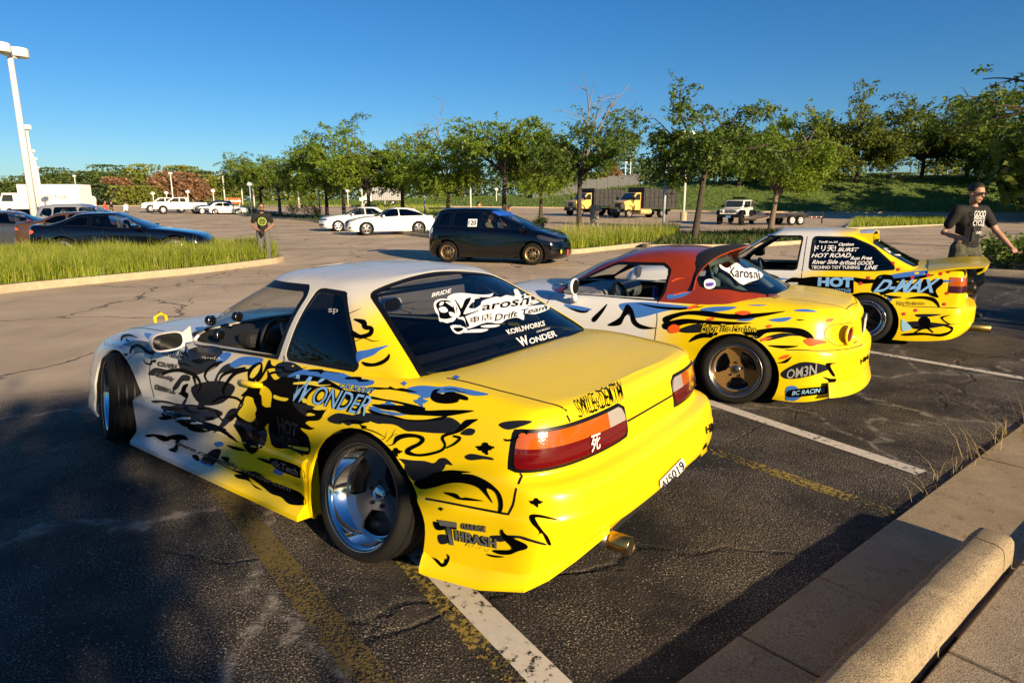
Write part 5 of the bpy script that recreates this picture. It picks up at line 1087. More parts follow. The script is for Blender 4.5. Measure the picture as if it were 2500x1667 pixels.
# ---- sedans and hatchbacks
def sedan(**k):
    d = dict(wb=2.80, ro=1.05, fo=.95, w=.92, sill=.20, belt=[(-1.0, .98), (0, .965), (1.5, .93), (2.4, .90), (3.7, .74)], hood=[(-1.0, 1.03), (0, 1.05), (2.2, 1.0), (2.9, .93), (3.4, .82), (3.75, .70)],
      b0=-.72, b1=2.42, t0=.10, t1=1.38, roof=1.44, wt=.60, R=.335, nsp=5, mrim=SILV,
      win=[('rear_door_window', [(-.05, 1.02), (.98, 1.0), (.98, 1.355), (.42, 1.34)], None), ('front_door_window', [(1.06, 1.0), (2.05, .965), (1.55, 1.28), (1.32, 1.355), (1.06, 1.36)], None)],
      gaps=[('side', [(1.02, .97), (1.04, .6), (1.0, .3)]), ('side', [(2.12, .93), (2.15, .6), (2.12, .3)]), ('side', [(.0, .97), (.12, .75), (.3, .5)])])
    d.update(k); return d
acc = sedan(roofk=[(-.6, 1.20), (0, 1.36), (.7, 1.43), (1.3, 1.43), (1.6, 1.40)], b0=-.86, t0=-.05, R=.345, mrim=mat('alloy_twotone', (.18, .18, .19), .3, .8), nsp=5,
   win=[('rear_door_window', [(-.30, 1.05), (.98, 1.0), (.98, 1.345), (.55, 1.33), (.1, 1.22)], DARKGLASS), ('front_door_window', [(1.06, 1.0), (2.05, .965), (1.55, 1.27), (1.32, 1.345), (1.06, 1.35)], DARKGLASS)],
   lamps=[('headlamp', 'end', [(.42, .72), (.86, .74), (.90, .80), (.45, .765)], HEADL, fr(3.2), .01), ('grille', 'end', [(-.3, .44), (.45, .42), (.50, .70), (.40, .775), (-.3, .775)], GRL, fr(3.2), .02), ('fog_recess', 'end', [(.62, .36), (.86, .36), (.80, .44), (.70, .46)], GRL, fr(3.0), .01), ('tail_lamp', 'side', [(-1.2, .84), (-.78, .88), (-.82, .98), (-1.2, .96)], REDL, lambda V: np.maximum(V[:, 0] + .6, .5 - V[:, 1]), .01)])
A1 = bg_car('white_sedan', 'white fastback sedan with two-tone five-spoke wheels beside the grassy median', 'white cars parked by the median', (0, 0, 0), 0, WPT, acc, 3, 3)
jet = sedan(wb=2.65, fo=.90, lamps=[('headlamp', 'end', [(.40, .66), (.84, .66), (.86, .76), (.42, .75)], DARKL, fr(3.0), .02), ('grille', 'end', [(-.3, .66), (.40, .66), (.40, .73), (-.3, .73)], GRL, fr(3.0), .01), ('lower_grille', 'end', [(-.3, .34), (.72, .36), (.72, .46), (-.3, .45)], GRL, fr(2.9), .02)],
   glass=glass('light_glass', (.40, .45, .45)), style='spoke', nsp=5, R=.32, b1=2.30, t1=1.3,
   win=[('rear_door_window', [(-.05, 1.02), (.93, 1.0), (.93, 1.355), (.42, 1.34)], None), ('front_door_window', [(1.01, 1.0), (1.95, .965), (1.47, 1.28), (1.25, 1.355), (1.01, 1.36)], None)])
A2 = bg_car('white_sedan', 'white three-box sedan parked behind the fastback, dark lower grille and silver wheels', 'white cars parked by the median', (0, 0, 0), 0, WPT, jet, 3, 3)
def plate(car, x, z, y=0, m=None, w_=.32): MB().box((x, y, z), (.012, w_, .16)).build('number_plate', m or mat('plate_blue_white', (.55, .60, .66), .4), car.root)
plate(A1, 3.77, .56); plate(A2, 3.57, .56)
def put(car, px, py, az, ref=(0, 0)):
    """stand a car with the ground point ref (car space) on the photo pixel; az = heading clockwise from the view direction"""
    g = gnd(px, py) if not isinstance(px, Vector) else px; rz = math.pi / 2 - R(az); car.root.rotation_euler[2] = rz
    car.root.location = g - Matrix.Rotation(rz, 3, 'Z') @ Vector((ref[0], ref[1], 0)); bpy.context.view_layer.update()
put(A1, atx(1019.5, 35.0), 0, -114, (0, .8)); put(A2, atx(822, 38.6), 0, -116, (2.65, .8))
# ---- cars at the back left
lex = sedan(wb=2.6, ro=.80, fo=.92, w=.88, roofk=[(-.5, 1.32), (0, 1.40), (.8, 1.44), (1.3, 1.42)], b0=-.68, t0=-.30, b1=2.25, t1=1.25, hood=[(-.8, 1.0), (1.8, 1.0), (2.6, .92), (3.3, .74)], belt=[(-.8, .98), (0, .96), (1.5, .92), (2.4, .88), (3.5, .70)], R=.33, nsp=7, glass=DARKGLASS,
   win=[('rear_door_window', [(-.1, 1.03), (.85, .99), (.85, 1.33), (.3, 1.32)], None), ('front_door_window', [(.93, .99), (1.85, .955), (1.4, 1.25), (1.2, 1.34), (.93, 1.34)], None)], lamps=[('tail_lamp', 'side', [(-1, .82), (-.45, .86), (-.5, .92), (-1, .92)], REDL, lambda V: np.maximum(V[:, 0] + .3, .4 - V[:, 1]), .01)])
A3 = bg_car('white_hatchback', 'white sporty hatchback beside the pickup trucks, facing away from them', 'cars parked by the far hedge', (0, 0, 0), 0, WPT, lex)
put(A3, atx(524, 77.5), 0, 78, (0, -.8))
suv = sedan(wb=2.7, ro=.9, fo=.9, w=.9, sill=.26, roof=1.62, belt=[(-.9, 1.08), (1.5, 1.05), (2.4, 1.02), (3.6, .86)], hood=[(-.9, 1.12), (2.2, 1.12), (3.0, 1.04), (3.6, .84)], b0=-.86, t0=-.62, b1=2.2, t1=1.3, R=.36, glass=DARKGLASS,
   win=[('side_window', [(-.45, 1.16), (1.85, 1.10), (1.35, 1.46), (-.35, 1.50)], None)], lamps=[('headlamp', 'end', [(.55, .78), (.86, .80), (.86, .90), (.6, .88)], HEADL, fr(3.1), .02)])
A4 = bg_car('suv', 'dark blue crossover squeezed between white pickup and white hatchback', 'cars parked by the far hedge', (0, 0, 0), 0, flat_paint('car_navy', (.012, .02, .05)), suv)
put(A4, atx(492, 79.5), 0, -118, (2.7, .8))
gol = sedan(wb=2.6, ro=.72, fo=.85, w=.88, roof=1.47, b0=-.68, t0=-.40, b1=2.3, t1=1.3, R=.33, nsp=9, style='thin', mrim=WHITEP, belt=[(-.7, 1.0), (1.5, .96), (2.4, .92), (3.5, .78)], hood=[(-.7, 1.05), (2.0, 1.03), (2.8, .96), (3.4, .78)], glass=DARKGLASS,
   win=[('side_window', [(-.25, 1.06), (1.95, .98), (1.45, 1.33), (-.15, 1.36)], None)], handles=False)
A5 = bg_car('white_hatchback', 'white compact hatchback with white multi-spoke wheels by the tall lamp post', 'cars parked beyond the grass island', (0, 0, 0), 0, WPT, gol); put(A5, atx(66, 32.0), 0, -78, (0, .8))
cmx = sedan(wb=2.65, ro=.80, fo=.95, w=.90, roofk=[(-.7, 1.52), (0, 1.60), (.8, 1.62), (1.4, 1.56)], b0=-.76, t0=-.60, b1=2.75, t1=1.25, belt=[(-.8, 1.05), (1.5, 1.0), (2.4, .96), (3.6, .74)], hood=[(-.8, 1.08), (2.2, 1.06), (2.9, .98), (3.5, .78)], R=.33, glass=glass('see_through', (.62, .68, .62)),
   win=[('quarter_window', [(-.45, 1.12), (.0, 1.10), (.0, 1.42), (-.32, 1.42)], None), ('rear_door_window', [(.08, 1.09), (.98, 1.06), (.98, 1.47), (.10, 1.46)], None), ('front_door_window', [(1.06, 1.055), (2.25, .99), (1.65, 1.32), (1.4, 1.44), (1.06, 1.47)], None)],
   lamps=[('tail_lamp', 'side', [(-1, .82), (-.55, .92), (-.62, 1.02), (-1, .98)], REDL, lambda V: np.maximum(V[:, 0] + .35, .4 - V[:, 1]), .01)])
A6 = bg_car('minivan', 'silver compact minivan with red tail lamps behind the brown coupe', 'cars parked beyond the grass island', (0, 0, 0), 0, flat_paint('car_silver', (.45, .46, .48), .25, .6), cmx); put(A6, atx(120, 27.0), 0, 82, (0, -.8))
cpe = sedan(wb=2.82, ro=.92, fo=.90, w=.93, sill=.16, roofk=[(-.8, 1.06), (-.2, 1.22), (.5, 1.345), (1.1, 1.36), (1.5, 1.33)], roof=1.35, b0=-.80, t0=.15, b1=2.45, t1=1.35, belt=[(-1.0, 1.0), (-.4, 1.0), (.3, .97), (1.5, .90), (2.4, .87), (3.7, .64)], hood=[(-1.0, 1.05), (0, 1.06), (2.0, .96), (2.9, .86), (3.4, .76), (3.75, .60)], R=.345, nsp=7, style='thin', mrim=SILV, glass=DARKGLASS,
   win=[('quarter_window', [(.05, 1.05), (.62, 1.0), (.62, 1.24), (.38, 1.22)], None), ('door_window', [(.72, .99), (2.0, .92), (1.55, 1.20), (1.3, 1.28), (.72, 1.27)], glass('open_window', (.9, .9, .9)))],
   lamps=[('tail_lamp', 'side', [(-1.1, .78), (-.62, .80), (-.66, .90), (-1.1, .92)], mat('lamp_orange_red', (.70, .10, .01), .15, coat=1), lambda V: np.maximum(V[:, 0] + .45, .4 - V[:, 1]), .01)], handles=False)
A7 = bg_car('black_coupe', 'low black coupe with open door window just behind the tall grass', 'cars parked beyond the grass island', (0, 0, 0), 0, BPT, cpe, 3, 3); put(A7, atx(142, 17.8), 0, 76, (0, -.8))
A8 = bg_car('brown_coupe', 'bronze brown coupe parked alongside the low black coupe', 'cars parked beyond the grass island', (0, 0, 0), 0, flat_paint('car_bronze', (.10, .055, .03), .25, .4), cpe); put(A8, atx(96, 20.4), 0, 78, (0, -.8))
for lab, col, px, Y, az in (('dark grey car tail with red lamps at the end of the coupe row', (.03, .035, .045), -92, 21.5, 70), ('blue car with black boot spoiler behind the dark grey one', (.02, .05, .45), -108, 25.5, 74), ('magenta pink car between the dark grey and the blue one', (.55, .03, .12), -96, 23.6, 74)):
    q = bg_car('parked_coupe', lab, 'cars parked beyond the grass island', (0, 0, 0), 0, flat_paint('car_' + lab.split()[0] + lab.split()[1], col), dict(cpe, b0=-.6), 2, 2); put(q, atx(px, Y), 0, az, (0, -.8))
    o = MB().box((-.85, 0, 1.10), (.22, 1.5, .03)).box((-.80, .5, 1.05), (.06, .04, .1)).box((-.80, -.5, 1.05), (.06, .04, .1)).build('boot_spoiler', BPT, q.root)
# ---------------------------------------------------------------- trees
BARK = mat('bark', (.055, .042, .030), .95, noise=(14, .5, 1.5), bump=(40, .8, .02)); BARKL = mat('bark_light', (.15, .115, .08), .95, noise=(14, .6, 1.4), bump=(40, .8, .02)); DEADB = mat('dead_wood', (.20, .17, .14), .9, noise=(20, .7, 1.2))
LF = {'locust': leaf_mat('leaf_locust', (.085, .17, .014), (.23, .31, .035), .42), 'locust_dark': leaf_mat('leaf_locust_dark', (.045, .10, .016), (.14, .20, .03), .38), 'broad': leaf_mat('leaf_broad', (.050, .090, .014), (.17, .20, .030), .35), 'far': leaf_mat('leaf_far', (.055, .100, .022), (.14, .18, .04), .3), 'far_light': leaf_mat('leaf_far_light', (.12, .16, .022), (.25, .26, .045), .3), 'brown': leaf_mat('leaf_brown', (.20, .11, .06), (.34, .19, .11), .3), 'conifer': leaf_mat('needles', (.030, .060, .022), (.075, .11, .04), .2), 'shrub': leaf_mat('leaf_shrub', (.055, .11, .016), (.14, .20, .035), .35)}
def rot_about(v, ax, a): return Matrix.Rotation(a, 3, ax) @ v
def tree(name, label, pos, h, trunk_h, rad, leaf, nl=7000, ls=.17, seed=0, group=None, dead=0, flat=.5, lean=(0, 0), trunk_r=None, bark=None, lim=9, vase=.75, size_var=.5):
    rng = np.random.default_rng(seed); rd = random.Random(seed); e = empty(name, pos, 0, label, 'tree', group); tr = trunk_r or h * .019
    wood = MB(); top = Vector((lean[0], lean[1], trunk_h)); mid = top * .5 + Vector((rd.uniform(-.08, .08), rd.uniform(-.08, .08), 0)) * h * .06
    wood.tube([(0, 0, -.1), (0, 0, .05), tuple(mid), tuple(top)], [tr * 1.35, tr * 1.1, tr * .85, tr * .75], 9)
    pts, dirs = [], []; deadm = MB()
    def limb(p, d, ln, r, depth, isdead=False):
        n = 5; q = p.copy(); P = [q.copy()]; dd = d.normalized()
        for i in range(n):
            dd = (dd + Vector((rd.uniform(-.16, .16), rd.uniform(-.16, .16), rd.uniform(-.10, .14) - (.10 if depth > 0 else 0)))).normalized(); q = q + dd * ln / n; P.append(q.copy())
        (deadm if isdead else wood).tube([tuple(v) for v in P], list(np.linspace(r, r * .35, n + 1)), 6 if depth < 2 else 4, cap=False)
        if depth < 2:
            k = rd.randint(4, 6) if depth == 0 else rd.randint(3, 4)
            for j in range(k):
                t = rd.uniform(.30, 1.0); i = min(n - 1, int(t * n)); b = P[i].lerp(P[i + 1], t * n - i); side = rot_about(dd, Vector((rd.uniform(-1, 1), rd.uniform(-1, 1), rd.uniform(-1, 1))).normalized(), rd.uniform(.5, 1.15)); side.z *= .6
                limb(b, side, ln * rd.uniform(.38, .6), r * .45, depth + 1, isdead)
        if depth >= 1 and not isdead:
            for i in range(1, n + 1): pts.append(P[i]); dirs.append((P[i] - P[i - 1]).normalized())
    for k in range(lim):
        a = k * 2.4 + rd.uniform(-.3, .3); up = rd.uniform(.25, 1.0) if k < lim - 2 else 1.6; hh = trunk_h * rd.uniform(.82, 1.0); out = Vector((math.cos(a), math.sin(a), up * vase * 1.3)).normalized()
        reach = rad / max(.35, math.hypot(out.x, out.y)); reach = min(reach, (h - trunk_h) * .9 / max(.2, out.z)) * rd.uniform(.55, .82)
        limb(Vector((top.x * hh / trunk_h, top.y * hh / trunk_h, hh)), out, reach, tr * .55, 0)
    for k in range(dead):
        a = rd.uniform(0, 6.28); out = Vector((math.cos(a) * .55, math.sin(a) * .3, 1.0)).normalized(); limb(Vector((top.x, top.y, trunk_h)), out, (h - trunk_h) * rd.uniform(.75, .95) * 1.15, tr * .45, 0, True)
    t_ = wood.build('trunk', bark or BARK, e, True)
    if deadm.V: deadm.build('dead_branches', DEADB, e, True)
    if nl:
        A = np.array([tuple(p) for p in pts]); D = np.array([tuple(d) for d in dirs]); i = rng.integers(0, len(A), nl); sp = rad * .10 + .10
        # sprays: leaves strung along short arching shoots, so that gaps stay between them
        ns = max(60, nl // 26); si = rng.integers(0, len(A), ns); sc = A[si] + rng.normal(size=(ns, 3)) * np.array([sp, sp, sp * flat]) * .8; sdv = D[si] + rng.normal(size=(ns, 3)) * .35 + np.array([0, 0, .05]); sdv /= np.linalg.norm(sdv, axis=1)[:, None]; sl_ = rng.uniform(1.6, 3.4, ns) * ls
        k = rng.integers(0, ns, nl); tt = rng.uniform(-1, 1, nl); C = sc[k] + sdv[k] * (tt * sl_[k])[:, None] + rng.normal(size=(nl, 3)) * ls * .42; C[:, 2] -= (tt ** 2) * sl_[k] * .30
        keep = C[:, 2] > trunk_h * .55; C = C[keep]; k = k[keep]; n = len(C)
        LD = sdv[k] * .5 + rand_dirs(n, rng, .7); LD /= np.linalg.norm(LD, axis=1)[:, None]; N = np.cross(LD, rand_dirs(n, rng)); N /= np.linalg.norm(N, axis=1)[:, None] + 1e-9
        ln = ls * rng.uniform(1 - size_var, 1 + size_var, n); V, F = quads_at(C, LD, N, ln, ln * .48); fast_mesh('crown', V, F, LF[leaf], e)
    return e
def lobed_tree(name, label, pos, h, rad, leaf, nl=2600, ls=.55, seed=0, group=None, z0=.12, bark=None, cone=False, lobes=9):
    rng = np.random.default_rng(seed); e = empty(name, pos, 0, label, 'tree', group)
    b = MB(); b.tube([(0, 0, -.2), (0, 0, h * .3), (0, 0, h * .7)], [h * .025, h * .02, h * .008], 7)
    for k in range(6): a = k * 1.05 + rng.uniform(0, .5); b.tube([(0, 0, h * .28), (math.cos(a) * rad * .4, math.sin(a) * rad * .4, h * .5), (math.cos(a) * rad * .65, math.sin(a) * rad * .65, h * .7)], [h * .012, h * .008, h * .003], 5)
    b.build('trunk', bark or BARK, e, True)
    if cone:
        t = rng.uniform(0, 1, nl) ** .8; a = rng.uniform(0, 2 * math.pi, nl); r = rad * (1 - t) * np.sqrt(rng.uniform(.35, 1, nl)) * (1 + .25 * np.sin(t * 42 + a * 2)); C = np.stack([r * np.cos(a), r * np.sin(a), h * (z0 + t * (1 - z0)) - r * .25], 1)
    else:
        lc = []; 
        for k in range(lobes):
            q = rng.uniform(0, 1); a = k * 2.4 + rng.uniform(0, 1); rr = rad * (.62 - .35 * q) * rng.uniform(.5, 1.1); lc.append((rr * math.cos(a), rr * math.sin(a), h * (z0 + .16 + .62 * q * (1 - z0)), rad * rng.uniform(.34, .58)))
        lc.append((0, 0, h * .80, rad * .5)); lc = np.array(lc); k = rng.integers(0, len(lc), nl); d = rand_dirs(nl, rng); rr = lc[k, 3] * rng.uniform(.45, 1.08, nl) ** .6; C = lc[k, :3] + d * rr[:, None] * np.array([1, 1, .8]); C[:, 2] = np.clip(C[:, 2], h * z0 * .8, h)
        hole = np.sin(C[:, 0] * 2.1 / rad * 3 + seed) * np.sin(C[:, 1] * 2.3 / rad * 3) * np.sin(C[:, 2] * 2.0 / rad * 3 + seed); C = C[hole < .45]
    n = len(C); LD = rand_dirs(n, rng, .6); N = np.cross(LD, rand_dirs(n, rng)); N /= np.linalg.norm(N, axis=1)[:, None] + 1e-9; ln = ls * rng.uniform(.5, 1.4, n); V, F = quads_at(C, LD, N, ln, ln * .6); fast_mesh('crown', V, F, LF[leaf], e); return e
RG_ = 'young trees along the median'
T = lambda px, Y: atx(px, Y) + Vector((0, 0, .1))
tree('locust_tree', 'dark feathery young tree on the weedy island, beside the blue-grey globe lamp', T(1700, 27.5), 7.6, 3.3, 2.9, 'locust_dark', 20000, .14, 11, RG_, dead=0, lean=(.35, .1), trunk_r=.14, lim=11)
tree('locust_tree', 'bushy yellow-green tree with pale trunk beside the flatbed trailer', T(1886, 38), 7.4, 2.4, 2.6, 'locust', 20000, .16, 12, RG_, dead=0, lean=(.25, .1), trunk_r=.17, bark=BARKL, lim=11, vase=1.1)
tree('locust_tree', 'young tree with tall bare dead top standing in the grass behind the black hatchback', T(1415, 40), 7.9, 3.6, 3.6, 'locust_dark', 18000, .165, 13, RG_, dead=3, trunk_r=.17, lim=10, vase=.7)
tree('locust_tree', 'tall leafy young tree behind the black hatchback roof', T(1232, 43), 8.5, 3.5, 3.9, 'locust', 20000, .17, 14, RG_, trunk_r=.17, lim=11)
tree('locust_tree', 'leafy young tree whose dark trunk stands just behind the white fastback sedan tail', T(1093, 47), 7.2, 3.0, 3.4, 'locust', 16000, .17, 15, RG_, dead=2, trunk_r=.16)
for px, Y, h, rad, lf, sd_, lab in ((983, 56, 8.0, 3.8, 'locust', 16, 'young median tree behind the white fastback sedan roof'), (900, 55, 8.7, 3.6, 'locust', 17, 'young median tree between the two white sedans'), (839, 57, 8.7, 3.6, 'locust', 18, 'young median tree behind the three-box white sedan'), (797, 62, 8.5, 3.9, 'locust_dark', 19, 'young median tree at the front end of the three-box white sedan'), (682, 74, 8.0, 4.2, 'locust', 20, 'young median tree beside the man with the camera'), (638, 80, 8.2, 4.2, 'locust_dark', 21, 'last tree of the median row, beyond the man with the camera'), (1320, 60, 9.0, 4.0, 'locust', 22, 'young tree between the black hatchback and the yellow trucks, farther back')):
    tree('locust_tree', lab, T(px, Y), h, 3.2, rad, lf, 15000, .20, sd_, RG_, trunk_r=.18, lim=10, vase=.65)
# overhanging boughs at the right edge belong to a tree just out of frame
tree('locust_tree', 'dark overhanging tree reaching in above the walking man', T(2760, 21), 9.0, 4.2, 4.6, 'locust_dark', 12000, .17, 31, RG_, trunk_r=.2, lim=12, vase=.5)
# shade trees standing behind the photographer
for i, (x, y, h, rad, th) in enumerate(((4.2, -8.4, 4.6, 1.7, 1.3), (2.2, -9.4, 4.8, 2.0, 1.4), (14.5, -1.5, 5.0, 2.0, 1.6), (24, -6, 8.0, 3.6, 2.6))):
    tree('locust_tree', ['small dense tree on the pavement behind the viewer', 'small dense tree at the pavement corner behind the viewer', 'small tree farther along the pavement kerb', 'larger tree by the next parking row behind the viewer'][i], (x, y, 0), h, th, rad, 'locust_dark', 20000, .25, 40 + i, 'trees behind the viewer', lim=12, vase=.8)
# woods behind the viewer (mirrored in the cars)
for i in range(15):
    a = R(74 + i * 15.2); rr = 46 + (i * 7) % 11; lobed_tree('far_tree', 'broad tree number %d of the woods behind the viewer' % (i + 1) if False else 'broad green tree in the woods behind the viewer', (math.sin(a) * rr, math.cos(a) * rr, 0), 8.0 + (i * 5) % 3, 6.6, 'far', 1300, .75, 300 + i, 'woods behind the viewer', z0=.02)
# tall trees beyond the right edge of the lot: they shade the bank
for i, (x, y) in enumerate(((48, 52), (54, 58), (60, 66), (67, 75), (57, 50), (65, 59), (74, 67))): tree('bank_tree', 'tall broad tree along the side of the lot beyond the walking man', (x, y, .3), 14 + i % 3, 2.2, 6.2, 'broad', 9000, .85, 400 + i, 'tall trees along the side of the lot', trunk_r=.3, lim=13, vase=.95, flat=.8)
# big trees on the grass bank
BG = 'large trees on the grass bank'
for px, Y, h, rad, lf, sd_, lab in ((2084, 98, 14.5, 7.0, 'broad', 51, 'large dark multi-stemmed tree on the bank above the far grass island'), (2240, 100, 15.0, 7.6, 'broad', 52, 'largest broad tree on the bank beside the shorter white pole'), (2350, 104, 15.0, 6.0, 'broad', 53, 'broad tree on the bank between the leaning white poles'), (2460, 92, 12.0, 6.0, 'locust_dark', 54, 'dark feathery tree on the bank above the walking man'), (1960, 96, 11.5, 5.5, 'broad', 55, 'broad tree on the bank behind the pale-trunked tree'), (1800, 100, 10.5, 5.5, 'broad', 56, 'shaded tree on the bank behind the white off-roader'), (2570, 96, 13.0, 6.5, 'broad', 57, 'broad tree on the bank at the end of the row')):
    p = atx(px, Y); p.z = bank_h(p.x, p.y)[0] - .2; tree('bank_tree', lab, p, h, h * .22, rad, lf, 20000, .40, sd_, BG, trunk_r=.32, lim=13, vase=.95, flat=.8)
# woods behind: one tree after another
k = 0; rt = np.random.default_rng(77)
def wood_tree(px, Y, topy, rad, lf, lab, seed, cone=False, nl=2600, grp='trees at the far edge of the lot'):
    topy = topy + ((seed * 37) % 29) - 9; p = atx(px, Y); p.z = bank_h(p.x, p.y)[0] - .3; h = (500 - topy) / FPX * Y * 1.0 + CAMH - p.z; lobed_tree('far_tree', lab, p, h, rad, lf, nl, Y * .0046, seed, grp, cone=cone)
for px, Y, ty, rad, lf, lab in ((10, 150, 432, 9, 'far', 'dark tree behind the box truck cab'), (70, 165, 440, 9, 'far', 'low tree behind the row of tall lamp posts'), (135, 150, 413, 8, 'far', 'tree above the white box truck'), (172, 155, 420, 7, 'far', 'tree at the rear end of the white box truck'), (225, 150, 406, 9, 'far', 'tall tree behind the man in the red shirt'), (268, 165, 412, 9, 'far', 'tree behind the man in the black shirt'), (318, 170, 414, 9, 'far', 'green tree between two brown ones'), (288, 140, 424, 5.5, 'brown', 'brown withered tree behind the three standing people'), (365, 165, 415, 8, 'far_light', 'yellow-green tree behind the far globe lamps'), (404, 140, 424, 5.5, 'brown', 'brown withered tree beside the white pickups'), (340, 130, 449, 6.5, 'far_light', 'low yellow-green tree over the far grass'), (240, 130, 437, 6, 'conifer', 'dark spruce beside the brown withered tree'), (450, 160, 416, 8.5, 'far_light', 'bright round tree behind the white pickups'), (490, 155, 420, 8, 'far', 'tree behind the crew cab pickup'), (530, 150, 421, 7, 'far_light', 'bright tree behind the barricade sign'), (462, 135, 436, 5.5, 'brown', 'reddish brown tree behind the pickups'), (580, 160, 440, 8, 'conifer', 'dark conifer clump past the end of the tree row')):
    k += 1; wood_tree(px, Y, ty, rad, lf, lab, 100 + k, nl=2300)
for px, Y, ty, rad, lf, lab in ((660, 160, 440, 10, 'far', 'far tree seen under the median trees behind the man with the camera'), (740, 150, 440, 10, 'far_light', 'far yellow-green tree behind the slim lamp post'), (830, 155, 435, 10, 'far', 'far tree behind the camper trailer'), (930, 150, 430, 10, 'far_light', 'far bright tree behind the camper cab'), (1030, 150, 428, 10, 'far', 'far tree behind the pale blue post'), (1130, 150, 425, 10, 'far_light', 'far tree behind the concrete-footed lamp post'), (1230, 145, 420, 10, 'far', 'far tree behind the hatchback'), (1330, 140, 418, 8, 'far_light', 'pale birch-like tree by the grey wall'), (1420, 150, 415, 8, 'far', 'dark tree behind the first yellow truck'), (1490, 128, 400, 4.5, 'brown', 'brown dead spruce behind the stake trucks'), (1560, 150, 398, 8, 'far', 'tree behind the second yellow truck'), (1605, 130, 415, 5, 'conifer', 'dark conifer behind the stake truck body'), (1650, 150, 402, 8, 'far', 'tree behind the blue-grey globe lamp'), (1740, 140, 395, 8, 'far', 'tree behind the near dark tree trunk'), (1860, 140, 400, 9, 'far_light', 'yellow-green tree beyond the bank wall'), (2020, 140, 420, 9, 'far_light', 'yellow-green tree beyond the small globe lamps'), (2160, 150, 410, 9, 'far', 'tree beyond the bank between the two broad ones'), (2300, 150, 400, 9, 'far_light', 'yellow-green tree beyond the leaning white pole'), (2470, 140, 395, 9, 'far_light', 'yellow-green bush beyond the bank at its far end')):  # far_light trees carry paler, yellower leaves
    k += 1; wood_tree(px, Y, ty, rad, lf, lab, 100 + k, nl=2300, cone=(lf == 'brown' or lf == 'conifer'), grp='trees behind the grass bank')
def shrub(pos, h, rad, lab, seed, lf='shrub', n=500, grp='low shrubs in the islands'):
    rng = np.random.default_rng(seed); e = empty('shrub', pos, 0, lab, 'shrub', grp); b = MB(); pts = []
    for i in range(9):
        a = rng.uniform(0, 6.28); r = rad * rng.uniform(.3, .9); p = Vector((math.cos(a) * r, math.sin(a) * r, h * rng.uniform(.6, 1.0))); b.tube([(0, 0, -.05), tuple(p * .5 + Vector((0, 0, h * .1))), tuple(p)], [.012, .009, .004], 5); pts += [p * t for t in (.45, .7, .85, 1.0)]
    b.build('stem', BARK, e, True); A = np.array([tuple(p) for p in pts])[rng.integers(0, len(pts), n)]; C = A + rng.normal(size=(n, 3)) * np.array([rad * .22, rad * .22, h * .13]); C[:, 2] = np.maximum(C[:, 2], .03)
    D = rand_dirs(n, rng, .7); N = np.cross(D, rand_dirs(n, rng)); N /= np.linalg.norm(N, axis=1)[:, None] + 1e-9; ln = rng.uniform(.05, .12, n) * (1 + h * .3); V, F = quads_at(C, D, N, ln, ln * .55); fast_mesh('foliage', V, F, LF[lf], e)
for i in range(11): shrub(in4[0].lerp(in4[0], 0) * 0 + gnd(2385 + i * 34, 640 + (i % 3) * 7 + i * 1.5, .12), .55 + .25 * ((i * 37) % 10) / 10, .5, 'low green shrub in the kerbed strip behind the walking man', 200 + i, n=420)
for i, (px, Y, h) in enumerate(((745, 63, 1.7), (720, 66, 1.2), (775, 60, 1.0), (1150, 36, .7), (1080, 38, .8), (1110, 37, .6), (560, 84, 1.6), (1320, 42, .7))): shrub(atx(px, Y) + Vector((0, 0, .1)), h, h * .8, ['bushy shrub beside the three-box white sedan', 'smaller bush next to the bushy shrub', 'low bush at the white sedan nose', 'low weedy bush behind the black hatchback tail', 'low bush by the white fastback tail', 'low weed clump between fastback and hatchback', 'dark bush past the white hatchback', 'low bush in front of the dead-topped tree'][i], 230 + i, n=700)
# ---------------------------------------------------------------- people
def ell(b, c, r, n=14, rot=None):
    V = []; F = []; m = n // 2 + 1
    for i in range(m):
        t = math.pi * i / (m - 1)
        for k in range(n):
            a = 2 * math.pi * k / n; p = Vector((r[0] * math.sin(t) * math.cos(a), r[1] * math.sin(t) * math.sin(a), r[2] * math.cos(t)))
            if rot is not None: p = rot @ p
            V.append(p + Vector(c))
    for i in range(m - 1):
        for k in range(n): F.append((i * n + k, (i + 1) * n + k, (i + 1) * n + (k + 1) % n, i * n + (k + 1) % n))
    b.add(V, F)
def limb_(b, pts, rad, n=12):
    b.tube(pts, rad, n)
    for p, r in zip(pts, rad): ell(b, p, (r, r, r), 10)
def blob(name, b, voxel, m, parent, it=4):
    o = b.build(name, m, parent, True); r = o.modifiers.new('merge', 'REMESH'); r.mode = 'VOXEL'; r.voxel_size = voxel; r.use_smooth_shade = True
    s_ = o.modifiers.new('soften', 'SMOOTH'); s_.factor = .5; s_.iterations = it; return o
SKIN = mat('skin', (.42, .23, .15), .55, noise=(9, .92, 1.06)); SKIN2 = mat('skin_tan', (.30, .15, .085), .55, noise=(9, .92, 1.06)); HAIR = mat('hair_dark', (.012, .009, .007), .6)
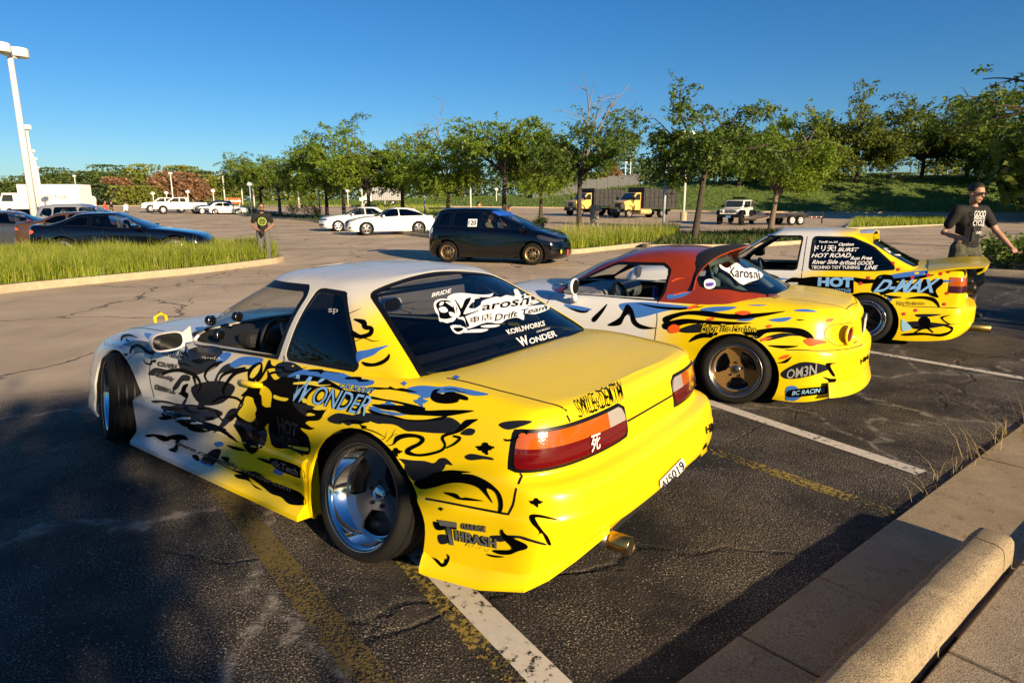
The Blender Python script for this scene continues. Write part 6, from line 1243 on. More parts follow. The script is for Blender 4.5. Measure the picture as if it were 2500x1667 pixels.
def person(name, label, pos, az, J, shirt, trousers, skin=SKIN, h=1.78, voxel=.012, short_sleeve=True, shorts=False, hair=HAIR, beard=False, look=0.0, tilt=0.0, glasses=None, shoes=None, detail=True, group=None, trouser_len=.93, hair_top=1.0):
    """figure faces +x in its own space; J overrides joints (metres for a 1.78 m figure)"""
    e = empty(name, pos, math.pi / 2 - R(az), label, 'person', group); k = h / 1.78; e.scale = (k, k, k)
    D = dict(hipL=(0, .095, .93), hipR=(0, -.095, .93), kneeL=(.02, .105, .50), kneeR=(.02, -.105, .50), ankL=(-.02, .11, .08), ankR=(-.02, -.11, .08), waist=(0, 0, 1.06), chest=(0, 0, 1.30), neck=(-.005, 0, 1.47), head=(.015, 0, 1.64), shL=(0, .195, 1.415), shR=(0, -.195, 1.415), elL=(-.02, .25, 1.12), elR=(-.02, -.25, 1.12), wrL=(.08, .25, .87), wrR=(.08, -.25, .87)); D.update(J); V_ = {a: Vector(c) for a, c in D.items() if hasattr(c, '__len__')}
    B = MB(); g = V_
    # legs, trunk, arms, neck, head: one surface
    for s in 'LR':
        limb_(B, [g['hip' + s], (g['hip' + s] + g['knee' + s]) / 2, g['knee' + s], g['knee' + s].lerp(g['ank' + s], .35) + Vector((-.015, 0, 0)), g['ank' + s]], [.085, .075, .054, .052, .036]); f = g['ank' + s]; limb_(B, [f + Vector((-.04, 0, -.045)), f + Vector((.06, 0, -.05)), f + Vector((.15, 0, -.055))], [.032, .036, .028])
        limb_(B, [g['sh' + s], g['sh' + s].lerp(g['el' + s], .5), g['el' + s], g['el' + s].lerp(g['wr' + s], .3), g['wr' + s]], [.056, .048, .040, .041, .027])
        d = (g['wr' + s] - g['el' + s]).normalized(); side = d.cross(Vector((0, 0, 1)) if abs(d.z) < .9 else Vector((1, 0, 0))).normalized(); nrm = side.cross(d); w0 = g['wr' + s]; cl = D.get('curl' + s, .5)
        limb_(B, [w0, w0 + d * .05], [.026, .030]); ell(B, w0 + d * .055, (.036, .036, .036))
        for q in range(4):
            o_ = w0 + d * .085 + side * (-.030 + q * .020); ln = [.062, .074, .070, .055][q]; d2 = (d * math.cos(cl) + nrm * math.sin(cl) * (1 if D.get('flip' + s, 1) > 0 else -1)).normalized(); d3 = (d * math.cos(cl * 2.2) + nrm * math.sin(cl * 2.2) * (1 if D.get('flip' + s, 1) > 0 else -1)).normalized(); limb_(B, [o_, o_ + d2 * ln * .5, o_ + d2 * ln * .5 + d3 * ln * .5], [.0105, .0095, .008], 7)
        t0 = w0 + d * .03 + side * (.034 if s == 'L' else -.034); limb_(B, [t0, t0 + d * .03 + side * (.02 if s == 'L' else -.02), t0 + d * .06 + side * (.022 if s == 'L' else -.022)], [.013, .012, .009], 7)
    ell(B, V_['waist'] * .45 + Vector((g['hipL'] + g['hipR']) / 2) * .55, (.115, .165, .12)); limb_(B, [(g['hipL'] + g['hipR']) / 2, g['waist'], g['chest']], [.12, .125, .135]); ell(B, g['chest'], (.115, .178, .17)); limb_(B, [g['shL'], g['shR']], [.06, .06]); limb_(B, [g['neck'] + Vector((0, 0, -.05)), g['neck'], g['head'] + Vector((-.02, 0, -.09))], [.07, .055, .052])
    Hr = Matrix.Rotation(look, 3, 'Z') @ Matrix.Rotation(tilt, 3, 'Y'); hc = g['head']; hp = lambda x, y, z: hc + Hr @ Vector((x, y, z))
    ell(B, hp(0, 0, .035), (.098, .078, .095), 16, Hr); ell(B, hp(.022, 0, -.04), (.072, .062, .085), 14, Hr); ell(B, hp(.055, 0, -.095), (.032, .032, .022), 10, Hr)
    limb_(B, [hp(.088, 0, .025), hp(.108, 0, -.022)], [.010, .016], 8)
    for sg in (1, -1): ell(B, hp(-.005, sg * .080, -.005), (.020, .010, .032), 8, Hr)
    ell(B, hp(.078, 0, .03), (.022, .055, .016), 10, Hr); ell(B, hp(.083, 0, -.062), (.016, .028, .010), 10, Hr)
    body = blob('body', B, voxel, skin, e)
    if detail:
        for sg in (1, -1):
            b = MB(); ell(b, hp(.083, sg * .031, .010), (.010, .014, .008), 10, Hr); b.build('eye', mat('eye_white', (.55, .52, .5), .3), body, True); b = MB(); ell(b, hp(.092, sg * .031, .010), (.003, .006, .006), 8, Hr); b.build('iris', BLACK, body, True)
        b = MB(); ell(b, hp(.095, 0, -.062), (.006, .024, .006), 10, Hr); b.build('mouth', mat('lips', (.30, .10, .08), .5), body, True)
    # hair cap
    b = MB(); Vh = []; n = 18
    for i in range(8):
        t = i / 7 * 1.45
        for q in range(n):
            a = 2 * math.pi * q / n; cut = 1.12 if math.cos(a) < .2 else (.70 if math.cos(a) > .75 else .9); tt = t * cut * (1 if hair_top >= 1 else hair_top); rr = 1.02; Vh.append(hp(.099 * rr * math.sin(tt) * math.cos(a) - .004, .080 * rr * math.sin(tt) * math.sin(a), .035 + .104 * math.cos(tt)))
    b.add(Vh, [(i * n + q, (i + 1) * n + q, (i + 1) * n + (q + 1) % n, i * n + (q + 1) % n) for i in range(7) for q in range(n)]); o = b.build('hair', hair, body, True); m_ = o.modifiers.new('t', 'SOLIDIFY'); m_.thickness = .009; m_.offset = 1
    if beard: b = MB(); ell(b, hp(.042, 0, -.082), (.058, .060, .045), 12, Hr); b.build('beard', hair, body, True)
    if glasses:
        b = MB()
        for sg in (1, -1): b.lathe([(.021, 0), (.023, .004), (.001, .005)], 14, 'x', (0, sg * .031, .012)); b.box((-.045, sg * .074, .016), (.10, .004, .006))
        b.box((.0, 0, .016), (.005, .024, .005)); V2 = [hp(v[0] + .105, v[1], v[2]) for v in b.V]; mesh_obj('glasses', V2, b.F, glasses, body, False)
    # clothes
    C = MB(); pel = (g['hipL'] + g['hipR']) / 2
    limb_(C, [pel + Vector((0, 0, .06)), g['waist'], g['chest']], [.140, .142, .150]); ell(C, pel + Vector((0, 0, .03)), (.128, .178, .12)); ell(C, g['chest'], (.130, .195, .175)); limb_(C, [g['shL'], g['shR']], [.075, .075]); limb_(C, [g['chest'], g['neck'] + Vector((0, 0, -.045))], [.12, .072])
    for s in 'LR':
        L_ = .62 if short_sleeve else .95
        q = g['sh' + s].lerp(g['el' + s], L_) if short_sleeve else g['el' + s].lerp(g['wr' + s], .9); limb_(C, [g['sh' + s], g['sh' + s].lerp(g['el' + s], .3), q] if short_sleeve else [g['sh' + s], g['el' + s], q], [.076, .072, .066] if short_sleeve else [.074, .058, .042])
    blob('shirt', C, voxel, shirt, e)
    C = MB(); ell(C, pel, (.128, .172, .12))
    for s in 'LR':
        hi, kn, an = g['hip' + s], g['knee' + s], g['ank' + s]
        if shorts: limb_(C, [hi, hi.lerp(kn, .5), kn + Vector((0, 0, .0))], [.108, .103, .088])
        else: limb_(C, [hi, hi.lerp(kn, .5), kn, kn.lerp(an, trouser_len)], [.106, .095, .078, .066])
    blob('trousers', C, voxel, trousers, e)
    for s in 'LR':
        f = g['ank' + s]; C = MB(); limb_(C, [f + Vector((-.05, 0, -.035)), f + Vector((.06, 0, -.043)), f + Vector((.16, 0, -.048))], [.044, .044, .036]); blob('shoe', C, voxel, shoes or mat('shoe_dark', (.03, .03, .03), .6), e)
    return e
def chest_text(e, txt, x, y, z, size, m, width=None, tiltz=0.0, k=1.0):
    M = Matrix(((0, 0, 1, 0), (1, 0, 0, 0), (0, 1, 0, 0), (0, 0, 0, 1))); M = Matrix.Rotation(tiltz, 4, 'Z') @ M; M.translation = Vector((x, y, z)); return flat_text('lettering', txt, M, size, m, e, width=width)
BTEE = mat('tee_black', (.006, .0055, .0055), .85); GREYT = mat('trousers_grey', (.10, .10, .095), .85)
camo = mat('camo', (.075, .075, .045), .9, noise=(10, .25, 1.9))
# man with the camera beyond the grass
p = atx(637, 17.6); e = person('person', 'man in black t-shirt with green print and sunglasses holding a camera beyond the grass', p, 152, dict(elR=(-.05, -.29, 1.13), wrR=(.19, -.13, .98), elL=(-.02, .29, 1.13), wrL=(.20, .02, .96), curlL=.9, curlR=.9), BTEE, GREYT, SKIN2, 1.63, .013, beard=True, glasses=BLACK, look=.15)
LIME = mat('print_lime', (.40, .55, .03), .6)
b = MB(); n = 28
for r0, r1 in ((.105, .118), (.078, .083)):
    o_ = len(b.V); V = []
    for q in range(n): a = 2 * math.pi * q / n; V += [(0, r0 * math.cos(a), r0 * math.sin(a)), (0, r1 * math.cos(a), r1 * math.sin(a))]
    b.add(V, [(2 * q, 2 * q + 1, (2 * q + 3) % (2 * n), (2 * q + 2) % (2 * n)) for q in range(n)])
o = b.build('shirt_print', LIME, e); o.location = (.150, -.02, 1.24); o.rotation_euler = (0, R(-4), 0)
chest_text(e, 'GARAGE', .152, -.02, 1.235, .022, LIME, .13); chest_text(e, '( )', .150, -.02, 1.285, .05, LIME, .06); chest_text(e, 'EST', .152, -.02, 1.195, .02, LIME, .06)
o = MB().box((0, 0, 0), (.075, .13, .09)).build('camera', BLACK, None); bevel(o, .012); MB().lathe([(.035, .03), (.034, .12), (.001, .12)], 16, 'x').build('camera_lens', BLACK, o, True)
tag(o, 'black camera held at the waist by the man in sunglasses', 'camera'); bpy.context.view_layer.update(); o.matrix_world = e.matrix_world @ Matrix.Translation((.27, -.06, .93)) @ Matrix.Rotation(R(55), 4, 'Y')
# man walking behind the boxy coupe
p = atx(2372, 9.1); e = person('person', 'walking man in black t-shirt with white lettering, camouflage shorts and glasses, looking aside', p, 170, dict(elR=(-.10, -.27, 1.13), wrR=(.17, -.20, 1.05), elL=(.14, .30, 1.15), wrL=(.33, .36, .95), kneeL=(.16, .10, .51), ankL=(.10, .11, .10), kneeR=(-.04, -.10, .50), ankR=(-.24, -.11, .12), head=(.07, -.03, 1.63), neck=(.03, 0, 1.47), curlR=1.2, curlL=.6), BTEE, camo, SKIN, 1.88, .011, shorts=True, look=.15, tilt=.10, glasses=BLACK, hair_top=1.0)
for i, (t, z, s_, w_) in enumerate((('GOOD', 1.375, .078, .17), ('FRENCH', 1.318, .036, .16), ('CYCLE', 1.258, .070, .17), ('SAND', 1.135, .035, .12))): chest_text(e, t, .150, 0, z, s_, PW, w_, R(0))
o = MB().box((0, 0, 0), (.035, .06, .13)).box((0, 0, .09), (.045, .05, .05)).build('small_camera', BLACK, None); bevel(o, .008); tag(o, 'small black camera in the raised hand of the walking man', 'camera'); bpy.context.view_layer.update(); o.matrix_world = e.matrix_world @ Matrix.Translation((.27, -.185, 1.09))
# people farther off
RT = mat('tee_red', (.55, .07, .05), .85); WT = mat('shirt_white', (.72, .70, .68), .85); JN = mat('jeans_blue', (.06, .09, .16), .85); KH = mat('khaki', (.20, .16, .12), .85)
person('person', 'person in red t-shirt and black trousers in the group of three', atx(256, 58), 75, dict(elL=(.02, .24, 1.12), wrL=(.2, .1, 1.05)), RT, BTEE, SKIN2, 1.76, .02, detail=False, group='people chatting by the far grass')
person('person', 'person in black t-shirt and khaki trousers beside the one in red', atx(271, 57), 80, dict(elR=(.05, -.24, 1.14), wrR=(.28, -.18, 1.1)), BTEE, KH, SKIN2, 1.72, .02, detail=False, group='people chatting by the far grass')
person('person', 'person in white long-sleeved shirt and blue jeans with hand raised to the face', atx(307, 57), -80, dict(elR=(.05, -.28, 1.2), wrR=(.14, -.10, 1.52)), WT, JN, SKIN2, 1.70, .02, short_sleeve=False, detail=False, group='people chatting by the far grass')
person('person', 'person in grey shirt standing behind the black hatchback roof', atx(1168, 30), 95, {}, mat('tee_grey', (.28, .27, .26), .85), KH, SKIN, 1.70, .02, detail=False, group='people behind the black hatchback')
person('person', 'dark-haired person crouched low behind the black hatchback roof', atx(1243, 27), 80, {}, BTEE, KH, SKIN2, 1.55, .02, detail=False, group='people behind the black hatchback')
# driver of the hatchback
e = person('person', 'driver in olive t-shirt sitting at the wheel of the black hatchback', (0, 0, 0), 90, dict(hipL=(0, .1, .30), hipR=(0, -.1, .30), kneeL=(.42, .12, .38), kneeR=(.42, -.12, .38), ankL=(.66, .12, .10), ankR=(.66, -.12, .10), waist=(-.02, 0, .43), chest=(-.05, 0, .66), neck=(-.04, 0, .83), head=(-.01, 0, 1.0), shL=(-.04, .19, .78), shR=(-.04, -.19, .78), elL=(.18, .24, .56), elR=(.18, -.24, .56), wrL=(.42, .16, .66), wrR=(.42, -.16, .66)), mat('tee_olive', (.07, .07, .035), .85), KH, SKIN, 1.74, .018, detail=False)
bpy.context.view_layer.update(); e.matrix_world = FIT.root.matrix_world @ Matrix.Translation((1.12, -.38, .26))
# ---------------------------------------------------------------- lamp posts
POLEW = mat('pole_white', (.70, .68, .64), .45, noise=(3, .9, 1.08)); POLEB = mat('pole_bluegrey', (.30, .36, .44), .45); LAMPW = mat('lamp_white', (.78, .77, .74), .4); LAMPG = mat('lamp_underside', (.55, .65, .30), .3)
def tall_lamp(pos, h, lab, heads=2, r=.10, base=False, d=.37, grp='tall white lamp posts', az=0):
    e = empty('lamp_post', pos, az, lab, 'lamp post', grp)
    b = MB(); b.tube([(0, 0, .0), (0, 0, h - .35)], [r * 1.15, r * .8], 12); b.build('pole', POLEW, e, True)
    if base: o = MB().lathe([(.30, -.1), (.30, .72), (.27, .76), (.001, .76)], 16).build('footing', CONC4, e, True); smooth_angle(o)
    for k in range(heads):
        x = 0 if heads == 1 else (-.42 if k == 0 else .42); y = 0 if heads == 1 else (-.2 if k == 0 else .2)
        b = MB(); b.lathe([(d * .98, 0), (d, .02), (d * 1.0, .30), (d * .94, .34), (.001, .35)], 24, 'z', (x, y, h - .33)); o = b.build('lamp_head', LAMPW, e, True); smooth_angle(o)
        b = MB(); b.lathe([(.001, .015), (d * .8, .01), (d * .97, .005)], 24, 'z', (x, y, h - .335)); b.build('lamp_lens', LAMPG, o, True)
        if heads > 1: MB().tube([(0, 0, h - .42), (x, y, h - .36)], .05, 6).build('arm', POLEW, e)
    return e
for i, (px, Y) in enumerate(((80, 28), (93, 55), (98, 83), (102, 108), (105, 135))):
    tall_lamp(atx(px, Y), 7.9 if i == 0 else 7.8, ['tallest white lamp post with drum heads in front of the white box truck', 'second white lamp post in the line behind the tallest', 'third white lamp post in the line behind the tallest', 'fourth white lamp post in the line behind the tallest', 'last white lamp post in the line behind the tallest'][i], 2 if i == 0 else 1, .13 if i == 0 else .12, az=R(62))
for px, Y, h, lab, hd, bs in ((191, 140, 6.4, 'white lamp post behind the white cargo van', 1, 0), (424, 118, 5.9, 'white lamp post behind the first white pickup', 1, 0), (550, 112, 5.7, 'white lamp post behind the white hatchback', 1, 0), (593, 118, 5.8, 'white lamp post beside the striped barricade', 1, 0), (621, 100, 6.2, 'white lamp post between median trees by the man with the camera', 1, 0), (730, 100, 6.4, 'white lamp post on a concrete foot in front of the three-box white sedan', 1, 1), (885, 98, 7.0, 'white twin lamp post behind the white sedans', 2, 1), (1149, 78, 6.6, 'white lamp post with concrete footing behind the black hatchback', 1, 1), (1670, 58, 7.6, 'white twin-head lamp post with concrete footing beside the stake truck', 2, 1), (1536, 118, 9.0, 'white lamp post rising behind the stake truck body', 1, 0), (1524, 122, 8.0, 'thinner white lamp post behind the stake trucks', 1, 0), (1637, 110, 7.5, 'white lamp post between stake truck and dark tree', 1, 0), (1395, 118, 6.5, 'white post behind the first yellow truck', 1, 0)):
    tall_lamp(atx(px, Y), h, lab, hd, .10, bool(bs), .33, 'white lamp posts across the lot')
for i, (px, py, Y, h) in enumerate(((2424, 438, 108, 5.6), (2338, 440, 110, 4.0))):
    p = atx(px, Y); p.z = bank_h(p.x, p.y)[0]; e = empty('light_pole', p, 0, ['white pole on the bank above the walking man', 'shorter white pole on the bank by the broad trees'][i], 'pole', 'white poles on the bank'); MB().tube([(0, 0, -.2), (0, 0, h)], .10, 10).build('pole', POLEW, e, True); MB().lathe([(.10, 0), (.13, .05), (.001, .1)], 10, 'z', (0, 0, h)).build('cap', LAMPW, e, True)
def globe_lamp(pos, h, lab, pole, r=.26, grp='globe lamps'):
    e = empty('globe_lamp', pos, 0, lab, 'lamp post', grp); b = MB(); b.tube([(0, 0, 0), (0, 0, h - .25)], [.075, .06], 10); b.lathe([(.16, .0), (.16, .04), (.07, .06)], 12); b.build('pole', pole, e, True)
    b = MB(); b.lathe([(.001, r * .95)] + [(r * math.cos(a), r * math.sin(a)) for a in np.linspace(1.4, 0, 7)] + [(r * .98, -.03)], 20, 'z', (0, 0, h - .15)); b.build('dome', LAMPW, e, True)
    b = MB(); b.lathe([(r * .96, -.03), (r * .75, -.14), (.06, -.20), (.05, -.24)], 20, 'z', (0, 0, h - .15)); b.build('lens', pole, e, True); return e
for px, Y, h, lab in ((1622, 33.5, 3.6, 'blue-grey globe lamp post in front of the stake truck'), (780, 61, 3.5, 'slim blue-grey globe post in front of the three-box sedan'), (1037, 58, 3.5, 'slim blue-grey globe post above the white fastback tail'), (613, 70, 3.4, 'slim blue-grey post beside the white hatchback')): globe_lamp(atx(px, Y) + Vector((0, 0, .05)), h, lab, POLEB)
for px, Y, h, lab in ((376, 108, 2.2, 'small white globe lamp in the tall far grass'), (409, 106, 2.3, 'small white globe lamp beside the brown tree'), (461, 104, 2.5, 'small white globe lamp behind the first pickup'), (523, 100, 2.7, 'small white globe lamp behind the second pickup'), (850, 108, 2.6, 'small white globe lamp behind the camper cab'), (940, 112, 2.6, 'small white globe lamp at the camper tail'), (1345, 116, 3.4, 'small white globe lamp by the grey wall'), (1212, 112, 2.9, 'small white globe lamp under the leafy tree')): globe_lamp(atx(px, Y), h, lab, POLEW, .34, 'small white globe lamps')
for px in (2003, 2063, 2116, 2165): p = atx(px, 112); p.z = bank_h(p.x, p.y)[0]; globe_lamp(p, 1.7, 'small white globe lamp on top of the shaded bank', POLEW, .36, 'globe lamps on the bank')
# ---------------------------------------------------------------- walls and small things at the back
b = MB(); pts = [atx(px, 108) for px in range(1840, 2560, 40)]
e = empty('bank_wall', (0, 0, 0), 0, 'low grey concrete wall along the top of the grass bank', 'wall')
for i in range(len(pts) - 1):
    a, c = pts[i], pts[i + 1]; za, zc = bank_h(a.x, a.y)[0], bank_h(c.x, c.y)[0]; d = (c - a); m = MB(); m.add([(a.x, a.y, za - .3), (c.x - d.x * .01, c.y, zc - .3), (c.x - d.x * .01, c.y, zc + .55), (a.x, a.y, za + .55), (a.x, a.y + .3, za - .3), (c.x, c.y + .3, zc - .3), (c.x, c.y + .3, zc + .55), (a.x, a.y + .3, za + .55)], [(0, 1, 2, 3), (3, 2, 6, 7), (5, 4, 7, 6), (1, 5, 6, 2), (4, 0, 3, 7)]); m.build('panel', mat('wall_grey', (.27, .27, .27), .9, noise=(2, .8, 1.15)), e)
e = empty('screen_wall', (0, 0, 0), 0, 'long grey panel wall behind the yellow trucks', 'wall')
for i, px in enumerate(range(1300, 1560, 26)):
    a, c = atx(px, 112), atx(px + 25.4, 112); z = bank_h(a.x, a.y)[0]; m = MB(); m.box(((a.x + c.x) / 2, a.y, z + .9), (c.x - a.x, .12, 2.4)); m.build('panel', mat('wall_dark', (.12, .125, .13), .85, noise=(2, .8, 1.15)), e)
p = atx(570, 98); e = empty('barricade', p, 0, 'orange and white striped barricade board at the lot edge', 'barricade')
for k in range(3): MB().box((0, 0, 1.5 - k * .32), (2.3, .06, .24)).build('board', [mat('barricade_orange', (.65, .16, .05), .6), WHITEP][k % 2], e)
for sg in (-1, 1): MB().box((sg * .9, .06, .8), (.1, .06, 1.7)).build('post', WHITEP, e)
p = gnd(1452, 566); p = atx(1452, 36.5) + Vector((0, 0, .1)); e = empty('utility_pedestal', p, R(20), 'weathered grey metal pedestal in the grass beside the first yellow truck', 'pedestal'); o = MB().box((0, 0, .72), (.42, .3, 1.45)).build('cabinet', mat('pedestal_tan', (.25, .21, .16), .8, noise=(5, .7, 1.3)), e); bevel(o, .02); MB().box((.1, -.155, 1.32), (.16, .01, .14)).build('meter_window', mat('meter', (.3, .36, .42), .2), e)
# ---------------------------------------------------------------- trucks
def prof(b, poly, y0, y1, mi=0):
    n = len(poly); V = [(x, y0, z) for x, z in poly] + [(x, y1, z) for x, z in poly]; area = sum(poly[i][0] * poly[(i + 1) % n][1] - poly[(i + 1) % n][0] * poly[i][1] for i in range(n))
    F = [tuple(range(n)), tuple(range(2 * n - 1, n - 1, -1))] + [((i + 1) % n, i, n + i, n + (i + 1) % n) for i in range(n)]
    if area * (y1 - y0) < 0: F = [f[::-1] for f in F]
    return b.add(V, F, mi)
def side_panel(name, poly, y, m, parent, t=.02):
    b = MB(); prof(b, poly, y - t / 2, y + t / 2); return b.build(name, m, parent)
def simple_wheel(parent, x, y, R_, wd, mr, left, dual=False, nsp=6):
    return wheel(parent, (x, y, R_), R_, wd, R_ * .58, .03, 'spoke', mr, mr, left, nsp=nsp, n=20, lug=False)
CREAM = flat_paint('truck_yellow', (.68, .46, .13), .4); STAKE = mat('stake_black', (.018, .018, .02), .7, noise=(3, .6, 2.0)); TANK = mat('tank_rust', (.62, .48, .22), .6, noise=(5, .5, 1.1))
def stake_truck(pos, az, lab):
    e = empty('stake_truck', pos, math.pi / 2 - R(az), lab, 'truck', 'yellow stake trucks'); wb = 4.3
    b = MB(); prof(b, [(wb - 1.55, .75), (wb + .55, .75), (wb + .55, 1.55), (wb + .45, 1.62), (wb - .45, 1.75), (wb - .95, 2.42), (wb - 1.55, 2.45)], -.92, .92); o = b.build('cab', CREAM, e); bevel(o, .07, 3); smooth_angle(o)
    for sg in (1, -1):
        b = MB(); prof(b, [(wb + .62, .78), (wb + .62, 1.25), (wb + .35, 1.42), (wb - .35, 1.42), (wb - .62, 1.2), (wb - .62, .78), (wb - .55, .78), (wb - .42, 1.08), (wb, 1.22), (wb + .42, 1.08), (wb + .52, .78)], sg * .92, sg * 1.12); o = b.build('fender', CREAM, e); bevel(o, .04); smooth_angle(o)
        side_panel('door_window', [(wb - 1.42, 1.72), (wb - .55, 1.72), (wb - .98, 2.28), (wb - 1.42, 2.30)], sg * .925, mat('cab_glass', (.02, .025, .03), .05, coat=1), e)
        side_panel('door_gap', [(wb - 1.46, .85), (wb - 1.44, .85), (wb - 1.44, 1.7), (wb - 1.46, 1.7)], sg * .925, BLACK, e)
        o = MB().box((wb - .35, sg * 1.2, 1.85), (.12, .2, .38)).build('mirror', BLACK, e)
        MB().lathe([(.22, -.7), (.27, -.68), (.27, .68), (.22, .7), (.001, .7)], 18, 'x', (wb - 2.1, sg * .88, .62)).build('fuel_tank', TANK, e, True)
        for k in range(8): MB().box((wb - 1.9 - k * .58, sg * 1.19, 2.0), (.09, .06, 1.8)).build('stake', STAKE, e)
        for k in range(4): MB().box((wb - 3.9, sg * 1.15, 1.28 + k * .44), (4.4, .03, .415)).build('side_board', STAKE, e)
        MB().box((wb + .60, sg * .62, 1.18), (.06, .34, .16)).build('headlamp', HEADL, e)
        MB().box((-.55, sg * .95, .55), (.03, .5, .5)).build('mud_flap', BLACK, e)
        simple_wheel(e, wb, sg * .92, .43, .24, mat('truck_rim', (.45, .42, .38), .4, .6), sg > 0); simple_wheel(e, 0, sg * .88, .43, .42, MATS['truck_rim'], sg > 0)
    b = MB(); b.add([(wb - .46, -.80, 1.79), (wb - .46, .80, 1.79), (wb - .93, .74, 2.36), (wb - .93, -.74, 2.36)], [(0, 1, 2, 3)]); o = b.build('windshield', MATS['cab_glass'], e); o.location = (.035, 0, .03)
    MB().box((wb + .57, 0, 1.20), (.05, .86, .42)).build('grille', mat('grille_dark', (.03, .028, .025), .5), e); MB().box((wb + .62, 0, .72), (.16, 2.1, .32)).build('bumper', BLACK, e); MB().box((wb + .71, .25, .74), (.02, .34, .18)).build('number_plate', MATS['plate_white'], e)
    MB().box((1.4, 0, .72), (6.2, .9, .22)).build('chassis', BLACK, e); MB().box((wb - 3.9, 0, 1.0), (4.5, 2.3, .12)).build('bed', STAKE, e)
    for x in (wb - 1.72, wb - 6.1): MB().box((x, 0, 2.0), (.06, 2.3, 1.85)).build('bulkhead', STAKE, e)
    return e
stake_truck(atx(1600, 66) , -121, 'yellow-cab stake truck with tall black body beside the globe lamp'); stake_truck(atx(1480, 73), -121, 'yellow-cab stake truck half hidden by the dead-topped tree')
# white off-roader
e = empty('off_roader', atx(1812, 51.5), math.pi / 2 - R(-146), 'white boxy off-road car with black fenders and roof rack', 'car'); wb = 3.0; JW = flat_paint('jeep_white', (.78, .78, .76))
b = MB(); prof(b, [(-.62, .62), (wb + .45, .62), (wb + .45, 1.12), (wb - .62, 1.24), (wb - .62, 1.26), (-.62, 1.26)], -.70, .70); o = b.build('body', JW, e); bevel(o, .05); smooth_angle(o)
b = MB(); prof(b, [(-.62, 1.2), (wb - .75, 1.2), (wb - 1.02, 1.80), (.15, 1.84), (-.62, 1.82)], -.68, .68); o = b.build('hardtop', JW, e); bevel(o, .05); smooth_angle(o)
b = MB(); prof(b, [(-.68, 1.28), (.15, 1.28), (.0, 1.78), (-.60, 1.78)], -.70, .70); o = b.build('soft_rear_top', mat('canvas_black', (.015, .015, .02), .8), e); bevel(o, .05)
for sg in (1, -1):
    side_panel('front_door_window', [(wb - 1.75, 1.30), (wb - .92, 1.30), (wb - 1.10, 1.72), (wb - 1.75, 1.74)], sg * .70, MATS['cab_glass'], e); side_panel('rear_door_window', [(.30, 1.30), (1.12, 1.30), (1.12, 1.74), (.30, 1.74)], sg * .70, MATS['cab_glass'], e)
    for x in (0, wb): b = MB(); prof(b, [(x + .62, .72), (x + .50, .98), (x + .28, 1.08), (x - .32, 1.08), (x - .55, .95), (x - .64, .70), (x - .54, .70), (x - .40, .90), (x, 1.0), (x + .36, .92), (x + .5, .72)], sg * .68, sg * .95); o = b.build('fender_flare', BLACK, e); bevel(o, .03); simple_wheel(e, x, sg * .80, .42, .26, DKAL, sg > 0)
    b = MB(); b.lathe([(.12, .0), (.11, .04), (.001, .05)], 16, 'x', (wb + .44, sg * .50, 1.0)); b.build('headlamp', HEADL, e, True); MB().box((wb - .85, sg * .88, 1.36), (.12, .2, .2)).build('mirror', BLACK, e)
for k in range(7): MB().box((wb + .455, -.30 + k * .10, .98), (.02, .055, .26)).build('grille_slot', BLACK, e)
b = MB(); b.add([(wb - .74, -.62, 1.30), (wb - .74, .62, 1.30), (wb - .98, .60, 1.74), (wb - .98, -.60, 1.74)], [(0, 1, 2, 3)]); o = b.build('windshield', MATS['cab_glass'], e); o.location = (.03, 0, .02)
o = MB().box((wb + .58, 0, .66), (.22, 1.6, .24)).build('bumper', BLACK, e); bevel(o, .04); MB().box((wb + .70, .0, .60), (.02, .34, .16)).build('number_plate', mat('plate_blue', (.10, .25, .55), .4), e)
b = MB(); [b.tube([(.2, y, 1.92), (1.9, y, 1.92)], .025, 6) for y in (-.6, .6)]; [b.tube([(x, -.6, 1.92), (x, .6, 1.92)], .02, 6) for x in (.2, .8, 1.4, 1.9)]; b.box((1.0, 0, 1.99), (1.1, .7, .12)); b.build('roof_rack', BLACK, e)
# flatbed trailer
e = empty('flatbed_trailer', atx(1925, 49.5), math.pi / 2 - R(72), 'black tandem-axle flatbed trailer with wooden deck beside the off-roader', 'trailer'); DECK = mat('deck_wood', (.20, .15, .10), .85, noise=(8, .7, 1.3))
for k in range(7): MB().box((.1, -.84 + k * .28, .66), (4.6, .265, .05)).build('deck_plank', DECK, e)
for sg in (1, -1): MB().box((.1, sg * 1.0, .62), (4.7, .08, .16)).build('side_rail', BLACK, e)
b = MB(); b.add([(-2.2, -1, .60), (-2.2, 1, .60), (-3.6, 1, .34), (-3.6, -1, .34), (-2.2, -1, .68), (-2.2, 1, .68), (-3.6, 1, .42), (-3.6, -1, .42)], [(0, 1, 2, 3), (7, 6, 5, 4), (0, 4, 5, 1), (2, 6, 7, 3), (1, 5, 6, 2), (0, 3, 7, 4)]); b.build('dovetail', DECK, e)
b = MB(); b.tube([(2.3, .9, .6), (3.7, 0, .55)], .06, 6); b.tube([(2.3, -.9, .6), (3.7, 0, .55)], .06, 6); b.tube([(3.3, 0, .05), (3.3, 0, 1.0)], .05, 8); b.build('drawbar', BLACK, e)
for sg in (1, -1):
    for x in (-.02, -.78): simple_wheel(e, x + .2, sg * 1.12, .36, .22, WHITEP, sg > 0)
    b = MB(); prof(b, [(-1.05, .78), (-.9, .84), (.5, .84), (.65, .78), (.65, .74), (-1.05, .74)], sg * 1.0, sg * 1.26); b.build('mudguard', BLACK, e)
    for k in range(6): MB().box((1.1 + k * .22, sg * 1.045, .58), (.11, .012, .05)).build('reflector_tape', [mat('tape_red', (.6, .03, .03), .4), WHITEP][k % 2], e)
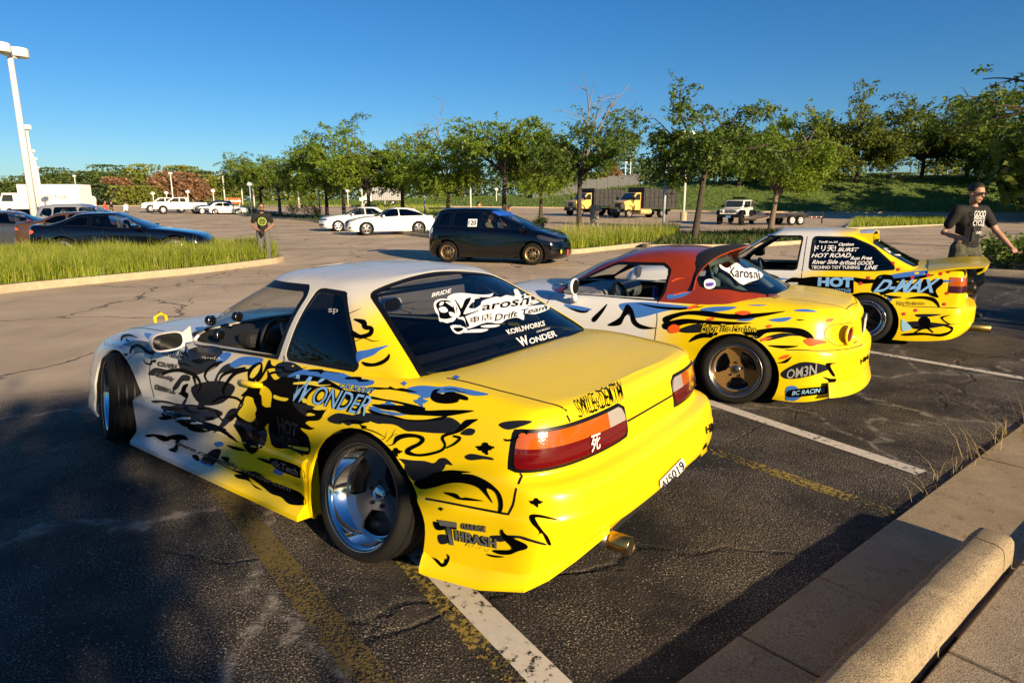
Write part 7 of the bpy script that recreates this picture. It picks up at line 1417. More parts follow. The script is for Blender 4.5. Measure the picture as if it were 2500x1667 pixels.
o = MB().box((-.9, .55, .74), (1.1, .4, .12)).build('loading_ramp', BLACK, e); bevel(o, .03)
# white pickups
def pickup(pos, az, lab, col, sc=1.0, two=True):
    e = empty('pickup_truck', pos, math.pi / 2 - R(az), lab, 'pickup', 'white pickups by the hedge'); wb = 3.6; e.scale = (sc, sc, sc)
    b = MB(); prof(b, [(-1.15, .55), (wb + .95, .55), (wb + .98, 1.15), (wb + .55, 1.28), (wb - .45, 1.34), (-1.15, 1.32)], -.95, .95); o = b.build('body', col, e); bevel(o, .07, 3); smooth_angle(o)
    b = MB(); prof(b, [(.85, 1.3), (wb - .35, 1.3), (wb - 1.05, 1.88), (1.15, 1.92), (.9, 1.88)], -.82, .82); o = b.build('cab', col, e); bevel(o, .07, 3); smooth_angle(o)
    MB().box((-.2, 0, 1.31), (1.9, 1.6, .06)).build('bed_floor', BLACK, e)
    for sg in (1, -1):
        side_panel('front_door_window', [(wb - 1.75, 1.38), (wb - .75, 1.38), (wb - 1.2, 1.80), (wb - 1.75, 1.82)], sg * .83, MATS['cab_glass'], e); side_panel('rear_door_window', [(1.1, 1.38), (wb - 1.85, 1.38), (wb - 1.85, 1.82), (1.2, 1.80)], sg * .83, MATS['cab_glass'], e)
        for x in (0, wb): b = MB(); b.lathe([(.50, 0), (.001, .0)], 20, 'y', (x, sg * .955, .52)); b.build('wheel_arch', BLACK, e); simple_wheel(e, x, sg * .86, .45, .30, SILV, sg > 0)
        MB().box((wb + .97, sg * .72, 1.02), (.05, .34, .22)).build('headlamp', HEADL, e); MB().box((wb - .85, sg * 1.05, 1.48), (.14, .24, .22)).build('mirror', BLACK, e)
    MB().box((wb + .98, 0, .98), (.04, 1.0, .34)).build('grille', GRL, e); o = MB().box((wb + 1.02, 0, .62), (.2, 1.9, .24)).build('bumper', mat('bumper_grey', (.25, .25, .26), .4, .5), e); bevel(o, .04)
    b = MB(); b.add([(wb - .36, -.74, 1.38), (wb - .36, .74, 1.38), (wb - .98, .70, 1.82), (wb - .98, -.70, 1.82)], [(0, 1, 2, 3)]); o = b.build('windshield', MATS['cab_glass'], e); o.location = (.05, 0, .03)
    return e
pickup(atx(478, 82), -122, 'tall white crew cab pickup behind the dark crossover', WPT, 1.04); pickup(atx(440, 88), -122, 'white pickup truck at the end of the row by the grass', WPT, 1.0)
# white box truck and van
e = empty('box_truck', atx(150, 72), math.pi / 2 - R(-92), 'white box truck with lettering on its body', 'truck')
o = MB().box((.5, 0, 2.15), (6.5, 2.3, 2.4)).build('box_body', mat('box_white', (.80, .78, .76), .5), e); bevel(o, .05)
b = MB(); prof(b, [(4.0, .6), (5.9, .6), (5.95, 1.5), (5.55, 2.45), (4.0, 2.45)], -1.0, 1.0); o = b.build('cab', WPT, e); bevel(o, .08, 3); smooth_angle(o)
for sg in (1, -1):
    side_panel('door_window', [(4.4, 1.55), (5.65, 1.55), (5.4, 2.25), (4.4, 2.25)], sg * 1.01, MATS['cab_glass'], e); simple_wheel(e, 4.9, sg * .95, .42, .26, SILV, sg > 0); simple_wheel(e, -.8, sg * .9, .42, .4, SILV, sg > 0)
MB().box((1.5, 0, .75), (6.6, .9, .3)).build('chassis', BLACK, e)
Mx = Matrix(((-1, 0, 0), (0, 0, 1), (0, 1, 0))).transposed().to_4x4(); Mx = Matrix(((-1, 0, 0, 0), (0, 0, 1, 0), (0, 1, 0, 0), (0, 0, 0, 1))); Mx.translation = Vector((-.2, 1.16, 2.0)); flat_text('lettering', 'VICTOR', Mx, .42, mat('print_softgrey', (.10, .10, .11), .5), e, width=2.6)
e = empty('white_van', atx(204, 78), math.pi / 2 - R(-85), 'white cargo van parked at the rear of the box truck', 'van')
b = MB(); prof(b, [(-1.0, .5), (3.9, .5), (3.9, 1.2), (3.2, 1.35), (2.6, 2.15), (-.8, 2.2), (-1.05, 1.9)], -.95, .95); o = b.build('body', WPT, e); bevel(o, .12, 3); smooth_angle(o)
for sg in (1, -1):
    side_panel('door_window', [(2.0, 1.4), (3.0, 1.4), (2.6, 1.95), (2.0, 1.95)], sg * .96, MATS['cab_glass'], e); MB().box((-1.03, sg * .86, 1.25), (.06, .12, .5)).build('tail_lamp', REDL, e)
    for x in (0, 3.1): simple_wheel(e, x, sg * .85, .36, .24, SILV, sg > 0)
# camper far off
p = atx(945, 104); p.z += .35; e = empty('camper', p, math.pi / 2 - R(-98), 'small grey ribbed camper truck parked on the far grass edge', 'camper')
o = MB().box((0, 0, 1.75), (4.4, 2.2, 2.1)).build('body', mat('camper_grey', (.33, .34, .36), .5), e); bevel(o, .1)
for k in range(14): MB().box((-2.0 + k * .31, 1.115, 1.75), (.06, .03, 2.0)).box((-2.0 + k * .31, -1.115, 1.75), (.06, .03, 2.0)).build('rib', mat('camper_dark', (.16, .17, .19), .5), e)
b = MB(); prof(b, [(2.2, .6), (4.2, .6), (4.2, 1.2), (3.4, 1.4), (2.9, 2.1), (2.2, 2.1)], -.95, .95); o = b.build('cab', WPT, e); bevel(o, .08)
for sg in (1, -1):
    side_panel('door_window', [(2.4, 1.4), (3.2, 1.4), (2.8, 1.95), (2.4, 1.95)], sg * .96, MATS['cab_glass'], e)
    for x in (-.9, 3.3): simple_wheel(e, x, sg * .9, .4, .24, SILV, sg > 0)
# ---------------------------------------------------------------- wraps and stickers (outlines traced from the photograph, laid on the panels)
def tile(x, y, s): return lambda pts: [(x + p[0] * s, y + p[1] * s) for p in pts]
T1, T2, T3, T4, T5, T6, T7, T8 = tile(340, 830, .12755), tile(600, 850, .12755), tile(860, 880, .2232), tile(940, 1040, .26786), tile(340, 1000, .33482), tile(1030, 1220, .26786), tile(1050, 690, .24554), tile(220, 790, .17857)
C1, C2, C3, C4, C5, C8 = tile(200, 600, .38265), tile(700, 900, .38265), tile(800, 600, .38265), tile(1300, 560, .38265), tile(1700, 420, .34014), tile(1600, 950, .4573)
def P(f, s): return f([tuple(map(float, q.split(','))) for q in s.split()])          # "x,y x,y ..." in tile units
def shp(f, s): return smooth_poly(P(f, s), 4)
def stk(f, s, w_, sc): return stroke(P(f, s), [v * sc for v in w_])
def circ(c, r, n=12): return [(c[0] + r * math.cos(2 * math.pi * k / n), c[1] + r * .9 * math.sin(2 * math.pi * k / n)) for k in range(n)]
def cloud(f, x, y, r, s):
    c = f([(x, y)])[0]; r *= s; return [circ((c[0] + a * r, c[1] + b * r), q * r, 10) for a, b, q in ((-.55, 0, .36), (0, -.35, .42), (.5, -.05, .36), (.0, .3, .36), (-.95, -.15, .16), (.95, -.1, .16), (.2, .65, .18))]
def lay(car, bv, parent, m, off, polys, nm, step=11):
    for p in polys: project_print(nm, car, bv, fill_polys([p], step), m, parent, off)
def words(car, bv, parent, f, txt, q, m, back=None, shear=0.0, extra=.012, bex=.05, off=.0062, spacing=1.0):
    qd = P(f, q)
    if back is not None: lettering(car, bv, txt, qd, back, parent, shear, bex, off - .0012, 'lettering_outline', spacing)
    return lettering(car, bv, txt, qd, m, parent, shear, extra, off, 'lettering', spacing)
bpy.context.view_layer.update()
# ================================================= yellow coupe
olive = mat('print_olive', (.055, .06, .035), .3, coat=.5); lgrey = mat('print_softdark', (.11, .11, .115), .35, coat=.3)
grey = [shp(T1, s) for s in ('960,580 1080,480 1200,440 1330,400 1390,480 1300,560 1240,620 1120,660 1040,640', '1640,480 1850,440 1780,600 1560,640 1500,800 1600,880 1480,1060 1360,1140 1280,1180 1250,1270 1130,1300 1150,1180 1260,960 1400,860 1500,640', '640,920 760,740 850,660 980,690 960,780 840,790 760,900 690,960', '170,650 300,530 500,560 620,590 460,640 300,680', '900,1100 830,1200 740,1320 860,1260 930,1110')]
grey += [shp(T1, s) for s in ('1960,1250 2050,1150 1900,1400 1750,1568 1600,1568 1750,1400', '430,1400 620,1380 900,1420 700,1500 500,1480')] + [shp(T2, '20,1400 200,1420 240,1568 60,1568')]
grey += [shp(T3, s) for s in ('0,600 200,570 400,610 600,660 900,650 1065,620 1190,700 1110,780 950,795 700,775 600,770 480,705 350,690 280,690 150,650 0,660',)]
grey += [shp(T4, s) for s in ('80,300 140,295 260,310 360,315 450,335 500,295 560,292 620,355 560,350 530,400 400,470 270,500 180,400', '735,270 790,250 880,265 975,285 990,308 900,300 790,310 740,295', '690,70 760,20 820,30 820,60 780,85', '1040,-10 1100,-40 1250,-52 1344,-40 1240,5 1120,33')]
grey += [shp(T2, s) for s in ('250,1250 370,1150 480,1120 690,1050 600,1180 420,1240 330,1290', '1570,1360 1640,1290 1780,1240 2000,1270 2352,1330 2352,1420 2100,1420 1980,1480 1870,1430 1800,1455 1640,1420')]
grey += [shp(T6, s) for s in ('630,325 760,320 900,325 1000,355 1130,395 1110,408 960,370 860,345 720,380 640,350', '150,320 240,320 260,380 170,400')]
grey += [shp(T5, s) for s in ('540,170 640,110 720,0 660,0 590,110', '450,370 540,290 600,300 530,410')]
lay(S, SB, SBODY, PG, .0020, grey, 'livery_grey')
blue = [shp(T1, '1740,470 1980,325 2352,350 2352,430 2230,480 2100,480 2000,480 1850,530'), shp(T1, '1480,420 1610,250 1770,270 1650,410 1500,470'),
        shp(T2, '780,560 950,460 1100,415 1240,410 1480,415 1520,435 1830,475 1900,490 2030,550 2200,600 2352,640 2352,720 2150,720 2000,690 1850,680 1760,660 1600,610 1400,560 1200,520 1050,505 900,545'),
        shp(T3, '585,320 680,285 800,277 950,292 1080,285 1250,315 1344,335 1500,375 1344,390 1150,350 1020,355 930,370 880,380 840,410 790,410 720,375 620,355'), shp(T3, '0,190 100,200 240,225 215,270 80,270 0,255'), shp(T3, '190,510 260,505 330,540 450,560 600,590 470,600 380,580 250,560'),
        shp(C1, '1755,680 1820,665 1960,635 1900,670 1860,700 1790,725 1760,745'), shp(T5, '550,240 600,230 620,255 570,270'), shp(T5, '450,370 530,395 525,415 455,390'), shp(T5, '1000,425 1055,440 1040,475 980,455'), shp(T8, '745,130 900,160 1030,250 880,255 790,210'), shp(T8, '1310,335 1344,330 1344,380 1320,400')]  # one fender shape paints a blue reflection; the others are wrap print
for a in ((400, 490, 70), (755, 450, 72), (570, 255, 34), (1140, 190, 36)): blue += cloud(T3, *a, .2232)
lay(S, SB, SBODY, PBL, .0028, blue, 'blue_overlay')
sky_ = [shp(T8, '190,310 210,240 260,170 300,155 300,190 260,230 400,240 480,200 590,200 560,250 460,280 430,330 300,340')]; lay(S, SB, SBODY, PSK, .0026, sky_, 'livery_light_blue')
lay(S, SB, SBODY, olive, .0022, [shp(T8, '440,290 560,240 700,235 850,270 840,350 860,400 700,400 560,440 490,520 600,400 560,320')], 'livery_olive')
blk = [shp(T1, s) for s in ('990,395 1130,365 1240,372 1418,355 1300,405 1165,460', '955,840 880,845 835,890 800,990 755,1015 830,1060 880,1095 940,1100 950,1020 905,990 910,930', '230,1170 400,1160 560,1180 750,1225 1090,1243 800,1260 600,1230 450,1200 300,1210', '430,1265 560,1270 760,1295 1000,1280 1200,1285 1330,1305 1150,1330 980,1335 1050,1380 1330,1385 1100,1410 980,1400 850,1345 600,1345 440,1320', '1250,1470 1330,1490 1480,1455 1400,1510 1460,1520 1380,1545 1290,1510')]
k1 = .12755
blk += [stk(T1, '750,445 870,455 930,480 1010,515', [30, 30, 25, 5], k1), stk(T1, '450,650 600,590 800,575 980,630 1110,700 1180,830 1165,940 1120,1015', [60, 70, 75, 70, 60, 40, 25, 5], k1), stk(T1, '1050,690 1080,800 1098,915', [60, 40, 5], k1), stk(T1, '910,115 895,230 945,355', [25, 35, 10], k1), stk(T1, '1600,415 1480,460 1380,520 1310,580 1270,660 1275,720 1320,790 1345,770', [30, 70, 60, 60, 45, 35, 30, 5], k1), stk(T1, '1600,410 1500,500 1340,600', [8, 20, 8], k1), stk(T1, '1520,850 1600,680 1800,590 2050,530', [10, 50, 75, 40], k1), stk(T1, '1640,1060 1620,950 1700,800 1830,650 2000,590 2200,560', [20, 60, 60, 70, 60, 40], k1), stk(T1, '90,370 130,440 230,460 250,410 330,400', [10, 25, 40, 35, 60], k1), stk(T1, '1400,1200 1560,1100 1800,1090 1950,1160 2030,1320', [20, 45, 50, 45, 8], k1), stk(T1, '1470,1330 1540,1470 1620,1540 1720,1500 1850,1420', [20, 40, 60, 90, 60], k1), stk(T1, '1900,1300 1960,1200 2040,1080 2060,1060', [8, 40, 60, 10], k1)]
main = '430,420 560,600 700,550 800,545 950,570 1040,510 1250,525 1450,560 1650,640 1850,760 1920,800 2150,830 2352,870 2352,960 2200,990 1950,990 1900,860 1700,760 1500,740 1400,760 1250,860 1180,980 1180,1070 1290,1110 1320,1160 1480,1180 1580,1190 1480,1310 1400,1380 1250,1390 1140,1410 1250,1500 1330,1530 1230,1560 1060,1520 1000,1568 700,1590 520,1568 480,1400 490,1240 500,1060 520,900 480,800 380,720 300,760 260,900 150,900 230,700 420,580'
blk += [shp(T2, main)] + [shp(T2, s) for s in ('1800,1410 1950,1370 2130,1370 2280,1410 2200,1430 1950,1405', '430,265 480,230 520,330 700,350 690,390 520,385 420,420 330,560 260,640 200,600 330,480')] + [stk(T2, '720,350 750,430 860,450 1000,430 1190,365', [40, 45, 40, 30, 5], k1), stk(T2, '430,520 520,470 620,465 720,470', [40, 50, 40, 5], k1)]
bb = [shp(T2, s) for s in ('1210,440 1250,410 1480,412 1500,430 1820,480 1700,480 1530,455 1440,500 1400,460', '1910,575 1960,555 2210,555 2230,600 2352,610 2352,640 2180,645 2120,605 1950,600')]
blk += [shp(T2, '150,1040 230,1170 200,1300 260,1420 250,1568 330,1568 420,1450 480,1400 480,1150 380,1120 260,1040')]
blk += [shp(T5, s) for s in ('290,75 400,80 520,100 640,150 560,160 450,130 330,120', '100,180 180,185 230,215 180,230', '640,255 720,270 790,300 700,290', '860,350 930,360 1000,400 930,385', '600,340 660,350 640,380', '700,130 760,150 790,210 770,230 730,170', '800,60 850,90 880,170 860,250 820,180 830,120')]
blk += [shp(T1, s) for s in ('380,1480 600,1440 820,1430 1000,1465 850,1480 640,1500 480,1530', '700,1568 820,1520 980,1540 1060,1568', '1850,1420 1950,1380 2050,1480 2150,1568 1950,1568 1880,1500')]
blk += [stk(T3, '290,885 360,850 375,820 390,770', [5, 5, 5, 2], .2232), stk(T3, '380,890 440,830 455,790 490,745', [5, 5, 5, 2], .2232), stk(T3, '410,850 460,810 510,800', [4, 4, 2], .2232)]
blk += [shp(T1, '2100,560 2352,430 2352,700 2230,760 2250,1000 2352,1080 2352,1568 2260,1568 2200,1180 2070,1080 1960,1060 2100,900')]
blk += bb + [shp(T3, s) for s in ('200,290 390,300 420,285 480,310 560,305 720,350 600,345 500,330 400,318 280,320 200,310', '210,390 350,420 480,440 640,475 800,515 820,545 1080,540 1344,553 1080,605 980,610 780,600 600,590 480,550 330,530 220,480 340,480 580,490 420,450 220,420', '180,530 300,570 450,600 600,640 800,645 960,620 1060,600 960,650 700,665 520,645 380,610 250,590', '865,410 890,330 970,318 930,350 1000,370 1040,350 1120,350 1260,400 1265,440 1180,430 1155,460 1050,475 930,460', '0,650 130,660 140,680 100,700 170,720 120,750 90,700 0,690')] + [stk(T3, '130,740 230,770 300,800 370,840', [12, 12, 9, 3], .2232), stk(T3, '1010,320 1120,320 1180,345 1260,358', [8, 10, 8, 2], .2232)]
blk += [stk(T4, '10,178 80,165 120,110 200,85 300,90 350,118 320,160 240,200 210,235 290,262 400,255 520,220 555,170 530,110 560,80 640,60 700,20 760,-30 850,-60', [4, 10, 45, 40, 30, 40, 30, 35, 45, 25, 25, 22, 18, 25, 25, 20, 50, 60, 10], .26786), stk(T4, '630,90 690,108 640,160 560,200', [20, 26, 20, 10], .26786)]
blk += [shp(T4, s) for s in ('270,510 380,470 450,425 600,400 790,415 700,430 800,440 900,480 980,530 1050,600 1080,680 1075,760 1040,795 1045,700 1010,600 930,570 990,700 920,620 840,550 700,515 580,520 470,550 330,570', '535,600 650,610 700,650 760,648 905,680 700,670 620,640', '1090,115 1140,120 1228,92 1180,130 1110,138')]
for a in ((105, 235, 55), (920, 200, 75), (1290, 55, 28), (515, 752, 24)): blk += cloud(T4, *a, .26786)
blk += [shp(T6, s) for s in ('110,200 150,200 240,240 220,265 140,270', '995,135 1100,135 1260,188 1060,155 1040,180 1100,270 1150,330 1178,400 1150,400 1100,300 1055,320 1075,285 1000,200', '740,262 760,300 850,350 955,400 960,440 880,465 800,495 700,490 650,455 800,455 825,430 770,370 722,300', '600,490 660,500 760,515 690,522 620,510', '90,515 150,545 190,580 210,570 215,540 240,530 235,490 260,520 235,590 190,612 160,590')] + cloud(T6, 1045, 20, 55, .26786)
blk += [shp(T5, s) for s in ('190,200 260,180 330,185 360,220 300,220 280,300 250,310 215,290 260,270 270,220 200,215', '350,110 450,105 540,120 640,160 730,240 640,190 560,150 470,165 380,150', '45,185 120,178 195,215 110,195 60,200', '560,370 700,440 850,450 960,520 1080,560 1190,610 1210,690 1100,690 1040,640 960,610 880,540 800,490 700,450 600,400', '390,330 430,330 440,375 400,360', '700,470 790,480 830,540 900,585 850,570 800,520 720,500', '965,-10 1100,-40 1240,60 1180,130 1240,200 1240,325 1100,290 965,255', '960,350 1060,370 1180,420 1200,500 1050,450 970,400', '690,110 760,130 800,190 850,240 870,290 820,320 770,270 740,200')]  # wrap print, plus one shape painting the skirt's dark side vent flat black
k8 = .17857
blk += [stk(T8, '550,410 580,330 660,300 740,340 780,380 850,400 880,330 850,270 850,195', [20, 40, 40, 40, 50, 50, 25, 20, 10], k8), stk(T8, '300,385 420,400 450,430 520,420', [8, 25, 60, 20], k8), stk(T8, '430,240 450,180 540,160 650,195', [20, 40, 30, 5], k8), stk(T8, '500,200 510,235 560,245', [10, 25, 5], k8), stk(T8, '460,450 430,500 440,540', [6, 8, 4], k8)]
blk += [stk(C1, '1740,470 1800,490 1810,520 1850,530 1840,565 1780,580 1725,560', [10, 35, 30, 25, 30, 25, 40], .38265), stk(C1, '1695,440 1740,420 1785,402', [5, 5, 2], .38265), stk(C1, '1740,615 1800,590 1860,610 1905,605', [5, 5, 5, 2], .38265), shp(C1, '1790,740 1860,750 1930,725 1965,690 1960,730 1900,765 1820,770')]
blk += [shp(C8, '235,395 258,300 320,245 310,300 285,345')]
lay(S, SB, SBODY, PB, .0036, blk, 'livery_black')
yl = [shp(T2, s) for s in ('560,890 680,930 830,960 760,1010 560,960', '930,660 1000,650 1110,640 1330,635 1400,660 1420,700 1650,700 1420,730 1300,710 1140,690 940,690', '1190,1250 1250,1235 1345,1270 1280,1290 1180,1290', '1090,960 1170,970 1180,1040 1110,1035', '1480,1310 1560,1180 1620,1180 1560,1270')] + [shp(T2, '1300,1160 1430,1040 1480,960 1490,1165')] + [shp(T5, '1070,255 1180,270 1235,275 1230,300 1120,275')]
yl += [shp(T1, s) for s in ('2050,1080 2180,1100 2210,1180 2260,1320 2230,1400 2240,1480 2150,1560 2000,1500 1900,1400 2000,1250', '2130,700 2200,560 2330,470 2300,600 2200,720')]
lay(S, SB, SBODY, PYL, .0046, yl, 'livery_yellow'); lay(S, SB, SBODY, PG, .0018, [shp(C1, s) for s in ('620,700 760,640 900,660 840,760 720,820 640,800', '700,900 860,860 980,900 900,1000 760,1010', '520,1040 700,1010 900,1060 800,1120 600,1110', '980,1120 1080,1080 1180,1180 1150,1290 1040,1250', '1240,760 1330,740 1420,800 1330,850 1250,830')], 'livery_grey'); lay(S, SB, SBODY, PG, .0046, [shp(T2, '920,1040 1060,1060 1320,1110 1290,1170 1180,1180 1200,1250 1170,1290 1050,1220 950,1110')], 'livery_grey')
wb_ = mat('print_wonder_blue', (.20, .42, .78), .25, coat=.5)
words(S, SB, SBODY, C1, 'W', '1345,990 1425,1005 1560,850 1375,822', wb_, PB, .25, .02, .08); words(S, SB, SBODY, C1, 'ONDER', '1470,1008 1810,1085 1862,962 1505,888', wb_, PB, .25, .0, .06, spacing=.95); words(S, SB, SBODY, C1, 'CAR MODIFY', '1650,905 1865,950 1885,915 1660,875', wb_, PB, .25, .0, .05)
words(S, SB, SBODY, T6, 'T', '235,405 325,410 325,200 155,175', lgrey, PB, 0, .04, .09); words(S, SB, SBODY, T6, 'HRASH', '320,370 688,440 688,350 310,265', lgrey, PB, 0, .03, .09); words(S, SB, SBODY, T6, 'GARAGE', '370,262 588,290 590,232 375,205', lgrey, PB, 0, .02, .07); words(S, SB, SBODY, T6, 'Racing', '410,430 655,478 655,445 415,380', PYL, None, .4, .01)
words(S, SB, SBODY, T5, 'www.carmodify-wonder.com', '265,262 1105,605 1115,560 265,215', lgrey, PB, 0, .0, .02); words(S, SB, SBODY, T5, 'HOT', '1025,165 1155,200 1165,100 1010,45', PG, None, 0, .05); words(S, SB, SBODY, T5, 'AUTOMOTIVE', '1030,205 1180,255 1170,215 1025,170', PG, None, 0, .02); words(S, SB, SBODY, T5, 'dkTech', '970,400 1165,480 1165,430 975,355', lgrey, None, 0, .02)
words(S, SB, SBODY, T8, 'WedsSport', '185,305 435,350 440,285 195,240', PW, PBL, .2, .0, .05)
for t, f, q in (('SMILE', T8, '985,425 1260,500 1300,380 1015,315'), ('CRASH', T8, '920,580 1190,625 1205,560 935,510'), ('GReddy', T8, '890,735 1150,800 1175,735 905,665'), ('ORIGIN Lab', T1, '300,940 715,1040 705,960 315,830')): words(S, SB, SBODY, f, t, q, lgrey, PB, 0, .02, .10)
words(S, SB, SBODY, C3, 'SMILExDEATH', '1600,1100 1885,985 1858,872 1572,1002', PB, None, .2, .0, off=.012, spacing=1.05); words(S, SB, SBODY, C3, '死', '1670,1312 1725,1287 1725,1190 1665,1212', PW, None, 0, .01, off=.012); words(S, SB, SBODY, C8, 'HM', '268,240 318,215 318,165 265,200', PB, None, 0, .02)
# number plate of the coupe
pq = P(lambda z: z, '1612,1222 1684,1158 1661,1116 1606,1172')
for nm, qd, m, o_ in (('number_plate', pq, mat('plate_cream', (.75, .74, .70), .4), .010), ('plate_band', [pq[0], pq[1], (pq[1][0] - 6.5, pq[1][1] - 11), (pq[0][0] - 2, pq[0][1] - 14)], PYL, .0112)): lay(S, SB, SBODY, m, o_, [qd], nm, 8)
lettering(S, SB, 'AJ5019', [(1610, 1200), (1672, 1146), (1658, 1122), (1607, 1178)], mat('plate_navy', (.01, .015, .05), .4), SBODY, 0, .01, .0124); lettering(S, SB, 'visitPA.com', [(1622, 1207), (1668, 1166), (1665, 1160), (1620, 1199)], PB, SBODY, 0, 0, .0126)
# rear window emblem and stickers
glassS = S.objs['rear_window']; GV = SB
lay(S, GV, glassS, PW, .003, [shp(T7, s) for s in ('170,160 230,115 330,108 420,118 520,125 590,120 625,108 610,140 560,150 480,145 430,140 500,155 440,170 430,200 300,200', '330,500 420,470 575,468 520,495 420,500', '500,440 560,425 690,425 650,445 560,452')], 'emblem_flames')
lay(S, GV, glassS, PW, .003, [smooth_poly(P(T7, '215,160 300,200 330,130 430,140 425,190 380,250 440,262 500,225 520,185 650,145 700,150 760,128 840,138 830,75 870,72 910,130 960,98 1000,108 1045,160 1060,125 1088,190 1040,215 960,240 1165,222 1178,268 1040,318 940,312 930,375 860,350 760,370 690,410 560,400 420,450 370,455 335,380 262,352 268,260'), 3)], 'emblem_lettering_field')
lay(S, GV, glassS, PB, .0042, [shp(T7, '240,170 285,225 310,260 345,180 375,160 405,165 340,290 345,320 480,280 470,292 365,335 350,345 388,432 362,440 335,350 280,352 300,300')], 'emblem_initial')
lay(S, GV, glassS, PW, .003, [shp(T7, '35,215 70,175 150,165 230,190 260,280 250,370 190,400 160,405 120,390 90,385 80,330 50,290'), shp(T7, '200,440 250,425 320,440 370,470 300,512 240,500')], 'emblem_skull')
lay(S, GV, glassS, PB, .0042, [shp(T7, '58,225 105,185 190,188 230,240 245,330 180,365 100,360 85,300'), shp(T7, '232,458 300,450 330,470 280,497 248,484')], 'emblem_skull_black')  # black print filling the skull and jaw outlines
lay(S, GV, glassS, PW, .005, [shp(T7, '85,262 140,248 175,285 150,305 105,300'), shp(T7, '100,205 135,200 120,230 90,235'), shp(T7, '150,200 215,210 225,250 190,230'), shp(T7, '185,300 235,310 240,345 200,340')] + [P(T7, '%d,372 %d,372 %d,400 %d,398' % (a, a + 10, a + 11, a + 2)) for a in (100, 122, 145, 168, 192, 214)] + [P(T7, '%d,432 %d,428 %d,455 %d,456' % (a, a + 10, a + 9, a + 1)) for a in (215, 240, 265, 290)], 'emblem_skull_detail')
words(S, GV, glassS, T7, 'aroshi', '515,285 1045,215 1040,110 500,215', PB, None, .2, .015, off=.0045); words(S, GV, glassS, T7, 'Drift Team', '640,392 1165,272 1160,228 630,325', PB, None, .25, .012, off=.0045); words(S, GV, glassS, T7, '車店', '390,415 620,370 615,305 385,355', PB, None, 0, .005, off=.0045)
words(S, GV, glassS, T7, 'BRIDE', '12,155 205,110 210,68 18,115', PW, None, .1, .02); words(S, GV, glassS, T7, 'KORUWORKS', '780,525 1140,435 1130,385 745,480', PW, None, 0, .02); words(S, GV, glassS, T7, 'CAR MODIFY', '1055,507 1190,468 1185,453 1055,488', PW, None, 0, .005); words(S, GV, glassS, T7, 'W', '905,648 985,622 950,530 845,560', PW, None, 0, .03); words(S, GV, glassS, T7, 'ONDER', '990,622 1262,540 1235,480 975,568', PW, None, 0, .02)
words(S, SB, SROOF, C1, 'sp', '1575,440 1640,440 1640,405 1578,403', PGD, None)
# ================================================= roadster
MBODY, MROOF = MI.objs['body'], MI.objs['roof']
lay(MI, MBV, MBODY, PG, .0022, [shp(C4, s) for s in ('930,640 1060,600 1100,650 980,660', '1590,910 1700,850 1800,850 1900,880 1820,920 1700,950 1610,950', '1480,690 1600,660 1720,680 1640,680 1500,710')], 'livery_grey', 8)
lay(MI, MBV, MBODY, PBL, .003, [shp(C4, s) for s in ('205,480 300,490 380,510 330,520 240,505', '560,475 700,465 830,475 990,490 1020,500 860,520 700,560 640,560 580,520', '1075,510 1150,495 1300,495 1260,515 1180,525 1100,525', '1375,482 1500,483 1440,490', '1670,515 1750,510 1820,528 1700,525', '1510,575 1650,560 1620,585 1560,590', '1300,580 1420,560 1380,585', '1620,1010 1680,1000 1720,1060 1650,1100 1620,1090', '1880,1000 1960,975 2040,998 1960,990')], 'blue_overlay', 8)
lay(MI, MBV, MBODY, PB, .0038, [shp(C4, s) for s in ('840,560 960,525 1100,520 1250,540 1450,535 1620,522 1450,560 1300,575 1150,560 1000,545 900,570 850,600', '480,610 560,560 600,480 640,510 670,590 740,620 800,630 700,635 640,600 620,540 590,560 560,610', '380,570 430,520 480,475 450,530 400,590', '835,600 960,570 1100,580 1290,590 1400,600 1200,610 1000,600 860,640', '1000,720 1080,660 1300,660 1440,640 1560,625 1700,630 1770,660 1800,710 1740,690 1640,660 1500,660 1430,700 1300,700 1100,690', '1500,740 1600,740 1700,745 1600,760', '1560,850 1600,840 1655,810 1620,850', '1690,575 1740,578 1700,583', '1850,940 1900,950 1940,955 1900,1000 1860,1010 1890,970', '1870,855 1960,855 1900,865 1930,930 1910,930', '1620,1045 1660,1020 1880,1000 1900,1020 1870,1045 1650,1070', '660,470 800,490 960,500 1100,490 950,515 800,505', '230,500 330,520 360,510 350,530 300,530')], 'livery_black', 8)
lay(MI, MBV, MBODY, POR, .0046, [shp(C4, s) for s in ('985,505 1030,485 1065,480 1040,500 1010,512', '1295,535 1340,520 1395,530 1350,548', '1110,575 1160,560 1150,580', '865,630 900,605 940,620 930,655 880,660', '1730,710 1780,695 1880,720 1820,735 1770,745', '1870,590 1885,570 1920,572 1900,590', '1490,620 1510,608 1530,612 1510,628', '1575,825 1600,805 1640,798 1620,822', '1915,1025 1940,1010 1975,1005 1950,1025', '1410,730 1470,695 1530,690 1480,710')], 'livery_orange_flames', 8)
words(MI, MBV, MBODY, C4, 'Enjoy The Machine', '1075,668 1430,668 1435,615 1085,600', PYL, PB, .25, -.004, .05); words(MI, MBV, MBODY, C4, 'AESTHETIC PRODUCE', '1170,692 1435,694 1435,680 1170,675', lgrey, PB, 0, 0, .05); words(MI, MBV, MBODY, C4, 'OM3N', '1620,955 1810,925 1815,855 1625,895', PGD, PB, 0, .02, .08); words(MI, MBV, MBODY, C4, 'BC RACING', '1655,1057 1860,1035 1865,1008 1660,1030', PSK, None, .1, .01); words(MI, MBV, MBODY, C4, 'HM', '2090,862 2140,825 2140,797 2090,828', PB, None, 0, .02)
lay(MI, MBV, MROOF, PBL, .003, [shp(C4, '860,420 920,410 1015,395 960,430 870,445')], 'blue_overlay', 8)
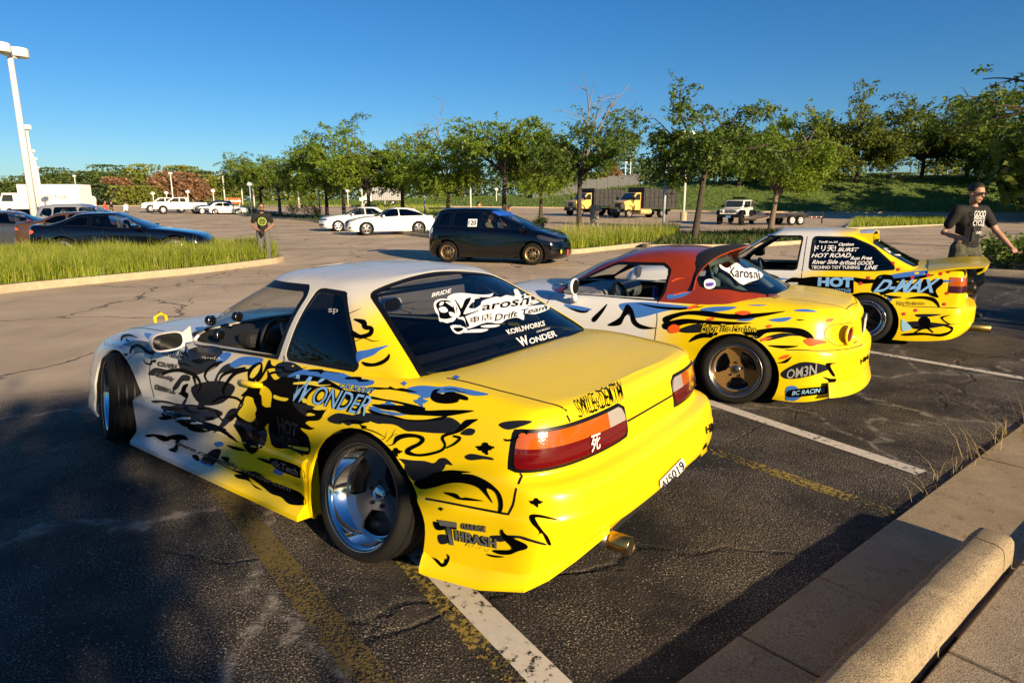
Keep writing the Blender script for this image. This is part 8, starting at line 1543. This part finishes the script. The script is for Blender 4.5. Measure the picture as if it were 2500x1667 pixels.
lay(MI, MBV, MROOF, PW, .004, [shp(C4, s) for s in ('1195,225 1240,250 1300,215 1350,250 1410,250 1470,290 1440,320 1380,340 1340,355 1290,320 1250,280 1200,250', '1098,330 1130,318 1162,330 1165,365 1132,382 1100,370')], 'window_emblem', 8); words(MI, MBV, MROOF, C4, 'Karoshi', '1250,305 1460,320 1440,262 1250,240', PB, None, .2, .01); lay(MI, MBV, MROOF, mat('print_purple', (.12, .06, .35), .4), .006, [shp(C4, '1108,346 1154,342 1150,362 1114,364')], 'sticker_art', 8)
lay(MI, MBV, MROOF, POR, .0032, [stk(C4, '888,335 920,318 970,310', [8, 8, 2], .38265), stk(C4, '900,420 950,405 1005,398', [6, 7, 2], .38265)], 'livery_orange_flames', 8)
# ================================================= boxy coupe
ABODY, AROOF = AE.objs['body'], AE.objs['roof']
lay(AE, ABV, ABODY, PG, .0022, [shp(C5, s) for s in ('1490,1080 1600,1070 1800,1090 1890,1085 1750,1110 1600,1130 1500,1100', '1580,1020 1760,1020 1700,1035 1640,1040 1590,1040')], 'livery_grey', 8)
lay(AE, ABV, ABODY, PBL, .003, [shp(C5, s) for s in ('1300,760 1500,720 1710,705 1680,730 1560,760 1400,775', '460,740 600,760 700,770 560,770', '1120,870 1250,900 1400,900 1380,950 1300,940 1200,900', '1740,775 1840,780 1760,795')], 'blue_overlay', 8)
lay(AE, ABV, ABODY, PB, .0038, [shp(C5, s) for s in ('470,715 520,745 600,760 560,740', '600,820 680,760 760,760 870,755 870,840 700,830 620,830', '1110,755 1250,770 1400,765 1710,735 1560,775 1340,790 1180,800', '1500,910 1600,890 1700,900 1740,940 1745,975 1700,930 1620,910', '1210,860 1350,880 1480,900 1350,910 1220,890', '1480,1160 1600,1150 1750,1160 1830,1130 1770,1100 1840,1110 1830,1150 1760,1180 1640,1170 1500,1175', '1755,1040 1830,1025 1770,1050 1830,1095 1790,1080', '1255,872 1300,750 1400,742 1440,790 1600,800 1640,770 1700,790 1760,765 1770,800 1720,850 1740,900 1690,890 1640,870 1430,860 1330,885')] + [P(C5, '865,750 1130,755 1130,870 870,865')] + [circ(C5([(1638, 1075)])[0], 15), stk(C5, '1560,1120 1640,1110 1700,1150', [10, 14, 10], .34), stk(C5, '1570,1150 1640,1115 1695,1100', [10, 14, 10], .34)], 'livery_black', 8)
lay(AE, ABV, ABODY, PRED, .0046, [circ(C5([c])[0], 4.4) for c in ((1410, 655), (1550, 757), (1665, 742), (1770, 705), (1810, 718), (1755, 732), (1935, 708), (1235, 760), (1800, 870), (1290, 900), (1490, 1018), (1575, 992), (1780, 948), (1450, 700), (1180, 800), (1210, 905))], 'livery_red_petals', 8)
lay(AE, ABV, ABODY, PSK, .0046, [shp(C5, '1475,1060 1500,1070 1545,1120 1480,1140')], 'livery_silver', 8)
words(AE, ABV, ABODY, C5, 'HOT', '870,818 1125,832 1130,755 875,755', wb_, None, 0, .06); words(AE, ABV, ABODY, C5, 'AUTOMOTIVE', '870,862 1110,870 1110,840 870,832', wb_, None, 0, .01); words(AE, ABV, ABODY, C5, 'D-MAX', '1268,862 1720,866 1750,766 1325,772', wb_, PB, .2, .03, .07); words(AE, ABV, ABODY, C5, 'Enjoy The Machine', '1440,962 1640,962 1645,930 1440,925', PYL, PB, .25, 0, .05)
for t, q, sh_ in (('TandE co.,ltd', '880,512 1015,512 1015,497 880,495', .2), ('ドリ天!', '845,572 1000,572 1005,528 850,528', 0), ('Option', '1020,538 1130,538 1132,508 1022,510', .3), ('BURST', '1015,572 1165,572 1168,545 1018,545', .3), ('HOT ROAD', '825,615 1110,615 1112,583 828,585', .3), ('Run Free', '1105,632 1260,632 1262,605 1108,607', .3), ('River Side', '830,662 1015,660 1018,630 835,632', .3), ('drifted', '1028,667 1145,667 1147,635 1030,638', 0), ('GOOD', '1155,668 1270,668 1272,640 1158,642', .3), ('LINE', '1205,700 1300,700 1303,672 1208,674', .3), ('TECHNO TOY TUNING', '825,695 1172,697 1172,675 828,673', 0)): words(AE, ABV, AROOF, C5, t, q, PW, None, sh_, .02)
lay(AE, ABV, AROOF, PW, .006, [shp(C5, '1310,490 1400,500 1480,540 1510,590 1450,605 1380,580 1330,540')], 'window_emblem', 8); words(AE, ABV, AROOF, C5, 'Karoshi', '1350,560 1490,598 1470,545 1340,505', PB, None, .2, .01, off=.009)
